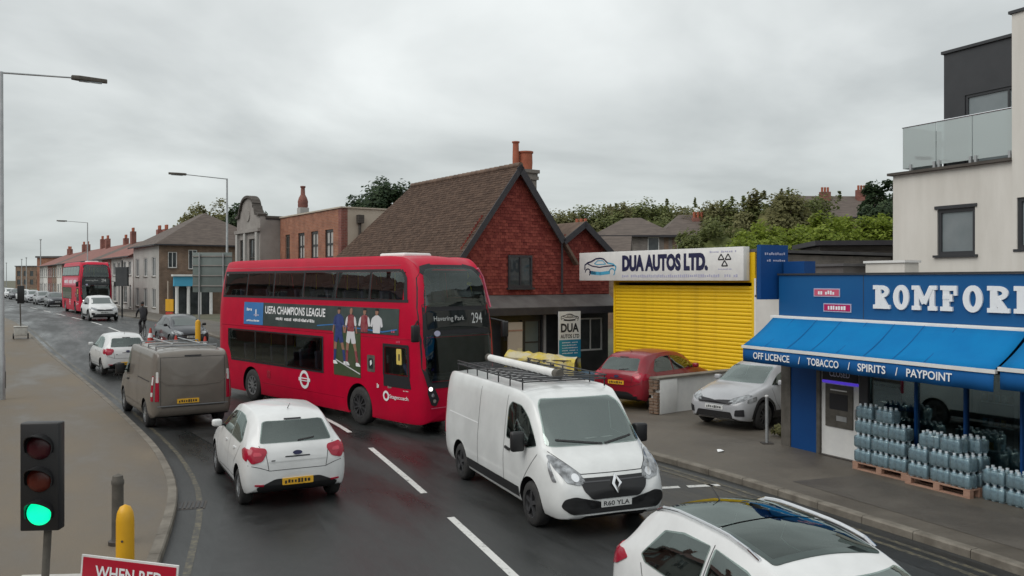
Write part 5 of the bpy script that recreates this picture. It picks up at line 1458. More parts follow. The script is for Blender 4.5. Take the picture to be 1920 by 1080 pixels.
tree('tree', 'dark tree partly hidden behind the steep brown roof', -6.0, 66, 10.0, 2.8, M['leaf_dark'], 50, 100, base=5, seed=2)
tree('tree', 'olive green tree behind the hipped roof of the brown brick house', -33.5, 96, 11.6, 4.0, M['leaf_olive'], 46, 80, base=5, size=0.34, seed=3)
tree('tree', 'dark tree between hipped roof and lamp post', -28.5, 92, 11.4, 2.6, M['leaf_dark'], 40, 80, base=5, size=0.32, seed=4)
ridge_t = [(1062, 398, 84, 'olive'), (1110, 390, 86, 'mid'), (1160, 380, 88, 'olive'), (1205, 376, 86, 'mid'), (1250, 374, 90, 'mid'), (1298, 384, 86, 'olive')]
nm_t = ['leftmost', 'second from left', 'third from left', 'third from right', 'second from right', 'rightmost']
for k, (px, top, Y, c) in enumerate(ridge_t):
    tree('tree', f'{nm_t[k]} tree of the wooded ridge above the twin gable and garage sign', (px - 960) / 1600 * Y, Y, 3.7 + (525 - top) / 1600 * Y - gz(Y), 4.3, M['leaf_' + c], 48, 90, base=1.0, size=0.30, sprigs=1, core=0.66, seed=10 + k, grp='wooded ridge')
mid_t = [(1340, 384, 62, 'olive', 'olive tree behind the right end of the garage sign'), (1392, 372, 60, 'mid', 'bushy tree with upright shoots right of the garage sign'), (1448, 352, 58, 'olive', 'tallest olive bushy tree above the projecting blue board'), (1505, 362, 62, 'mid', 'bushy tree left of the brown roofed hillside house')]
for k, (px, top, Y, c, lb) in enumerate(mid_t):
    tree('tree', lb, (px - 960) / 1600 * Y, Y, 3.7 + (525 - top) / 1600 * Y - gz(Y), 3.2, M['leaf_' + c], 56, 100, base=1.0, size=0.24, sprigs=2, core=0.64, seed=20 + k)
tree('tree', 'dark tree against the left edge of the cream block', 24.2, 55, 10.0, 2.2, M['leaf_dark'], 40, 100, base=4, seed=31)
br_t = [(1425, 436, 'low bright bush beside the projecting blue board'), (1490, 415, 'bright green bush second from the blue board'), (1545, 398, 'bright green bush in the middle above the timber outbuilding'), (1605, 394, 'broad bright green bush above the timber outbuilding roof'), (1660, 402, 'bright green bush touching the cream block')]
for k, (px, top, lb) in enumerate(br_t):
    Y = 41 + (k % 2) * 1.5
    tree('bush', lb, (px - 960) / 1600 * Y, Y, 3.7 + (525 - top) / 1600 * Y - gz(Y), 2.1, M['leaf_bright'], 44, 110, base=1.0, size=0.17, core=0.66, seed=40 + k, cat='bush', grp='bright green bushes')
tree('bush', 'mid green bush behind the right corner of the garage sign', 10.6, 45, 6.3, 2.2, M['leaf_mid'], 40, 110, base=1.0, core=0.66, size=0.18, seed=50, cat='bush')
tree('bush', 'low green growth left of the first bright bush behind the garage', 12.4, 43, 6.0, 2.0, M['leaf_bright'], 36, 100, base=1.0, core=0.66, size=0.17, seed=51, cat='bush')
tree('bush', 'grassy weeds at the foot of the blue shop pilaster', 6.2, 19.6, 0.32, 0.28, M['leaf_olive'], 8, 40, base=0.0, size=0.07, seed=52, cat='weeds', trunk=False, z0=0.10)

# unseen houses left of and behind the camera, added for vehicles to reflect
for k in range(9):
    a, c = rows_m[(k * 5 + 1) % 6]; y = -14 + 6.4 * k
    hipped('terraced_house', f'{ords[k]} unseen terraced house added across the street behind the left pavement, counted from behind the viewer', (interp_x(LEFT, y) - 11.5, y, 0), math.atan2(0.86, -0.51), 7.0, 8.0, 5.6, 8.0, M[a], M['brick_red'], M[c],
           [(0.7, 2.2, 3.6, 5.0), (4.2, 5.8, 3.6, 5.0), (0.7, 2.9, 0.9, 2.5), (4.6, 5.6, 0.2, 2.3)], [], z=gz(y), hip=False, chim=((3.0, 3.6, 9.2),), grp='houses across the street')
# ------------------------------------------------------------------ vehicles
HATCH = [[0.00, .40, .60, .74, .80, .62, .58, .50], [.04, .33, .62, .84, .94, .74, .70, .60], [.12, .28, .62, .93, 1.06, .81, .77, .64],
         [.25, .25, .62, .97, 1.22, .84, .79, .62], [.42, .24, .62, .98, 1.38, .85, .79, .58], [.62, .23, .62, .98, 1.47, .85, .79, .57],
         [1.0, .22, .61, .98, 1.51, .85, .79, .58], [1.6, .22, .60, .97, 1.52, .85, .79, .58], [2.1, .22, .60, .96, 1.48, .85, .79, .57],
         [2.45, .22, .60, .95, 1.38, .85, .785, .58], [2.8, .22, .60, .94, 1.17, .85, .78, .62], [3.05, .22, .60, .92, 1.01, .845, .77, .66],
         [3.3, .22, .58, .86, .95, .84, .76, .64], [3.6, .22, .56, .78, .86, .81, .74, .60], [3.82, .24, .52, .68, .74, .72, .67, .52], [3.93, .30, .50, .60, .64, .56, .52, .40]]
VAN = [[0, .50, .75, 1.10, 1.72, .84, .83, .72], [.05, .40, .75, 1.12, 1.86, .91, .905, .82], [.18, .32, .72, 1.13, 1.93, .955, .945, .84], [.5, .28, .70, 1.13, 1.955, .97, .955, .855],
       [1.5, .27, .70, 1.13, 1.96, .97, .955, .855], [3.2, .26, .68, 1.12, 1.96, .97, .955, .85], [3.6, .26, .68, 1.12, 1.93, .97, .955, .83], [3.9, .26, .67, 1.11, 1.82, .97, .94, .78],
       [4.25, .26, .66, 1.09, 1.52, .965, .92, .78], [4.55, .26, .64, 1.06, 1.25, .955, .90, .78], [4.72, .26, .62, 1.00, 1.13, .945, .88, .74], [4.95, .26, .58, .90, 1.00, .91, .84, .68],
       [5.12, .28, .52, .74, .82, .82, .76, .58], [5.20, .34, .48, .60, .66, .68, .62, .46]]
BUS = [[0, .55, 1.6, 2.9, 3.75, 1.02, 1.0, .80], [.06, .42, 1.6, 2.9, 3.98, 1.15, 1.13, .92], [.2, .35, 1.6, 2.95, 4.14, 1.23, 1.21, 1.0], [.5, .32, 1.6, 3.0, 4.25, 1.265, 1.245, 1.06],
       [1.2, .30, 1.6, 3.0, 4.28, 1.27, 1.25, 1.08], [5, .30, 1.6, 3.0, 4.29, 1.27, 1.25, 1.08], [9.3, .30, 1.6, 3.0, 4.28, 1.27, 1.25, 1.08], [9.9, .30, 1.6, 3.0, 4.24, 1.265, 1.245, 1.06],
       [10.25, .30, 1.55, 2.95, 4.10, 1.255, 1.23, 1.02], [10.5, .30, 1.5, 2.8, 3.82, 1.235, 1.20, .98], [10.68, .30, 1.4, 2.5, 3.40, 1.20, 1.16, .93], [10.8, .31, 1.2, 1.9, 2.55, 1.14, 1.09, .88],
       [10.87, .33, .9, 1.3, 1.7, 1.05, 1.0, .80], [10.9, .38, .75, .95, 1.2, .95, .90, .70]]

def plate(v, side, cy, cz, w, h, m, text=None, seed=1):
    o = v.panel('number_plate', side, [(cy - w / 2, cz - h / 2), (cy + w / 2, cz - h / 2), (cy + w / 2, cz + h / 2), (cy - w / 2, cz + h / 2)], m, off=0.016, rnd=0.01, rings=2)
    sg = 1 if side == 'F' else -1
    if text: lettering('plate_text', text, M['ink'], o, v.surf(side, 0.02), sg * cy - w * 0.42 if side == 'F' else -cy - w * 0.42, (sg * cy if side == 'F' else -cy) + w * 0.42, cz - h * 0.32, cz + h * 0.32, bold=0.01)
    else: scribble('plate_text', M['ink'], o, v.surf(side, 0.02), (cy if side == 'F' else -cy) - w * 0.42, (cy if side == 'F' else -cy) + w * 0.42, cz - h * 0.32, cz + h * 0.32, 8, -1)
    return o

def hatchback(name, label, pm, loc, heading, scale=(1, 1, 1), z=0.0, rear_glass='glass_light', detail=True, glass_roof=False, rails=False, cladding=False, side_glass='glass', wheel_r=0.30, rim='alloy', spokes=5, cat='car', grp=None, front='plain', seed=1, rear_plate=True, cabin=None):
    cabin = detail if cabin is None else cabin
    v = Vehicle(name, label, cat, HATCH, pm, loc, heading, grp, scale, z=z)
    G = M[side_glass]
    for sp in (0.68, 3.20):
        for sd in 'RL': v.wheel(sp, wheel_r, sd, rim_mat=rim, spokes=spokes)
    RDW = [(.62, 1.05), (.86, 1.33), (1.15, 1.39), (1.56, 1.40), (1.56, 1.00), (.72, 1.00)]
    FDW = [(1.62, 1.00), (1.62, 1.40), (2.05, 1.36), (2.45, 1.22), (2.80, 1.00)]
    WS = [(-.62, 1.04), (.62, 1.04), (.545, 1.36), (.50, 1.40), (-.50, 1.40), (-.545, 1.36)]
    BW_ = [(-.585, 1.06), (.585, 1.06), (.50, 1.355), (.44, 1.375), (-.44, 1.375), (-.50, 1.355)]
    if cabin:
        v.opening('R', RDW, -2, 2); v.opening('R', FDW, -2, 2); v.opening('F', WS, 1.7, 6); v.opening('B', BW_, -2, 1.75)
        v.opening('F', [(-.60, 1.0), (.60, 1.0), (.54, 1.36), (-.54, 1.36)], .75, 2.35)
        if glass_roof: v.opening('T', [(.68, -.46), (.68, .46), (2.15, .46), (2.15, -.46)], 1.2, 3)
        G = M['car_glass']; WG, BG = M['screen_glass'], M['car_glass']
    else: WG, BG = (M['glass_light'] if front != 'plain' else M['glass']), M[rear_glass]
    v.finish_body()
    if cabin:
        for y in (-.37, .37): v.seat(1.72, y, .98, 1.20)
        for y in (-.34, .34): v.seat(.98, y, .98, 1.12, 0.5)
        wx_ = 2.42 * v.sx - v.L / 2; wb = MB(); cy_ = -.36 * v.sy
        for k in range(20):
            t0, t1 = 2 * math.pi * k / 20, 2 * math.pi * (k + 1) / 20
            f3 = lambda t: (wx_ + 0.07 * math.sin(t), cy_ + .18 * math.cos(t), 1.06 * v.sz + .15 * math.sin(t))
            wb.tube(f3(t0), f3(t1), 0.014, n=6, cap=False)
        wb.build('steering_wheel', M['black'], v.root)
    v.both('rear_door_window', RDW, G); v.both('front_door_window', FDW, G)
    v.panel('windscreen', 'F', WS, WG, rnd=0.06)
    rw_ = v.panel('rear_window', 'B', BW_, BG, rnd=0.05)
    if detail:
        v.strip('wiper', 'B', [(-.02, 1.075), (-.30, 1.11)], 0.02, M['black'], 0.018, rw_)
        v.strip('brake_light', 'B', [(-.14, 1.392), (.14, 1.392)], 0.022, M['ink'], 0.012)
    for sg in (1, -1):
        t = v.panel('tail_lamp', 'B', [(sg * .48, .93), (sg * .50, .99), (sg * .72, 1.02), (sg * .79, .86), (sg * .72, .76), (sg * .56, .80)], M['tail'], off=0.012, rnd=0.03)
        if detail: v.panel('lamp_lens', 'B', [(sg * .56, .88), (sg * .58, .93), (sg * .69, .94), (sg * .70, .88)], M['tail_lens'], off=0.016, parent=t, rings=2)
    v.both('tail_lamp_side', [(.10, .80), (.09, .98), (.30, 1.00), (.42, .95), (.24, .84)], M['tail'], off=0.01)
    v.panel('rear_valance', 'B', [(-.60, .27), (.60, .27), (.66, .38), (.50, .44), (.36, .50), (-.36, .50), (-.50, .44), (-.66, .38)], M['black'], off=0.008, rnd=0.04)
    if rear_plate: plate(v, 'B', 0.0, .45 if not cladding else 0.74, .50, .105, M['plate_y'], None, seed)
    v.panel('badge', 'B', [(.075 * math.cos(t), .90 + .034 * math.sin(t)) for t in np.linspace(0, 2 * math.pi, 14, endpoint=False)], M['navy'], off=0.014, rnd=0, rings=2)
    if detail:
        gap = M['ink']
        v.strip('tailgate_gap', 'B', [(-.60, 1.03), (-.50, .90), (-.46, .64), (.46, .64), (.50, .90), (.60, 1.03)], 0.009, gap, 0.003)
        v.strip('bumper_gap', 'B', [(-.78, .74), (-.60, .70), (-.46, .645)], 0.009, gap, 0.003); v.strip('bumper_gap', 'B', [(.78, .74), (.60, .70), (.46, .645)], 0.009, gap, 0.003)
        for sg in (1, -1): v.panel('reflector', 'B', [(sg * .54, .40), (sg * .68, .41), (sg * .68, .435), (sg * .54, .43)], M['tail'], off=0.014, rnd=0.008, rings=2)
        v.strip('tailgate_crease', 'B', [(-.46, .78), (.46, .78)], 0.016, pm, 0.010)
        v.panel('handle_recess', 'B', [(-.20, .835), (.20, .835), (.20, .855), (-.20, .855)], M['ink'], off=0.005, rnd=0.008, rings=2)
        v.strip('model_badge', 'B', [(.36, .79), (.42, .79)], 0.03, gap, 0.006)
        for sd in 'RL':
            v.strip('door_gap', sd, [(1.60, 1.42), (1.59, .98), (1.56, .40), (2.55, .36), (2.78, .62), (2.86, .98)], 0.009, gap, 0.003)
            v.strip('door_gap', sd, [(.66, .98), (.80, .80), (.98, .66), (1.06, .40), (1.56, .40)], 0.009, gap, 0.003)
            for hx in (1.02, 1.84): v.panel('door_handle', sd, [(hx, .86), (hx + .17, .85), (hx + .17, .885), (hx, .895)], pm, off=0.022, rnd=0.015, rings=2)
            v.strip('sill_trim', sd, [(1.02, .27), (2.85, .27)], 0.07, M['black'], 0.006)
    for sd in 'RL': v.mirror('door_mirror', 2.62, 1.02, sd, pm if detail else M['black'], 0.17, 0.13, 0.11)
    # front
    for sg in (1, -1): v.panel('head_lamp', 'F', [(sg * .36, .66), (sg * .40, .74), (sg * .64, .84), (sg * .74, .82), (sg * .70, .72), (sg * .52, .64)], M['lamp'], off=0.012, rnd=0.02)
    v.both('head_lamp_side', [(3.42, .80), (3.46, .70), (3.74, .66), (3.70, .74)], M['lamp'], off=0.010)
    if front in ('niro', 'suv'):
        v.panel('grille', 'F', [(-.50, .67), (-.44, .72), (-.12, .70), (0, .685), (.12, .70), (.44, .72), (.50, .67), (.42, .62), (-.42, .62)], M['ink'], off=0.012, rnd=0.03)
        v.panel('lower_grille', 'F', [(-.50, .30), (.50, .30), (.44, .44), (-.44, .44)], M['black'], off=0.010, rnd=0.03)
        v.panel('skid_plate', 'F', [(-.50, .245), (.50, .245), (.44, .29), (-.44, .29)], M['alloy'], off=0.014, rnd=0.02, rings=2)
        for sg in (1, -1): v.panel('fog_lamp', 'F', [(sg * .54, .36), (sg * .56, .50), (sg * .72, .52), (sg * .72, .36)], M['ink'], off=0.012, rnd=0.02)
        plate(v, 'F', 0, .53, .48, .10, M['plate_w'], None, seed)
    else:
        v.panel('grille', 'F', [(-.34, .46), (.34, .46), (.42, .60), (-.42, .60)], M['black'], off=0.010, rnd=0.04)
        plate(v, 'F', 0, .40, .48, .10, M['plate_w'], None, seed)
    if front == 'suv': v.panel('lower_bumper', 'F', [(-.66, .26), (.66, .26), (.60, .42), (-.60, .42)], M['black'], off=0.016, rnd=0.04)
    if glass_roof:
        gr_ = v.panel('glass_roof', 'T', [(.62, -.50), (.62, .50), (1.45, .52), (1.45, -.52)], M['roof_glass' if cabin else 'glass'], off=0.008, rnd=0.05)
        v.panel('glass_roof', 'T', [(1.48, -.52), (1.48, .52), (2.22, .50), (2.22, -.50)], M['roof_glass' if cabin else 'glass'], off=0.008, rnd=0.05)
    if rails:
        for sg in (1, -1):
            pts = [(.55 + .13 * k, sg * .545) for k in range(13)]
            P = [v.hit('T', *v.cv('T', p), 0.035 + (0.0 if 0 < i < 12 else -0.03)) for i, p in enumerate(pts)]
            MB().path(P, 0.016, 8).build('roof_rail', M['chrome'], v.root, sm=40)
    if cladding:
        for sd in 'RL':
            v.strip('sill_cladding', sd, [(.98, .34), (2.88, .34)], 0.16, M['black'], 0.008)
            for wx in (.68, 3.20):
                rr = (wheel_r + 0.10) / v.sz
                v.strip('arch_cladding', sd, [(wx + rr / v.sx * v.sz * math.cos(t), wheel_r / v.sz + rr * math.sin(t)) for t in np.linspace(-0.1, math.pi + 0.1, 18)], 0.06, M['black'], 0.012)
    if detail: 
        a = v.hit('T', *v.cv('T', (.75, 0)), 0.0)
        MB().tube(a, a + Vector((-.16, 0, .10)), 0.008, 0.004, n=6).build('aerial', M['black'], v.root)
    return v

def van(name, label, pm, loc, heading, scale, z=0.0, kind='rear'):
    v = Vehicle(name, label, 'van', VAN, pm, loc, heading, None, scale, z=z, crown=0.025)
    for sp in (1.02, 4.27):
        for sd in 'RL': v.wheel(sp, 0.335, sd, w=0.22, rim_mat='alloy_dark' if kind == 'front' else 'alloy', spokes=5)
    WS = [(-.80, 1.22), (.80, 1.22), (.70, 1.76), (.62, 1.84), (-.62, 1.84), (-.70, 1.76)]
    DW = [(3.30, 1.18), (3.30, 1.66), (3.40, 1.76), (3.70, 1.74), (3.98, 1.56), (4.34, 1.20), (4.10, 1.14)]
    v.opening('F', WS, 3.05, 7, 0.022); v.opening('R', DW, -2, 2)
    v.finish_body()
    gap = M['ink']
    for y in (-.52, .08, .56): v.seat(3.22, y, 1.14, 1.46, 0.46)
    wx_ = 4.02 - 2.6; wb = MB()
    for k in range(20):
        t0, t1 = 2 * math.pi * k / 20, 2 * math.pi * (k + 1) / 20
        f3 = lambda t: (wx_ * v.sx + 0.12 * math.sin(t), -.50 + .20 * math.cos(t), 1.27 + .12 * math.sin(t))
        wb.tube(f3(t0), f3(t1), 0.016, n=6, cap=False)
    wb.build('steering_wheel', M['black'], v.root)
    boxpart('dashboard', M['cabin'], v.root, 1.50 * v.sx, 1.78 * v.sx, -.82, .82, 1.16, 1.235, bevel=0.03)
    v.panel('windscreen', 'F', WS, M['screen_glass'], rnd=0.07, rings=14, off=0.012, per=0.03)
    v.both('door_window', DW, M['car_glass'], rnd=0.05)
    for sd in 'RL':
        v.strip('door_gap', sd, [(3.22, 1.84), (3.22, .40), (3.85, .38), (4.00, .62), (4.42, 1.10)], 0.010, gap, 0.003)
        v.strip('sliding_door_gap', sd, [(2.0, 1.84), (2.0, .42), (3.22, .42)], 0.010, gap, 0.003)
        v.strip('slide_rail', sd, [(.40, 1.20), (1.98, 1.20)], 0.022, gap if kind == 'rear' else M['letter'], 0.004)  # on the white van the rail's highlight is put into its white colour
        v.panel('door_handle', sd, [(3.30, 1.00), (3.50, .99), (3.50, 1.03), (3.30, 1.045)], M['black'], off=0.024, rnd=0.015, rings=2)
        v.strip('side_moulding', sd, [(1.42, .42), (3.84, .42)], 0.16, M['black'] if kind == 'front' else pm, 0.010)
        v.mirror('door_mirror', 4.05, 1.20, sd, M['black'], 0.22, 0.30, 0.14)
    # front end
    for sg in (1, -1):
        h = v.panel('head_lamp', 'F', [(sg * .46, .80), (sg * .52, .92), (sg * .78, 1.12), (sg * .85, 1.12), (sg * .84, .96), (sg * .74, .80), (sg * .56, .76)], M['lamp'], off=0.014, rnd=0.03)
        v.panel('lamp_lens', 'F', [(sg * (.60 + .055 * math.cos(t)), .86 + .055 * math.sin(t)) for t in np.linspace(0, 2 * math.pi, 12, endpoint=False)], M['chrome'], off=0.020, rnd=0, parent=h, rings=2)
    v.both('head_lamp_side', [(4.66, 1.10), (4.90, .90), (5.00, .80), (4.92, .80), (4.78, .94)], M['lamp'], off=0.012)
    v.panel('grille', 'F', [(-.55, .85), (.55, .85), (.50, .68), (.38, .56), (-.38, .56), (-.50, .68)], M['black'], off=0.014, rnd=0.04)
    if kind == 'front':
        e = MB()
        P = [(0, .88), (.078, .755), (0, .63), (-.078, .755)]; Q = [(0, .815), (.034, .755), (0, .695), (-.034, .755)]
        vs = [v.hit('F', *v.cv('F', p), 0.045) for p in P] + [v.hit('F', *v.cv('F', p), 0.045) for p in Q]
        e.add(vs, [(k, (k + 1) % 4, 4 + (k + 1) % 4, 4 + k) for k in range(4)]); eo = e.build('diamond_emblem', M['chrome'], v.root); so = eo.modifiers.new('thickness', 'SOLIDIFY'); so.thickness = 0.03; so.offset = 0
        v.strip('grille_bar', 'F', [(-.50, .80), (-.08, .80)], 0.018, M['alloy_dark'], 0.020); v.strip('grille_bar', 'F', [(.08, .80), (.50, .80)], 0.018, M['alloy_dark'], 0.020)
    v.panel('lower_bumper', 'F', [(-.70, .365), (.70, .365), (.84, .47), (.80, .58), (.64, .62), (.52, .58), (.42, .43), (-.42, .43), (-.52, .58), (-.64, .62), (-.80, .58), (-.84, .47)], M['black'], off=0.012, rnd=0.05, rings=7)
    plate(v, 'F', 0, .49, .50, .105, M['plate_w'], 'R60 YLA' if kind == 'front' else None, 3)
    v.strip('bonnet_gap', 'F', [(-.80, 1.16), (-.50, .90), (.50, .90), (.80, 1.16)], 0.010, gap, 0.003)
    for sg in (1, -1): v.strip('wiper', 'F', [(sg * .02 + .1, 1.225), (sg * .02 + .62 * sg, 1.30)], 0.022, M['black'], 0.022)
    # rear doors
    v.strip('rear_door_gap', 'B', [(0, .52), (0, 1.84)] if kind == 'front' else [(-.74, .58), (.74, .58)], 0.012, gap, 0.003)
    for sg in (1, -1): v.panel('tail_lamp', 'B', [(sg * .80, .74), (sg * .80, 1.34), (sg * .87, 1.34), (sg * .89, .74)], M['tail'], off=0.012, rnd=0.02)
    v.both('tail_lamp_side', [(.07, .74), (.07, 1.36), (.15, 1.36), (.17, .74)], M['tail'], off=0.010)
    if kind == 'rear':
        for sg in (1, -1): v.panel('lamp_lens', 'B', [(sg * .81, 1.20), (sg * .81, 1.46), (sg * .86, 1.46), (sg * .87, 1.20)], M['dash'], off=0.016, rnd=0.02)
        for sd in 'L': v.panel('lamp_lens', sd, [(.075, 1.14), (.075, 1.34), (.13, 1.34), (.14, 1.14)], M['dash'], off=0.014, rnd=0.02); v.panel('lamp_lens', sd, [(.075, .86), (.075, .96), (.15, .96), (.15, .86)], M['dash'], off=0.014, rnd=0.02)
        v.strip('tailgate_crease', 'B', [(-.76, 1.26), (-.62, 1.14), (0, 1.10), (.62, 1.14), (.76, 1.26)], 0.03, M['p_brown'], 0.016)
        v.strip('tailgate_gap', 'B', [(-.76, 1.80), (-.76, .60), (.76, .60), (.76, 1.80), (-.76, 1.80)], 0.010, gap, 0.003)
        v.strip('brake_light', 'B', [(-.2, 1.83), (.2, 1.83)], 0.03, M['ink'], 0.014)
        v.strip('bumper_line', 'B', [(-.84, .62), (.84, .62)], 0.02, M['p_grey'], 0.02)
        plate(v, 'B', .12, .72, .52, .11, M['plate_y'], None, 5)
    else:
        plate(v, 'B', 0, .56, .52, .11, M['plate_y'], None, 5)
    return v

# --- white hatchback ahead
hatchback('hatchback', 'white hatchback driving away in the left lane just ahead', M['p_white'], (-4.38, 15.62), (-0.457, 0.889), seed=4)
# --- taupe van with roof bars
tv = van('panel_van', 'taupe brown panel van driving away behind the white hatchback further up', M['p_brown'], (-9.28, 23.25), (-0.55, 0.835), (0.96, 1.0, 1.0), kind='rear')
for k, s_ in enumerate((0.7, 1.7, 2.8)):
    P = [tv.hit('T', *tv.cv('T', (s_, y)), 0.0) + Vector((0, 0, h)) for y, h in ((-.74, 0.0), (-.74, .09), (.74, .09), (.74, 0.0))]
    MB().path(P, 0.018, 8).build('roof_bar', M['p_grey'], tv.root, sm=40)
for y in (-.3, .35): MB().tube((-1.9, y, 2.09), (0.6, y, 2.09), 0.015, n=6).build('roof_bar_rail', M['p_grey'], tv.root)
# --- white hatchback beyond the taupe van
hatchback('hatchback', 'small white hatchback beyond the taupe van in the left lane', M['p_far'], (-15.55, 33.7), (-0.568, 0.823), z=gz(33.5), seed=6)
# --- white van coming towards us with roof rack
wv = van('panel_van', 'white panel van with black roof rack coming towards the camera', M['p_van'], (0.52, 14.75), (0.38, -0.925), (1.0, 1.0, 1.0), kind='front')
rk = MB(); zr = 2.03
def rp(s_, y, dz=0.0): return Vector((s_ - 2.6, y, zr - 0.02 + dz))
for y in (-.74, .74):
    rk.tube(rp(.25, y, .06), rp(3.55, y, .06), 0.014, n=6); rk.tube(rp(.25, y, .12), rp(3.55, y, .12), 0.012, n=6)
    for k in range(7): rk.tube(rp(.3 + k * .53, y, -0.07), rp(.3 + k * .53, y, .12), 0.012, n=6)
for k in range(14): rk.tube(rp(.28 + k * .25, -.74, .06), rp(.28 + k * .25, .74, .06), 0.011, n=6)
for y in (-.35, 0, .35): rk.tube(rp(.28, y, .05), rp(3.53, y, .05), 0.009, n=6)
rk.tube(rp(3.55, -.74, .12), rp(3.55, .74, .12), 0.012, n=6)
rk.build('roof_rack', M['dark_metal'], wv.root)
pt_ = MB().tube(rp(.05, .02, .13), rp(3.10, .02, .13), 0.068, n=16).build('pipe_carrier', M['white'], wv.root, sm=40)
MB().tube(rp(3.10, .02, .13), rp(3.27, .02, .13), 0.075, n=16).build('end_cap', M['stone_dark'], pt_, sm=40); MB().tube(rp(-.07, .02, .13), rp(.05, .02, .13), 0.075, n=16).build('end_cap', M['stone_dark'], pt_, sm=40)
for k, (x, y) in enumerate(((1.60, -.02), (1.58, .28))): MB().add([(x, y, 1.242), (x + .10, y + .02, 1.25), (x + .09, y + .20, 1.262), (x - .01, y + .18, 1.252)], [(0, 1, 2, 3)]).build('dashboard_paper', M['dash'], wv.root)
# --- white crossover at the bottom right with a dark glass roof
hatchback('crossover_car', 'white crossover with dark glass roof and roof rails at the bottom right', M['p_white'], (2.44, 7.06), (0.31, -0.951), (1.09, 1.02, 1.02), glass_roof=True, rails=True, front='niro', wheel_r=0.32, seed=8)
# --- wine red car and silver crossover on the forecourt
hatchback('parked_car', 'wine red hatchback parked against the yellow shutter', M['p_red'], (4.28, 25.3), (0.66, 0.75), (1.07, 1.04, 1.02), z=0.11, cladding=True, seed=10, rear_plate=True)
hatchback('parked_car', 'silver crossover parked nose out beside the blue shop', M['p_silver'], (6.52, 22.0), (-0.76, -0.65), (1.10, 1.06, 1.02), z=0.11, front='niro', cladding=True, rim='alloy_dark', wheel_r=0.33, spokes=10, seed=12)
# --- dark car by the roadworks, white off-roader by the farther bus, queue beyond
hatchback('parked_car', 'dark saloon standing behind the roadworks cones', M['p_dark'], (-16.5, 42.6), (0.568, -0.823), (1.08, 1.05, 1.0), z=gz(42), front='niro', detail=False, seed=14)
hatchback('off_roader', 'white four by four just in front of the farther red bus', M['p_far'], (-29.0, 60.0), (0.568, -0.823), (1.08, 1.12, 1.12), z=0.9, front='suv', detail=False, wheel_r=0.36, cladding=True, seed=15)
qc = [('p_dark', 'dark'), ('p_grey', 'grey'), ('p_silver', 'silver'), ('p_far', 'white'), ('p_dark', 'black'), ('p_far', 'pale'), ('p_grey', 'mid grey'), ('p_silver', 'pale silver')]
protoq = {}
for k, (mm, nm) in enumerate(qc):
    Y = 90 + k * 8.5; X = cx(Y) + 3.0
    lb = f'{nm} car in the queue up the road, {["first", "second", "third", "fourth", "fifth", "sixth", "seventh", "eighth"][k]} behind the farther bus'
    if mm in protoq:
        o = copy_tree(protoq[mm]); o.location = (X, Y, 0.9); o['label'] = lb
    else:
        protoq[mm] = hatchback('queued_car', lb, M[mm], (X, Y), (0.575, -0.818), (1.05, 1.03, 1.0), z=0.9, front='niro', detail=False, grp='queue of cars up the road', seed=30 + k).root
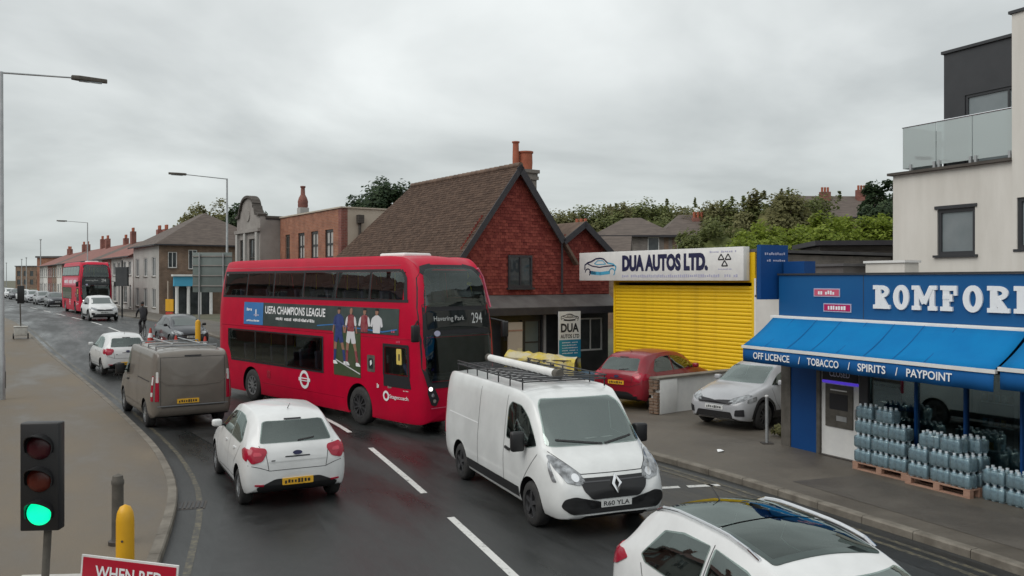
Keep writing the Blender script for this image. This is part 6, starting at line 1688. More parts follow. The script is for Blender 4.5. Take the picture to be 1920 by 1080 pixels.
# ------------------------------------------------------------------ double-deck buses
def bus(name, label, loc, heading, z, advert):
    v = Vehicle(name, label, 'bus', BUS, M['bus_red'], loc, heading, None, z=z, crown=0.05)
    for sp in (2.4, 8.3):
        for sd in 'RL': v.wheel(sp, 0.485, sd, w=0.28, rim=0.60, spokes=10, rim_mat='alloy_dark' if sp > 5 else 'alloy', inset=0.035, arch=0.09)
    G = M['deck_glass']; up = [.46, 2.05, 3.75, 5.45, 7.15, 8.75, 10.24]
    UP = [(a + .04, c - (.10 if c > 10 else .04)) for a, c in zip(up[:-1], up[1:])]
    for a, c in UP: v.opening('R', [(a, 3.22), (a, 3.90), (c, 3.90), (c, 3.22)], -2, 2, 0.02)
    v.opening('F', [(-1.06, 3.10), (1.06, 3.10), (1.06, 3.92), (-1.06, 3.92)], .35, 10.2, 0.0)
    v.opening('F', [(-.98, 3.08), (.98, 3.08), (.93, 3.72), (.78, 3.95), (-.78, 3.95), (-.93, 3.72)], 9.5, 12, 0.03)
    LO = ((1.0, 2.7), (2.7, 4.6), (4.6, 6.58))
    for a, c in LO: v.opening('R', [(a + .05, 1.25), (a + .05, 2.12), (c - .05, 2.12), (c - .05, 1.25)], -2, 0.9, 0.0)
    v.opening('F', [(-1.08, 1.16), (1.08, 1.16), (1.08, 2.30), (-1.08, 2.30)], .9, 10.3, 0.0)
    v.opening('F', [(-.94, 1.28), (.94, 1.28), (1.02, 1.64), (1.02, 2.34), (-1.02, 2.34), (-1.02, 1.64)], 9.6, 12, 0.03)
    v.opening('R', [(9.50, 1.42), (9.50, 2.06), (10.34, 2.06), (10.36, 1.42)], -2, 0.0, 0.0)
    v.finish_body()
    for k in range(10):
        sx_ = 1.2 + k * 0.86
        for y in (-.82, -.36, .36, .82): v.seat(sx_, y, 3.10, 3.42, 0.40, rest=False, m='bus_seat')
        if k < 6:
            for y in (-.82, .82): v.seat(sx_ + .3, y, 1.16, 1.72, 0.42, rest=False, m='bus_seat')
    for k in range(4):
        for y in (-.16, .2): MB().tube((-4.0 + k * 2.3, y, 3.09), (-4.0 + k * 2.3, y, 3.93), 0.02, n=8).build('grab_pole', M['grab_yellow'], v.root)
        MB().tube((-3.6 + k * 1.5, -.3, 1.15), (-3.6 + k * 1.5, -.3, 2.31), 0.02, n=8).build('grab_pole', M['grab_yellow'], v.root)
    MB().box(4.55, 5.0, -.95, .95, 1.15, 1.36).build('dashboard', M['cabin'], v.root, bevel=0.04, sm=50)
    MB().box(4.0, 4.06, -1.06, -.15, 1.15, 2.3).build('cab_screen', M['cabin'], v.root)
    v.seat(9.55, -.62, 1.16, 1.85, 0.46, m='seat')
    # upper deck side glazing: one dark band, panes over it
    for sd in 'RL':
        for a, c in UP:
            v.panel('upper_window', sd, [(a, 3.22), (a, 3.90), (c - (.14 if c > 10 else 0), 3.90), (c, 3.72), (c, 3.22)], G, off=0.010, rnd=0.05, rings=3, per=0.15)
        for a in up[1:-1]: v.strip('window_pillar', sd, [(a, 3.17), (a, 3.95)], 0.10, M['ink'], 0.006)
        v.strip('window_rail', sd, [(.40, 3.935), (9.95, 3.935)], 0.07, M['ink'], 0.006); v.strip('window_rail', sd, [(.40, 3.19), (10.34, 3.19)], 0.07, M['ink'], 0.006)
        v.strip('window_pillar', sd, [(.44, 3.17), (.44, 3.93)], 0.09, M['ink'], 0.007); v.strip('window_pillar', sd, [(10.26, 3.17), (10.14, 3.74), (9.96, 3.93)], 0.12, M['ink'], 0.007)
        if sd == 'R':
            for a, c in LO: v.panel('lower_window', sd, [(a + .03, 1.23), (a + .03, 2.14), (c - .03, 2.14), (c - .03, 1.23)], G, off=0.010, rnd=0.04, rings=3, per=0.15)
            for a in (2.7, 4.6): v.strip('window_pillar', sd, [(a, 1.21), (a, 2.16)], 0.11, M['ink'], 0.006)
            v.panel('rear_quarter', sd, [(.86, 1.66), (.86, 2.17), (1.07, 2.17), (1.07, 1.30)], M['glass'], off=0.008, rnd=0.03, rings=3)
            v.strip('window_rail', sd, [(.9, 2.155), (6.62, 2.155)], 0.05, M['ink'], 0.007); v.strip('window_rail', sd, [(1.06, 1.215), (6.62, 1.215)], 0.06, M['ink'], 0.007); v.strip('window_pillar', sd, [(6.58, 1.2), (6.58, 2.17)], 0.09, M['ink'], 0.008)
        else: v.panel('lower_window_band', sd, [(.86, 1.62), (.86, 2.17), (7.4, 2.17), (7.4, 1.20), (1.55, 1.20), (1.10, 1.34)], M['glass_bus'], off=0.006, rnd=0.06, rings=6, per=0.12)
        v.strip('skirt_gap', sd, [(3.1, .62), (7.6, .62)], 0.012, M['tail'], 0.003)
        v.strip('body_seam', sd, [(.4, 2.28), (10.5, 2.28)], 0.02, M['tail'], 0.004)
        v.strip('roof_seam', sd, [(.5, 4.06), (9.9, 4.06)], 0.02, M['tail'], 0.004)
    # driver's side window and fittings
    dw = v.panel('driver_window', 'R', [(9.48, 1.40), (9.48, 2.08), (10.36, 2.08), (10.38, 1.40)], M['deck_glass'], off=0.010, rnd=0.03)
    v.panel('driver_panel', 'R', [(9.42, 1.10), (9.42, 1.395), (10.44, 1.395), (10.50, 1.10)], M['ink'], off=0.008, rnd=0.02)
    for pts in ([(9.44, 1.38), (9.44, 2.14)], [(9.42, 2.11), (10.42, 2.11)], [(10.40, 2.12), (10.43, 1.38)]): v.strip('window_trim', 'R', pts, 0.07, M['ink'], 0.012, dw)
    v.panel('driver_notice', 'R', [(9.98, 1.66), (9.97, 2.04), (10.16, 2.04), (10.18, 1.66)], M['sticker_yellow'], off=0.017, rnd=0.03, rings=2, parent=dw)
    v.panel('driver_mark', 'R', [(10.06, 1.76), (10.06, 1.92), (10.11, 1.92), (10.11, 1.76)], M['ink'], off=0.021, rnd=0.01, rings=2, parent=dw)
    fu = v.panel('filler_flap', 'R', [(8.72, 1.40), (8.72, 1.82), (9.05, 1.82), (9.05, 1.40)], M['stone_dark'], off=0.008, rnd=0.03, rings=3)
    v.panel('filler_mark', 'R', [(8.79, 1.48), (8.79, 1.74), (8.98, 1.74), (8.98, 1.48)], M['ink'], off=0.012, rnd=0.05, rings=3, parent=fu); v.panel('filler_icon', 'R', [(8.86, 1.55), (8.85, 1.68), (8.92, 1.70), (8.94, 1.60)], M['letter'], off=0.016, rnd=0.02, rings=2, parent=fu)
    # entrance doors on the kerb side
    dn = v.panel('entrance_door', 'L', [(9.25, .42), (9.25, 2.5), (10.45, 2.5), (10.5, .42)], M['glass'], off=0.008, rnd=0.05); v.strip('door_split', 'L', [(9.87, .42), (9.87, 2.5)], 0.05, M['bus_red'], 0.014, dn)
    dm = v.panel('middle_door', 'L', [(5.0, .42), (5.0, 2.4), (6.2, 2.4), (6.2, .42)], M['glass'], off=0.016, rnd=0.05); v.strip('door_split', 'L', [(5.6, .42), (5.6, 2.4)], 0.05, M['bus_red'], 0.022, dm)
    # roundel
    ring = [(5.60 + .215 * math.cos(t), .93 + .215 * math.sin(t)) for t in np.linspace(0, 2 * math.pi, 28)]
    rd_ = v.strip('roundel_ring', 'R', ring, 0.085, M['letter'], 0.012)
    v.strip('roundel_bar', 'R', [(5.29, .93), (5.91, .93)], 0.095, M['letter'], 0.014, rd_)
    v.strip('roundel_text', 'R', [(5.44, .93), (5.76, .93)], 0.035, M['bus_red'], 0.018, rd_)
    v.panel('vent_flap', 'R', [(3.42, .80), (3.42, 1.02), (3.62, 1.02), (3.62, .80)], M['tail'], off=0.008, rnd=0.03, rings=2)
    em = [(9.52 + .10 * math.cos(t), .86 + .10 * math.sin(t)) for t in np.linspace(0, 2 * math.pi, 20)]
    eo = v.strip('operator_emblem', 'R', em, 0.055, M['letter'], 0.012)
    lettering('operator_name', 'Stagecoach', M['letter'], eo, v.surf('R', 0.013), 9.66, 10.40, .79, .91, bold=0.012)
    scribble('fleet_number', M['letter'], eo, v.surf('R', 0.013), 9.14, 9.24, 1.02, 1.14, 2, 3); scribble('fleet_number', M['stucco_grey'], eo, v.surf('R', 0.013), 9.60, 9.76, 1.06, 1.12, 4, 5)
    scribble('fleet_number', M['letter'], eo, v.surf('R', 0.013), 10.22, 10.42, 1.03, 1.06, 6, 7)
    scribble('fleet_number', M['pink'], eo, v.surf('R', 0.013), 9.76, 9.92, 2.42, 2.52, 2, 9); scribble('fleet_number', M['pink'], eo, v.surf('R', 0.013), 9.96, 10.12, 2.18, 2.24, 3, 9)
    # front: black mask, two screens, blinds
    mk = v.panel('front_mask', 'F', [(-1.08, 2.34), (1.08, 2.34), (1.06, 2.75), (1.05, 3.12), (-1.05, 3.12), (-1.06, 2.75)], M['ink'], off=0.006, rnd=0.03, rings=8, per=0.07)
    v.panel('lower_mask', 'F', [(-1.00, 1.12), (1.00, 1.12), (1.04, 1.27), (-1.04, 1.27)], M['ink'], off=0.007, rnd=0.03, rings=4, per=0.06)
    v.panel('upper_windscreen', 'F', [(-.98, 3.06), (.98, 3.06), (.93, 3.72), (.78, 3.95), (.5, 4.0), (-.5, 4.0), (-.78, 3.95), (-.93, 3.72)], G, off=0.012, rnd=0.08, parent=mk, rings=8)
    v.panel('lower_windscreen', 'F', [(-.94, 1.26), (.94, 1.26), (1.04, 1.62), (1.04, 2.38), (-1.04, 2.38), (-1.04, 1.62)], G, off=0.012, rnd=0.06, parent=mk, rings=8)
    for sg in (1, -1):
        v.strip('screen_surround', 'F', [(sg * .96, 1.20), (sg * 1.07, 1.62), (sg * 1.08, 2.42), (sg * 1.06, 3.05), (sg * .97, 3.72), (sg * .82, 3.97), (sg * .5, 4.03)], 0.15, M['ink'], 0.010, mk)
    v.strip('screen_surround', 'F', [(-.62, 4.02), (.62, 4.02)], 0.11, M['ink'], 0.010, mk)
    v.panel('destination_glass', 'F', [(-.96, 2.50), (.96, 2.50), (.97, 2.96), (-.97, 2.96)], M['glass'], off=0.012, rnd=0.05, parent=mk, rings=6)
    lettering('destination_text', 'Havering Park', M['led'], mk, v.surf('F', 0.024), -.78, .16, 2.68, 2.83, bold=0.0)
    lettering('route_number', '294', M['led'], mk, v.surf('F', 0.024), .40, .74, 2.63, 2.89, bold=0.006)
    v.panel('front_roundel', 'F', [(-.70 + .09 * math.cos(t), 2.42 + .07 * math.sin(t)) for t in np.linspace(0, 2 * math.pi, 14, endpoint=False)], M['pale_ink'], off=0.02, rnd=0, parent=mk, rings=2)
    for sg in (1, -1):
        hl_ = v.panel('head_lamp', 'F', [(sg * .80, .70), (sg * .70, .86), (sg * .84, 1.14), (sg * 1.0, 1.22), (sg * 1.03, 1.02), (sg * .94, .74)], M['ink'], off=0.012, rnd=0.04)
        for q, (a, c, r_) in enumerate(((.95, 1.12, .05), (.90, .97, .045), (.85, .83, .045))):
            v.panel('lamp_lens', 'F', [(sg * (a + r_ * math.cos(t)), c + r_ * math.sin(t)) for t in np.linspace(0, 2 * math.pi, 12, endpoint=False)], M['lamp_on'] if q == 0 else M['chrome'], off=0.018, rnd=0, parent=hl_, rings=2)
    v.strip('bumper_lip', 'F', [(-.95, .66), (.95, .66)], 0.02, M['pink'], 0.012)
    v.panel('front_plate', 'F', [(-.27, .50), (.27, .50), (.27, .60), (-.27, .60)], M['plate_w'], off=0.014, rnd=0.01, rings=2)
    # front grab tube around the kerb-side windscreen corner
    P = [v.hit('F', .93, 3.98, 0.05), v.hit('F', 1.07, 3.75, 0.07), v.hit('F', 1.13, 3.4, 0.08), v.hit('F', 1.14, 3.0, 0.07)]
    MB().path(P, 0.03, 8).build('branch_guard', M['pink'], v.root, sm=40)
    MB().box(2.6, 3.7, -0.45, 0.45, 4.27, 4.40).build('roof_pod', M['white'], v.root, sm=50, bevel=0.05)
    for sd, sg in (('R', -1), ('L', 1)):
        m_ = MB(); m_.obox((5.46, sg * 1.42, 2.45), (.05, 0, 0), (0, .10, 0), (0, 0, .20)); mo = m_.build('door_mirror', M['black'], v.root, bevel=0.03, sm=50)
        MB().tube((5.2, sg * 1.16, 2.72), (5.46, sg * 1.42, 2.64), 0.025, n=8).build('mirror_arm', M['black'], mo)
    v.panel('rear_window', 'B', [(-.9, 3.15), (.9, 3.15), (.85, 3.75), (-.85, 3.75)], G, off=0.01, rnd=0.1)
    v.panel('engine_grille', 'B', [(-.9, .8), (.9, .8), (.9, 1.5), (-.9, 1.5)], M['black'], off=0.01, rnd=0.05)
    for sg in (1, -1): v.panel('tail_lamp', 'B', [(sg * .92, .8), (sg * 1.05, .8), (sg * 1.05, 1.6), (sg * .92, 1.6)], M['tail'], off=0.012, rnd=0.04)
    if advert:
        ad = v.panel('advert_strip', 'R', [(1.95, 2.34), (1.95, 3.03), (10.05, 3.00), (10.05, 2.36)], M['ad_dark'], off=0.010, rnd=0.02, rings=4, per=0.2)
        v.panel('advert_drop', 'R', [(7.15, 1.20), (7.15, 2.345), (8.42, 2.345), (8.42, 1.20)], M['ad_green'], off=0.010, rnd=0.01, parent=ad)
        v.panel('advert_square', 'R', [(1.96, 2.35), (1.96, 3.02), (3.20, 3.02), (3.20, 2.35)], M['ad_blue'], off=0.014, rnd=0.01, parent=ad)
        S = v.surf('R', 0.018)
        lettering('advert_title', 'UEFA CHAMPIONS LEAGUE', M['letter'], ad, S, 3.34, 6.72, 2.70, 2.93, bold=0.022)
        scribble('advert_print', M['letter'], ad, S, 4.0, 6.2, 2.53, 2.62, 26, 11); scribble('advert_print', M['letter'], ad, S, 2.16, 3.0, 2.44, 2.50, 9, 12)
        scribble('advert_print', M['letter'], ad, S, 2.15, 2.5, 2.76, 2.86, 4, 13); scribble('advert_print', M['letter'], ad, S, 2.72, 2.84, 2.60, 2.90, 1, 15); scribble('advert_print', M['pale_ink'], ad, S, 2.62, 2.98, 2.62, 2.68, 4, 14)
        # printed players as plain figures
        def fig(nm, pts, m, off): v.panel(nm, 'R', pts, m, off=off, rnd=0.03, parent=ad, rings=2)
        def player(u, top, kit, sleeve, shorts, socks, full, hair=True):
            fig('printed_head', [(u + .065 * math.cos(t), top - .10 + .085 * math.sin(t)) for t in np.linspace(0, 2 * math.pi, 12, endpoint=False)], M['skin'], 0.020)
            if hair: fig('printed_hair', [(u - .07, top - .07), (u - .05, top - .01), (u + .05, top - .01), (u + .07, top - .07)], M['ink'], 0.023)
            fig('printed_shirt', [(u - .06, top - .18), (u + .06, top - .18), (u + .17, top - .24), (u + .15, top - .62), (u - .15, top - .62), (u - .17, top - .24)], kit, 0.018)
            for sg in (1, -1):
                fig('printed_sleeve', [(u + sg * .15, top - .22), (u + sg * .22, top - .28), (u + sg * .27, top - .46), (u + sg * .19, top - .48), (u + sg * .15, top - .36)], sleeve, 0.0195)
                if full: fig('printed_arm', [(u + sg * .20, top - .47), (u + sg * .26, top - .46), (u + sg * .30, top - .66), (u + sg * .25, top - .68)], M['skin'], 0.017)
            if full:
                fig('printed_shorts', [(u - .16, top - .60), (u + .16, top - .60), (u + .24, top - .92), (u + .05, top - .94), (u, top - .76), (u - .06, top - .94), (u - .22, top - .90)], shorts, 0.017)
                for (a, c) in ((-.14, -.20), (.15, .30)):
                    fig('printed_leg', [(u + a - .06, top - .90), (u + a + .07, top - .90), (u + (a + c) / 2 + .06, top - 1.12), (u + (a + c) / 2 - .05, top - 1.12)], M['skin'], 0.016)
                    fig('printed_sock', [(u + (a + c) / 2 - .05, top - 1.11), (u + (a + c) / 2 + .06, top - 1.11), (u + c + .05, top - 1.42), (u + c - .05, top - 1.42)], socks, 0.018)
                    fig('printed_boot', [(u + c - .06, top - 1.41), (u + c + .05, top - 1.41), (u + c + .15, top - 1.50), (u + c - .06, top - 1.50)], M['letter'], 0.019)
        player(7.40, 2.99, M['kit_blue'], M['kit_blue'], M['kit_blue'], M['kit_blue'], True)
        player(7.98, 2.99, M['kit_red'], M['kit_white'], M['kit_white'], M['kit_red'], True, False)
        player(8.60, 3.0, M['kit_red'], M['kit_white'], M['kit_white'], M['kit_red'], False)
        player(9.14, 3.0, M['kit_white'], M['kit_white'], M['kit_blue'], M['kit_white'], False)
        v.strip('pitch_line', 'R', [(7.20, 1.62), (8.40, 1.30)], 0.03, M['kit_white'], 0.0135, ad)
        v.strip('advert_swoosh', 'R', [(6.3, 2.46), (7.1, 2.52), (9.4, 2.42), (10.0, 2.50)], 0.03, M['ad_blue'], 0.0135, ad)
    else:
        ad = v.panel('advert_strip', 'R', [(1.95, 2.34), (1.95, 3.03), (10.05, 3.00), (10.05, 2.36)], M['pink'], off=0.010, rnd=0.02, rings=4, per=0.2)
        scribble('advert_print', M['letter'], ad, v.surf('R', 0.018), 2.3, 9.6, 2.5, 2.85, 16, 11)
    return v
bus('double_deck_bus', 'red double-deck bus on route 294 swinging across the road', (-4.97, 24.76), (0.687, -0.726), 0.0, True)
bus('double_deck_bus', 'farther red double-deck bus coming down the hill with one bright lamp', (-37.2, 74.5), (0.568, -0.823), 0.9, False)

# ------------------------------------------------------------------ lamp posts
def lamp_post(label, x, y, h, dirv, arm=2.55):
    o = thing('street_lamp', label, 'street lamp', (x, y, gz(y) + 0.1), math.atan2(dirv[1], dirv[0]), 'tall street lamps')
    h -= gz(y) + 0.1
    MB().lathe([(0.11, 0.0), (0.11, 1.3), (0.085, 1.35), (0.05, h)], n=14).build('column', M['steel'], o, sm=40)
    MB().tube((0, 0, h - 0.03), (arm, 0, h + 0.08), 0.03, 0.025, n=10).build('arm', M['steel'], o, sm=40)
    b = MB(); b.prism([(arm - .12, -.07), (arm + .1, -.14), (arm + .45, -.10), (arm + .9, -.05), (arm + .92, .04), (arm + .4, .12), (arm + .05, .13), (arm - .12, .07)], h + 0.02, h + 0.15, plane='XY'); hd = b.build('lantern', M['stone_dark'], o, bevel=0.02, sm=50)
    boxpart('lens', M['white_glass'], hd, arm + .1, arm + .75, -.07, .07, h - 0.01, h + 0.018)
    boxpart('access_door', M['stone_dark'], o, 0.092, 0.118, -.05, .05, .35, .85)
lamp_post('tall grey street lamp at the left edge with its arm over the road', -15.32, 25.6, 9.95, (0.823, 0.568), 2.0)
lamp_post('tall pale street lamp rising behind the rear of the nearer bus', -17.7, 53.0, 10.0, (-0.823, -0.568))
lamp_post('distant street lamp beyond the farther red bus', -48.0, 96.5, 10.2, (-0.823, -0.568), 2.2)

# ------------------------------------------------------------------ portable traffic signals
def signal(name, label, x, y, z, rz, top, cart_top, box_mats):
    o = thing(name, label, 'traffic light', (x, y, z), rz, 'portable traffic lights')
    hd = MB().box(-.162, .162, -.06, .06, top - .93, top).build('signal_head', M['black'], o, bevel=0.012, sm=50)
    for k, (mm, dz) in enumerate((('signal_red_off', .21), ('signal_amber_off', .49), ('signal_green', .775))):
        MB().lathe([(0.105, -.062), (0.098, -.075), (0.06, -.088), (0.0, -.092)], (0, 0, top - dz), 28, 'Y').build('lens', M[mm], hd, sm=60)
        hood = MB(); n = 16
        vs, fs = [], []
        for i in range(n + 1):
            t = math.pi * (-0.12 + 1.24 * i / n); ln = 0.13 * max(0.25, math.sin(max(0, min(math.pi, t))))
            for r_ in (.112, .120):
                vs += [(r_ * math.cos(t), -.06, top - dz + r_ * math.sin(t)), (r_ * math.cos(t), -.06 - ln, top - dz + r_ * math.sin(t))]
        for i in range(n):
            a = i * 4; fs += [(a, a + 1, a + 5, a + 4), (a + 2, a + 6, a + 7, a + 3), (a + 1, a + 3, a + 7, a + 5)]
        hood.add(vs, fs).build('hood', M['black'], hd)
    MB().tube((0, .03, cart_top - .05), (0.03, .03, top - .95), 0.032, n=12).build('mast', M['stone_dark'], o, sm=40)
    bs = MB().box(-.30, .30, -.22, .30, .16, cart_top - .02).build('battery_box', M[box_mats[0]], o, bevel=0.02, sm=50)
    boxpart('lid', M[box_mats[1]], o, -.33, .33, -.25, .33, cart_top - .018, cart_top + .03, bevel=0.01)
    for sx in (-.36, .30): 
        w_ = MB(); w_.lathe([(0.05, 0), (0.14, 0), (0.14, .06), (0.05, .06)], (0, 0, 0), 16, 'X'); wo = w_.build('wheel', M['rubber'], o, sm=40); wo.location = (sx, .05, .14)
    return o
signal('portable_traffic_light', 'portable traffic light showing green in the left foreground', -4.07, 7.4, 0.11, R(4), 2.36, 0.90, ('cart_white', 'cart_white'))
far_s = signal('portable_traffic_light', 'distant portable traffic light on a white cart by the left kerb', -25.5, 44.3, gz(44.3) + 0.11, R(208), 2.75, .62, ('cart_white', 'cart_white'))

# red temporary sign
ws = thing('temporary_road_sign', 'red sign with white border reading WHEN RED at the bottom left', 'sign', (-3.38, 7.5, 0.11), R(-6))
T = Matrix.Rotation(R(4.5), 4, 'Y')
def sp(u, v, y=0.0):
    p = T @ Vector((u, y, v)); return (p.x, p.y, p.z + 0.83)
def plate_box(name, m, u0, u1, v0, v1, y0, y1, parent):
    b = MB(); b.add([sp(u, v, y) for y in (y0, y1) for (u, v) in ((u0, v0), (u1, v0), (u1, v1), (u0, v1))], [(0, 1, 2, 3), (7, 6, 5, 4), (0, 4, 5, 1), (1, 5, 6, 2), (2, 6, 7, 3), (3, 7, 4, 0)]); return b.build(name, m, parent)
bk = plate_box('backing', M['white'], -.45, .45, -.30, .30, 0.0, 0.015, ws); plate_box('face', M['sign_red'], -.432, .432, -.282, .282, -.004, -.001, bk)
for (tx, a, v0) in (('WHEN RED', .31, .105), ('LIGHT SHOWS', .36, -.065), ('WAIT HERE', .32, -.235)):
    lettering('lettering', tx, M['letter'], bk, lambda u, v: sp(u, v, -.007), -a, a, v0, v0 + .115, bold=0.02)
for sx in (-.38, .38):
    MB().tube((sx, .05, 0.0), (sx, .03, 1.0), 0.018, n=8).build('leg', M['dark_metal'], ws); MB().tube((sx, .5, 0.0), (sx, .03, .95), 0.015, n=8).build('stay', M['dark_metal'], ws)
# yellow and dark posts on the pavement
yp = thing('yellow_post', 'round topped yellow plastic post behind the red sign', 'bollard', (-4.08, 9.0, 0.11))
MB().lathe([(0.095, 0.0), (0.092, .3), (0.090, 1.06), (0.080, 1.14), (0.052, 1.20), (0.0, 1.225)], n=20).build('post', M['post_yellow'], yp, sm=50); MB().lathe([(0.16, 0.0), (0.16, .04), (0.10, .07)], n=18).build('base', M['rubber'], yp, sm=40)
MB().lathe([(0.013, -.094), (0.0, -.097)], (0.01, 0, .86), 10, 'Y').build('fixing', M['iron'], yp)
db = thing('dark_bollard', 'dark weathered bollard on the pavement behind the yellow post', 'bollard', (-5.36, 11.6, 0.11))
MB().lathe([(0.085, 0.0), (0.078, .1), (0.074, .80), (0.082, .82), (0.082, .86), (0.072, .88), (0.066, .93), (0.0, .96)], n=18).build('shaft', M['stone_dark'], db, sm=40); MB().lathe([(0.12, 0.0), (0.12, .05), (0.085, .07)], n=18).build('collar', M['iron'], db, sm=40)

# ------------------------------------------------------------------ roadworks
cone_spots = [(-18.3, 43.2, 'frontmost red and white cone at the left of the roadworks'), (-17.3, 42.4, 'red and white cone in front of the dark saloon'), (-19.3, 46.6, 'red and white cone farther back beside the cyclist'), (-15.6, 39.6, 'cone left of the yellow roadworks post'), (-14.1, 39.2, 'cone right of the yellow roadworks post')]
for i, (x, y, lb) in enumerate(cone_spots):
    o = thing('traffic_cone', lb, 'traffic cone', (x, y, gz(y) + 0.004), 0, 'roadworks cones')
    boxpart('base', M['cone'], o, -.22, .22, -.22, .22, 0, .05); cb_ = MB().lathe([(.17, .05), (.04, .76), (.0, .77)], n=16).build('cone_body', M['cone'], o, sm=40)
    MB().lathe([(.128, .29), (.088, .51)], n=16, caps=False).build('reflective_sleeve', M['letter'], o, sm=40).scale = (1.04, 1.04, 1.0)
yk = thing('roadworks_post', 'tall yellow roadworks post left of the nearer bus rear', 'post', (-14.65, 39.8, gz(39.8)))
MB().lathe([(.12, 0), (.12, 1.35), (.09, 1.45), (0, 1.5)], n=14).build('post', M['post_yellow'], yk, sm=40); boxpart('base', M['rubber'], yk, -.25, .25, -.25, .25, 0, .08)
yb = thing('roadworks_sign', 'yellow box sign on a pole behind the roadworks cones', 'sign', (-20.0, 49.5, gz(49.5)), R(-30))
MB().tube((0, .05, 0), (0, .05, 2.9), .035, n=8).build('pole', M['sand'], yb); boxpart('panel', M['post_yellow'], yb, -.12, .55, -.03, .03, 1.15, 1.85); boxpart('lower_panel', M['cone'], yb, -.10, .50, -.03, .03, .75, 1.1)
boxpart('foot', M['rubber'], yb, -.3, .5, -.3, .3, 0, .06)
bs_ = thing('road_sign_back', 'large grey road sign seen from behind left of the nearer bus', 'sign', (-18.9, 50.5, gz(50.5)), R(-4))
boxpart('panel', M['sign_back'], bs_, 0, 2.4, 0, .03, 2.2, 4.55, bevel=0.008)
for z_ in (2.55, 3.15, 3.75, 4.3): boxpart('rail', M['stucco_grey'], bs_, 0.0, 2.4, -.05, -.002, z_, z_ + .06)
for x in (.45, 1.9): MB().tube((x, -.09, 0), (x, -.09, 4.5), .045, n=10).build('post', M['steel'], bs_, sm=40)
sp2 = thing('dark_sign_post', 'dark post with black sign box near the farther bus', 'sign', (-28.6, 62.6, .95), R(-25))
MB().tube((0, 0, 0), (0, 0, 4.2), .06, n=8).build('post', M['dark_metal'], sp2); boxpart('box', M['dark_shop'], sp2, -.6, .6, -.08, .08, 2.3, 3.7)

# ------------------------------------------------------------------ cyclist
CX, CY = -20.0, 46.2; cz0 = gz(CY)
bk_ = thing('bicycle', 'dark bicycle ridden by the cyclist beside the cones', 'bicycle', (CX, CY, cz0), math.atan2(0.823, -0.568))
for x in (-.52, .52):
    w_ = MB()
    n = 28
    for k in range(n):
        t0, t1 = 2 * math.pi * k / n, 2 * math.pi * (k + 1) / n; w_.tube((.33 * math.cos(t0), 0, .33 * math.sin(t0)), (.33 * math.cos(t1), 0, .33 * math.sin(t1)), .02, n=6, cap=False)
    wo = w_.build('wheel', M['rubber'], bk_); wo.location = (x, 0, .35)
    s2 = MB()
    for k in range(10): t0 = 2 * math.pi * k / 10; s2.tube((0, 0, 0), (.32 * math.cos(t0), 0, .32 * math.sin(t0)), .003, n=4)
    s2.build('spokes', M['steel'], wo)
f_ = MB(); f_.tube((-.52, 0, .35), (-.12, 0, .32), .014); f_.tube((-.12, 0, .32), (-.22, 0, .88), .018); f_.tube((-.22, 0, .82), (.36, 0, .86), .018); f_.tube((-.12, 0, .32), (.38, 0, .78), .02); f_.tube((-.52, 0, .35), (-.22, 0, .80), .012); f_.tube((.52, 0, .35), (.34, 0, 1.02), .016)
f_.build('frame', M['dark_metal'], bk_); MB().tube((.36, -.30, 1.04), (.36, .30, 1.04), .014).build('handlebar', M['dark_metal'], bk_); MB().box(-.36, -.10, -.07, .07, .90, .95).build('saddle', M['black'], bk_, bevel=0.02)
def person(label, loc, rz, joints, edges, clothes, head, top='helmet'):
    o = thing('person', label, 'person', loc, rz)
    me = bpy.data.meshes.new('body'); me.from_pydata([j[0] for j in joints], edges, [])
    ob = bpy.data.objects.new('body', me); COL.objects.link(ob)
    ob.modifiers.new('skin', 'SKIN'); ob.modifiers.new('sub', 'SUBSURF').levels = 1
    for i, j in enumerate(joints): me.skin_vertices[0].data[i].radius = (j[1], j[1] * j[2] if len(j) > 2 else j[1])
    me.skin_vertices[0].data[0].use_root = True
    dg = bpy.context.evaluated_depsgraph_get(); m2 = bpy.data.meshes.new_from_object(ob.evaluated_get(dg)); bpy.data.objects.remove(ob)
    bo = link_mesh('body', m2, clothes, o); smooth(m2, 80)
    hx, hy, hz = head
    MB().lathe([(0.0, -.125), (.05, -.115), (.078, -.05), (.085, .02), (.075, .08), (.04, .115), (0.0, .122)], (hx, hy, hz), 14).build('head', M['skin'], o, sm=60)
    MB().lathe([(.09, -.02), (.095, .03), (.082, .095), (.045, .128), (0.0, .136)], (hx - .012, hy, hz), 14).build(top, M['black'], o, sm=60)
    return o
J = [((-.22, 0, 1.0), .14, 1.25), ((-.12, 0, 1.25), .145, 1.15), ((0.0, 0, 1.48), .15, 1.2), ((.04, 0, 1.60), .06), ((.06, 0, 1.68), .055),
     ((0.0, .19, 1.50), .07), ((.20, .26, 1.27), .05), ((.36, .25, 1.07), .04), ((0.0, -.19, 1.50), .07), ((.20, -.26, 1.27), .05), ((.36, -.25, 1.07), .04),
     ((-.20, .10, .95), .10), ((.16, .12, .72), .075), ((-.06, .11, .30), .05), ((.07, .11, .22), .045), ((-.20, -.10, .95), .10), ((.20, -.12, .90), .075), ((.02, -.11, .52), .05), ((.15, -.11, .44), .045)]
E = [(0, 1), (1, 2), (2, 3), (3, 4), (2, 5), (5, 6), (6, 7), (2, 8), (8, 9), (9, 10), (0, 11), (11, 12), (12, 13), (13, 14), (0, 15), (15, 16), (16, 17), (17, 18)]
person('cyclist in dark clothing riding up the road beside the roadworks cones', (CX, CY, cz0), math.atan2(0.823, -0.568), J, E, M['cloth_dark'], (.08, 0, 1.79))

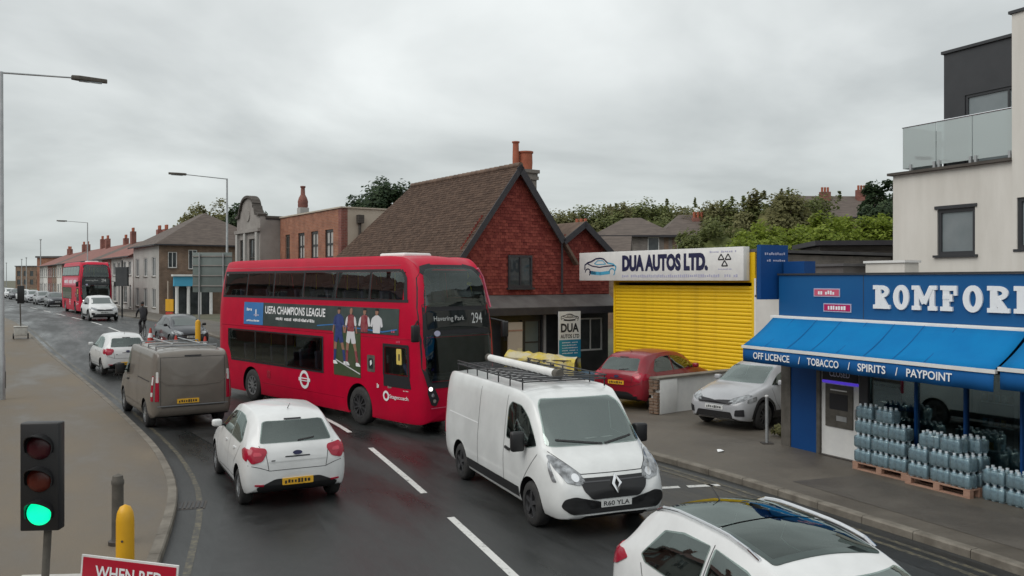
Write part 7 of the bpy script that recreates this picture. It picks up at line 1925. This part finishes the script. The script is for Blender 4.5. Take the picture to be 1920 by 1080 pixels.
D = [((0.0, 0, 1.02), .15, 1.2), ((.02, 0, 1.25), .15, 1.15), ((.04, 0, 1.46), .15, 1.2), ((.06, 0, 1.58), .055), ((.07, 0, 1.66), .055),
     ((.04, .20, 1.46), .07), ((.18, .26, 1.26), .05), ((.42, .17, 1.30), .042), ((.04, -.20, 1.46), .07), ((.18, -.26, 1.26), .05), ((.42, -.17, 1.30), .042),
     ((.10, .10, 1.0), .09), ((.40, .12, 1.02), .075), ((.10, -.10, 1.0), .09), ((.40, -.12, 1.02), .075)]
DE = [(0, 1), (1, 2), (2, 3), (3, 4), (2, 5), (5, 6), (6, 7), (2, 8), (8, 9), (9, 10), (0, 11), (11, 12), (0, 13), (13, 14)]
_h = Vector((0.687, -0.726)); _l = Vector((0.726, 0.687)); _p = Vector((-4.97, 24.76)) + _h * 4.25 - _l * 0.62
dv = person('bus driver in dark blue uniform behind the nearer bus windscreen', (_p.x, _p.y, 0.12), math.atan2(-0.726, 0.687), D, DE, M['kit_blue'], (.08, 0, 1.76), 'hair')
swb = thing('steering_wheel', 'bus steering wheel held by the driver of the nearer bus', 'steering wheel', (_p.x, _p.y, 0.12), math.atan2(-0.726, 0.687))
wb = MB()
for k in range(20):
    f3 = lambda t: (.46 + 0.10 * math.sin(t), .21 * math.cos(t), 1.30 + .15 * math.sin(t))
    wb.tube(f3(2 * math.pi * k / 20), f3(2 * math.pi * (k + 1) / 20), 0.016, n=6, cap=False)
wb.build('rim', M['black'], swb); MB().tube((.46, 0, 1.30), (.60, 0, 1.2), .03, n=8).build('column', M['black'], swb)
for (sx_, y, mm, lb) in ((3.05, -.80, 'cloth_dark', 'passenger in dark clothing at the second upper deck window of the nearer bus'), (6.48, .36, 'stucco_grey', 'passenger in grey on the far side of the upper deck of the nearer bus'), (8.2, -.80, 'cloth_dark', 'passenger in dark clothing near the front of the upper deck of the nearer bus')):
    _q = Vector((-4.97, 24.76)) + _h * (sx_ - 5.45) + _l * y
    person(lb, (_q.x, _q.y, 2.02), math.atan2(-0.726, 0.687), D, DE, M[mm], (.08, 0, 1.76), 'hair')
for i, (x, y, rz_, lb) in enumerate(((-18.0, 45.0, -62, 'red and white plastic barrier left of the dark saloon'), (-18.9, 47.6, -50, 'red plastic barrier behind the cones near the yellow box sign'))):
    o = thing('roadworks_barrier', lb, 'barrier', (x, y, gz(y) + 0.004), R(rz_), 'roadworks barriers')
    for z_ in (.85, .40): boxpart('board', M['cone'], o, -.95, .95, -.03, .03, z_, z_ + .16)
    for k in range(3): boxpart('white_band', M['letter'], o, -.75 + k * .6, -.5 + k * .6, -.034, .034, .85, 1.012)
    for sx in (-.85, .85): boxpart('leg', M['cone'], o, sx - .04, sx + .04, -.028, .028, 0, .85); boxpart('foot', M['rubber'], o, sx - .12, sx + .12, -.3, .3, 0, .07)
# litter on the pavement
lt = tag(MB().add([(4.28, 17.75, 0.125), (4.42, 17.80, 0.14), (4.44, 17.93, 0.122), (4.30, 17.90, 0.15), (4.36, 17.84, 0.165)], [(0, 1, 4), (1, 2, 4), (2, 3, 4), (3, 0, 4)]).build('paper_litter', M['letter']), 'crumpled white paper lying on the pavement by the white van', 'litter')
so = lt.modifiers.new('thickness', 'SOLIDIFY'); so.thickness = 0.004
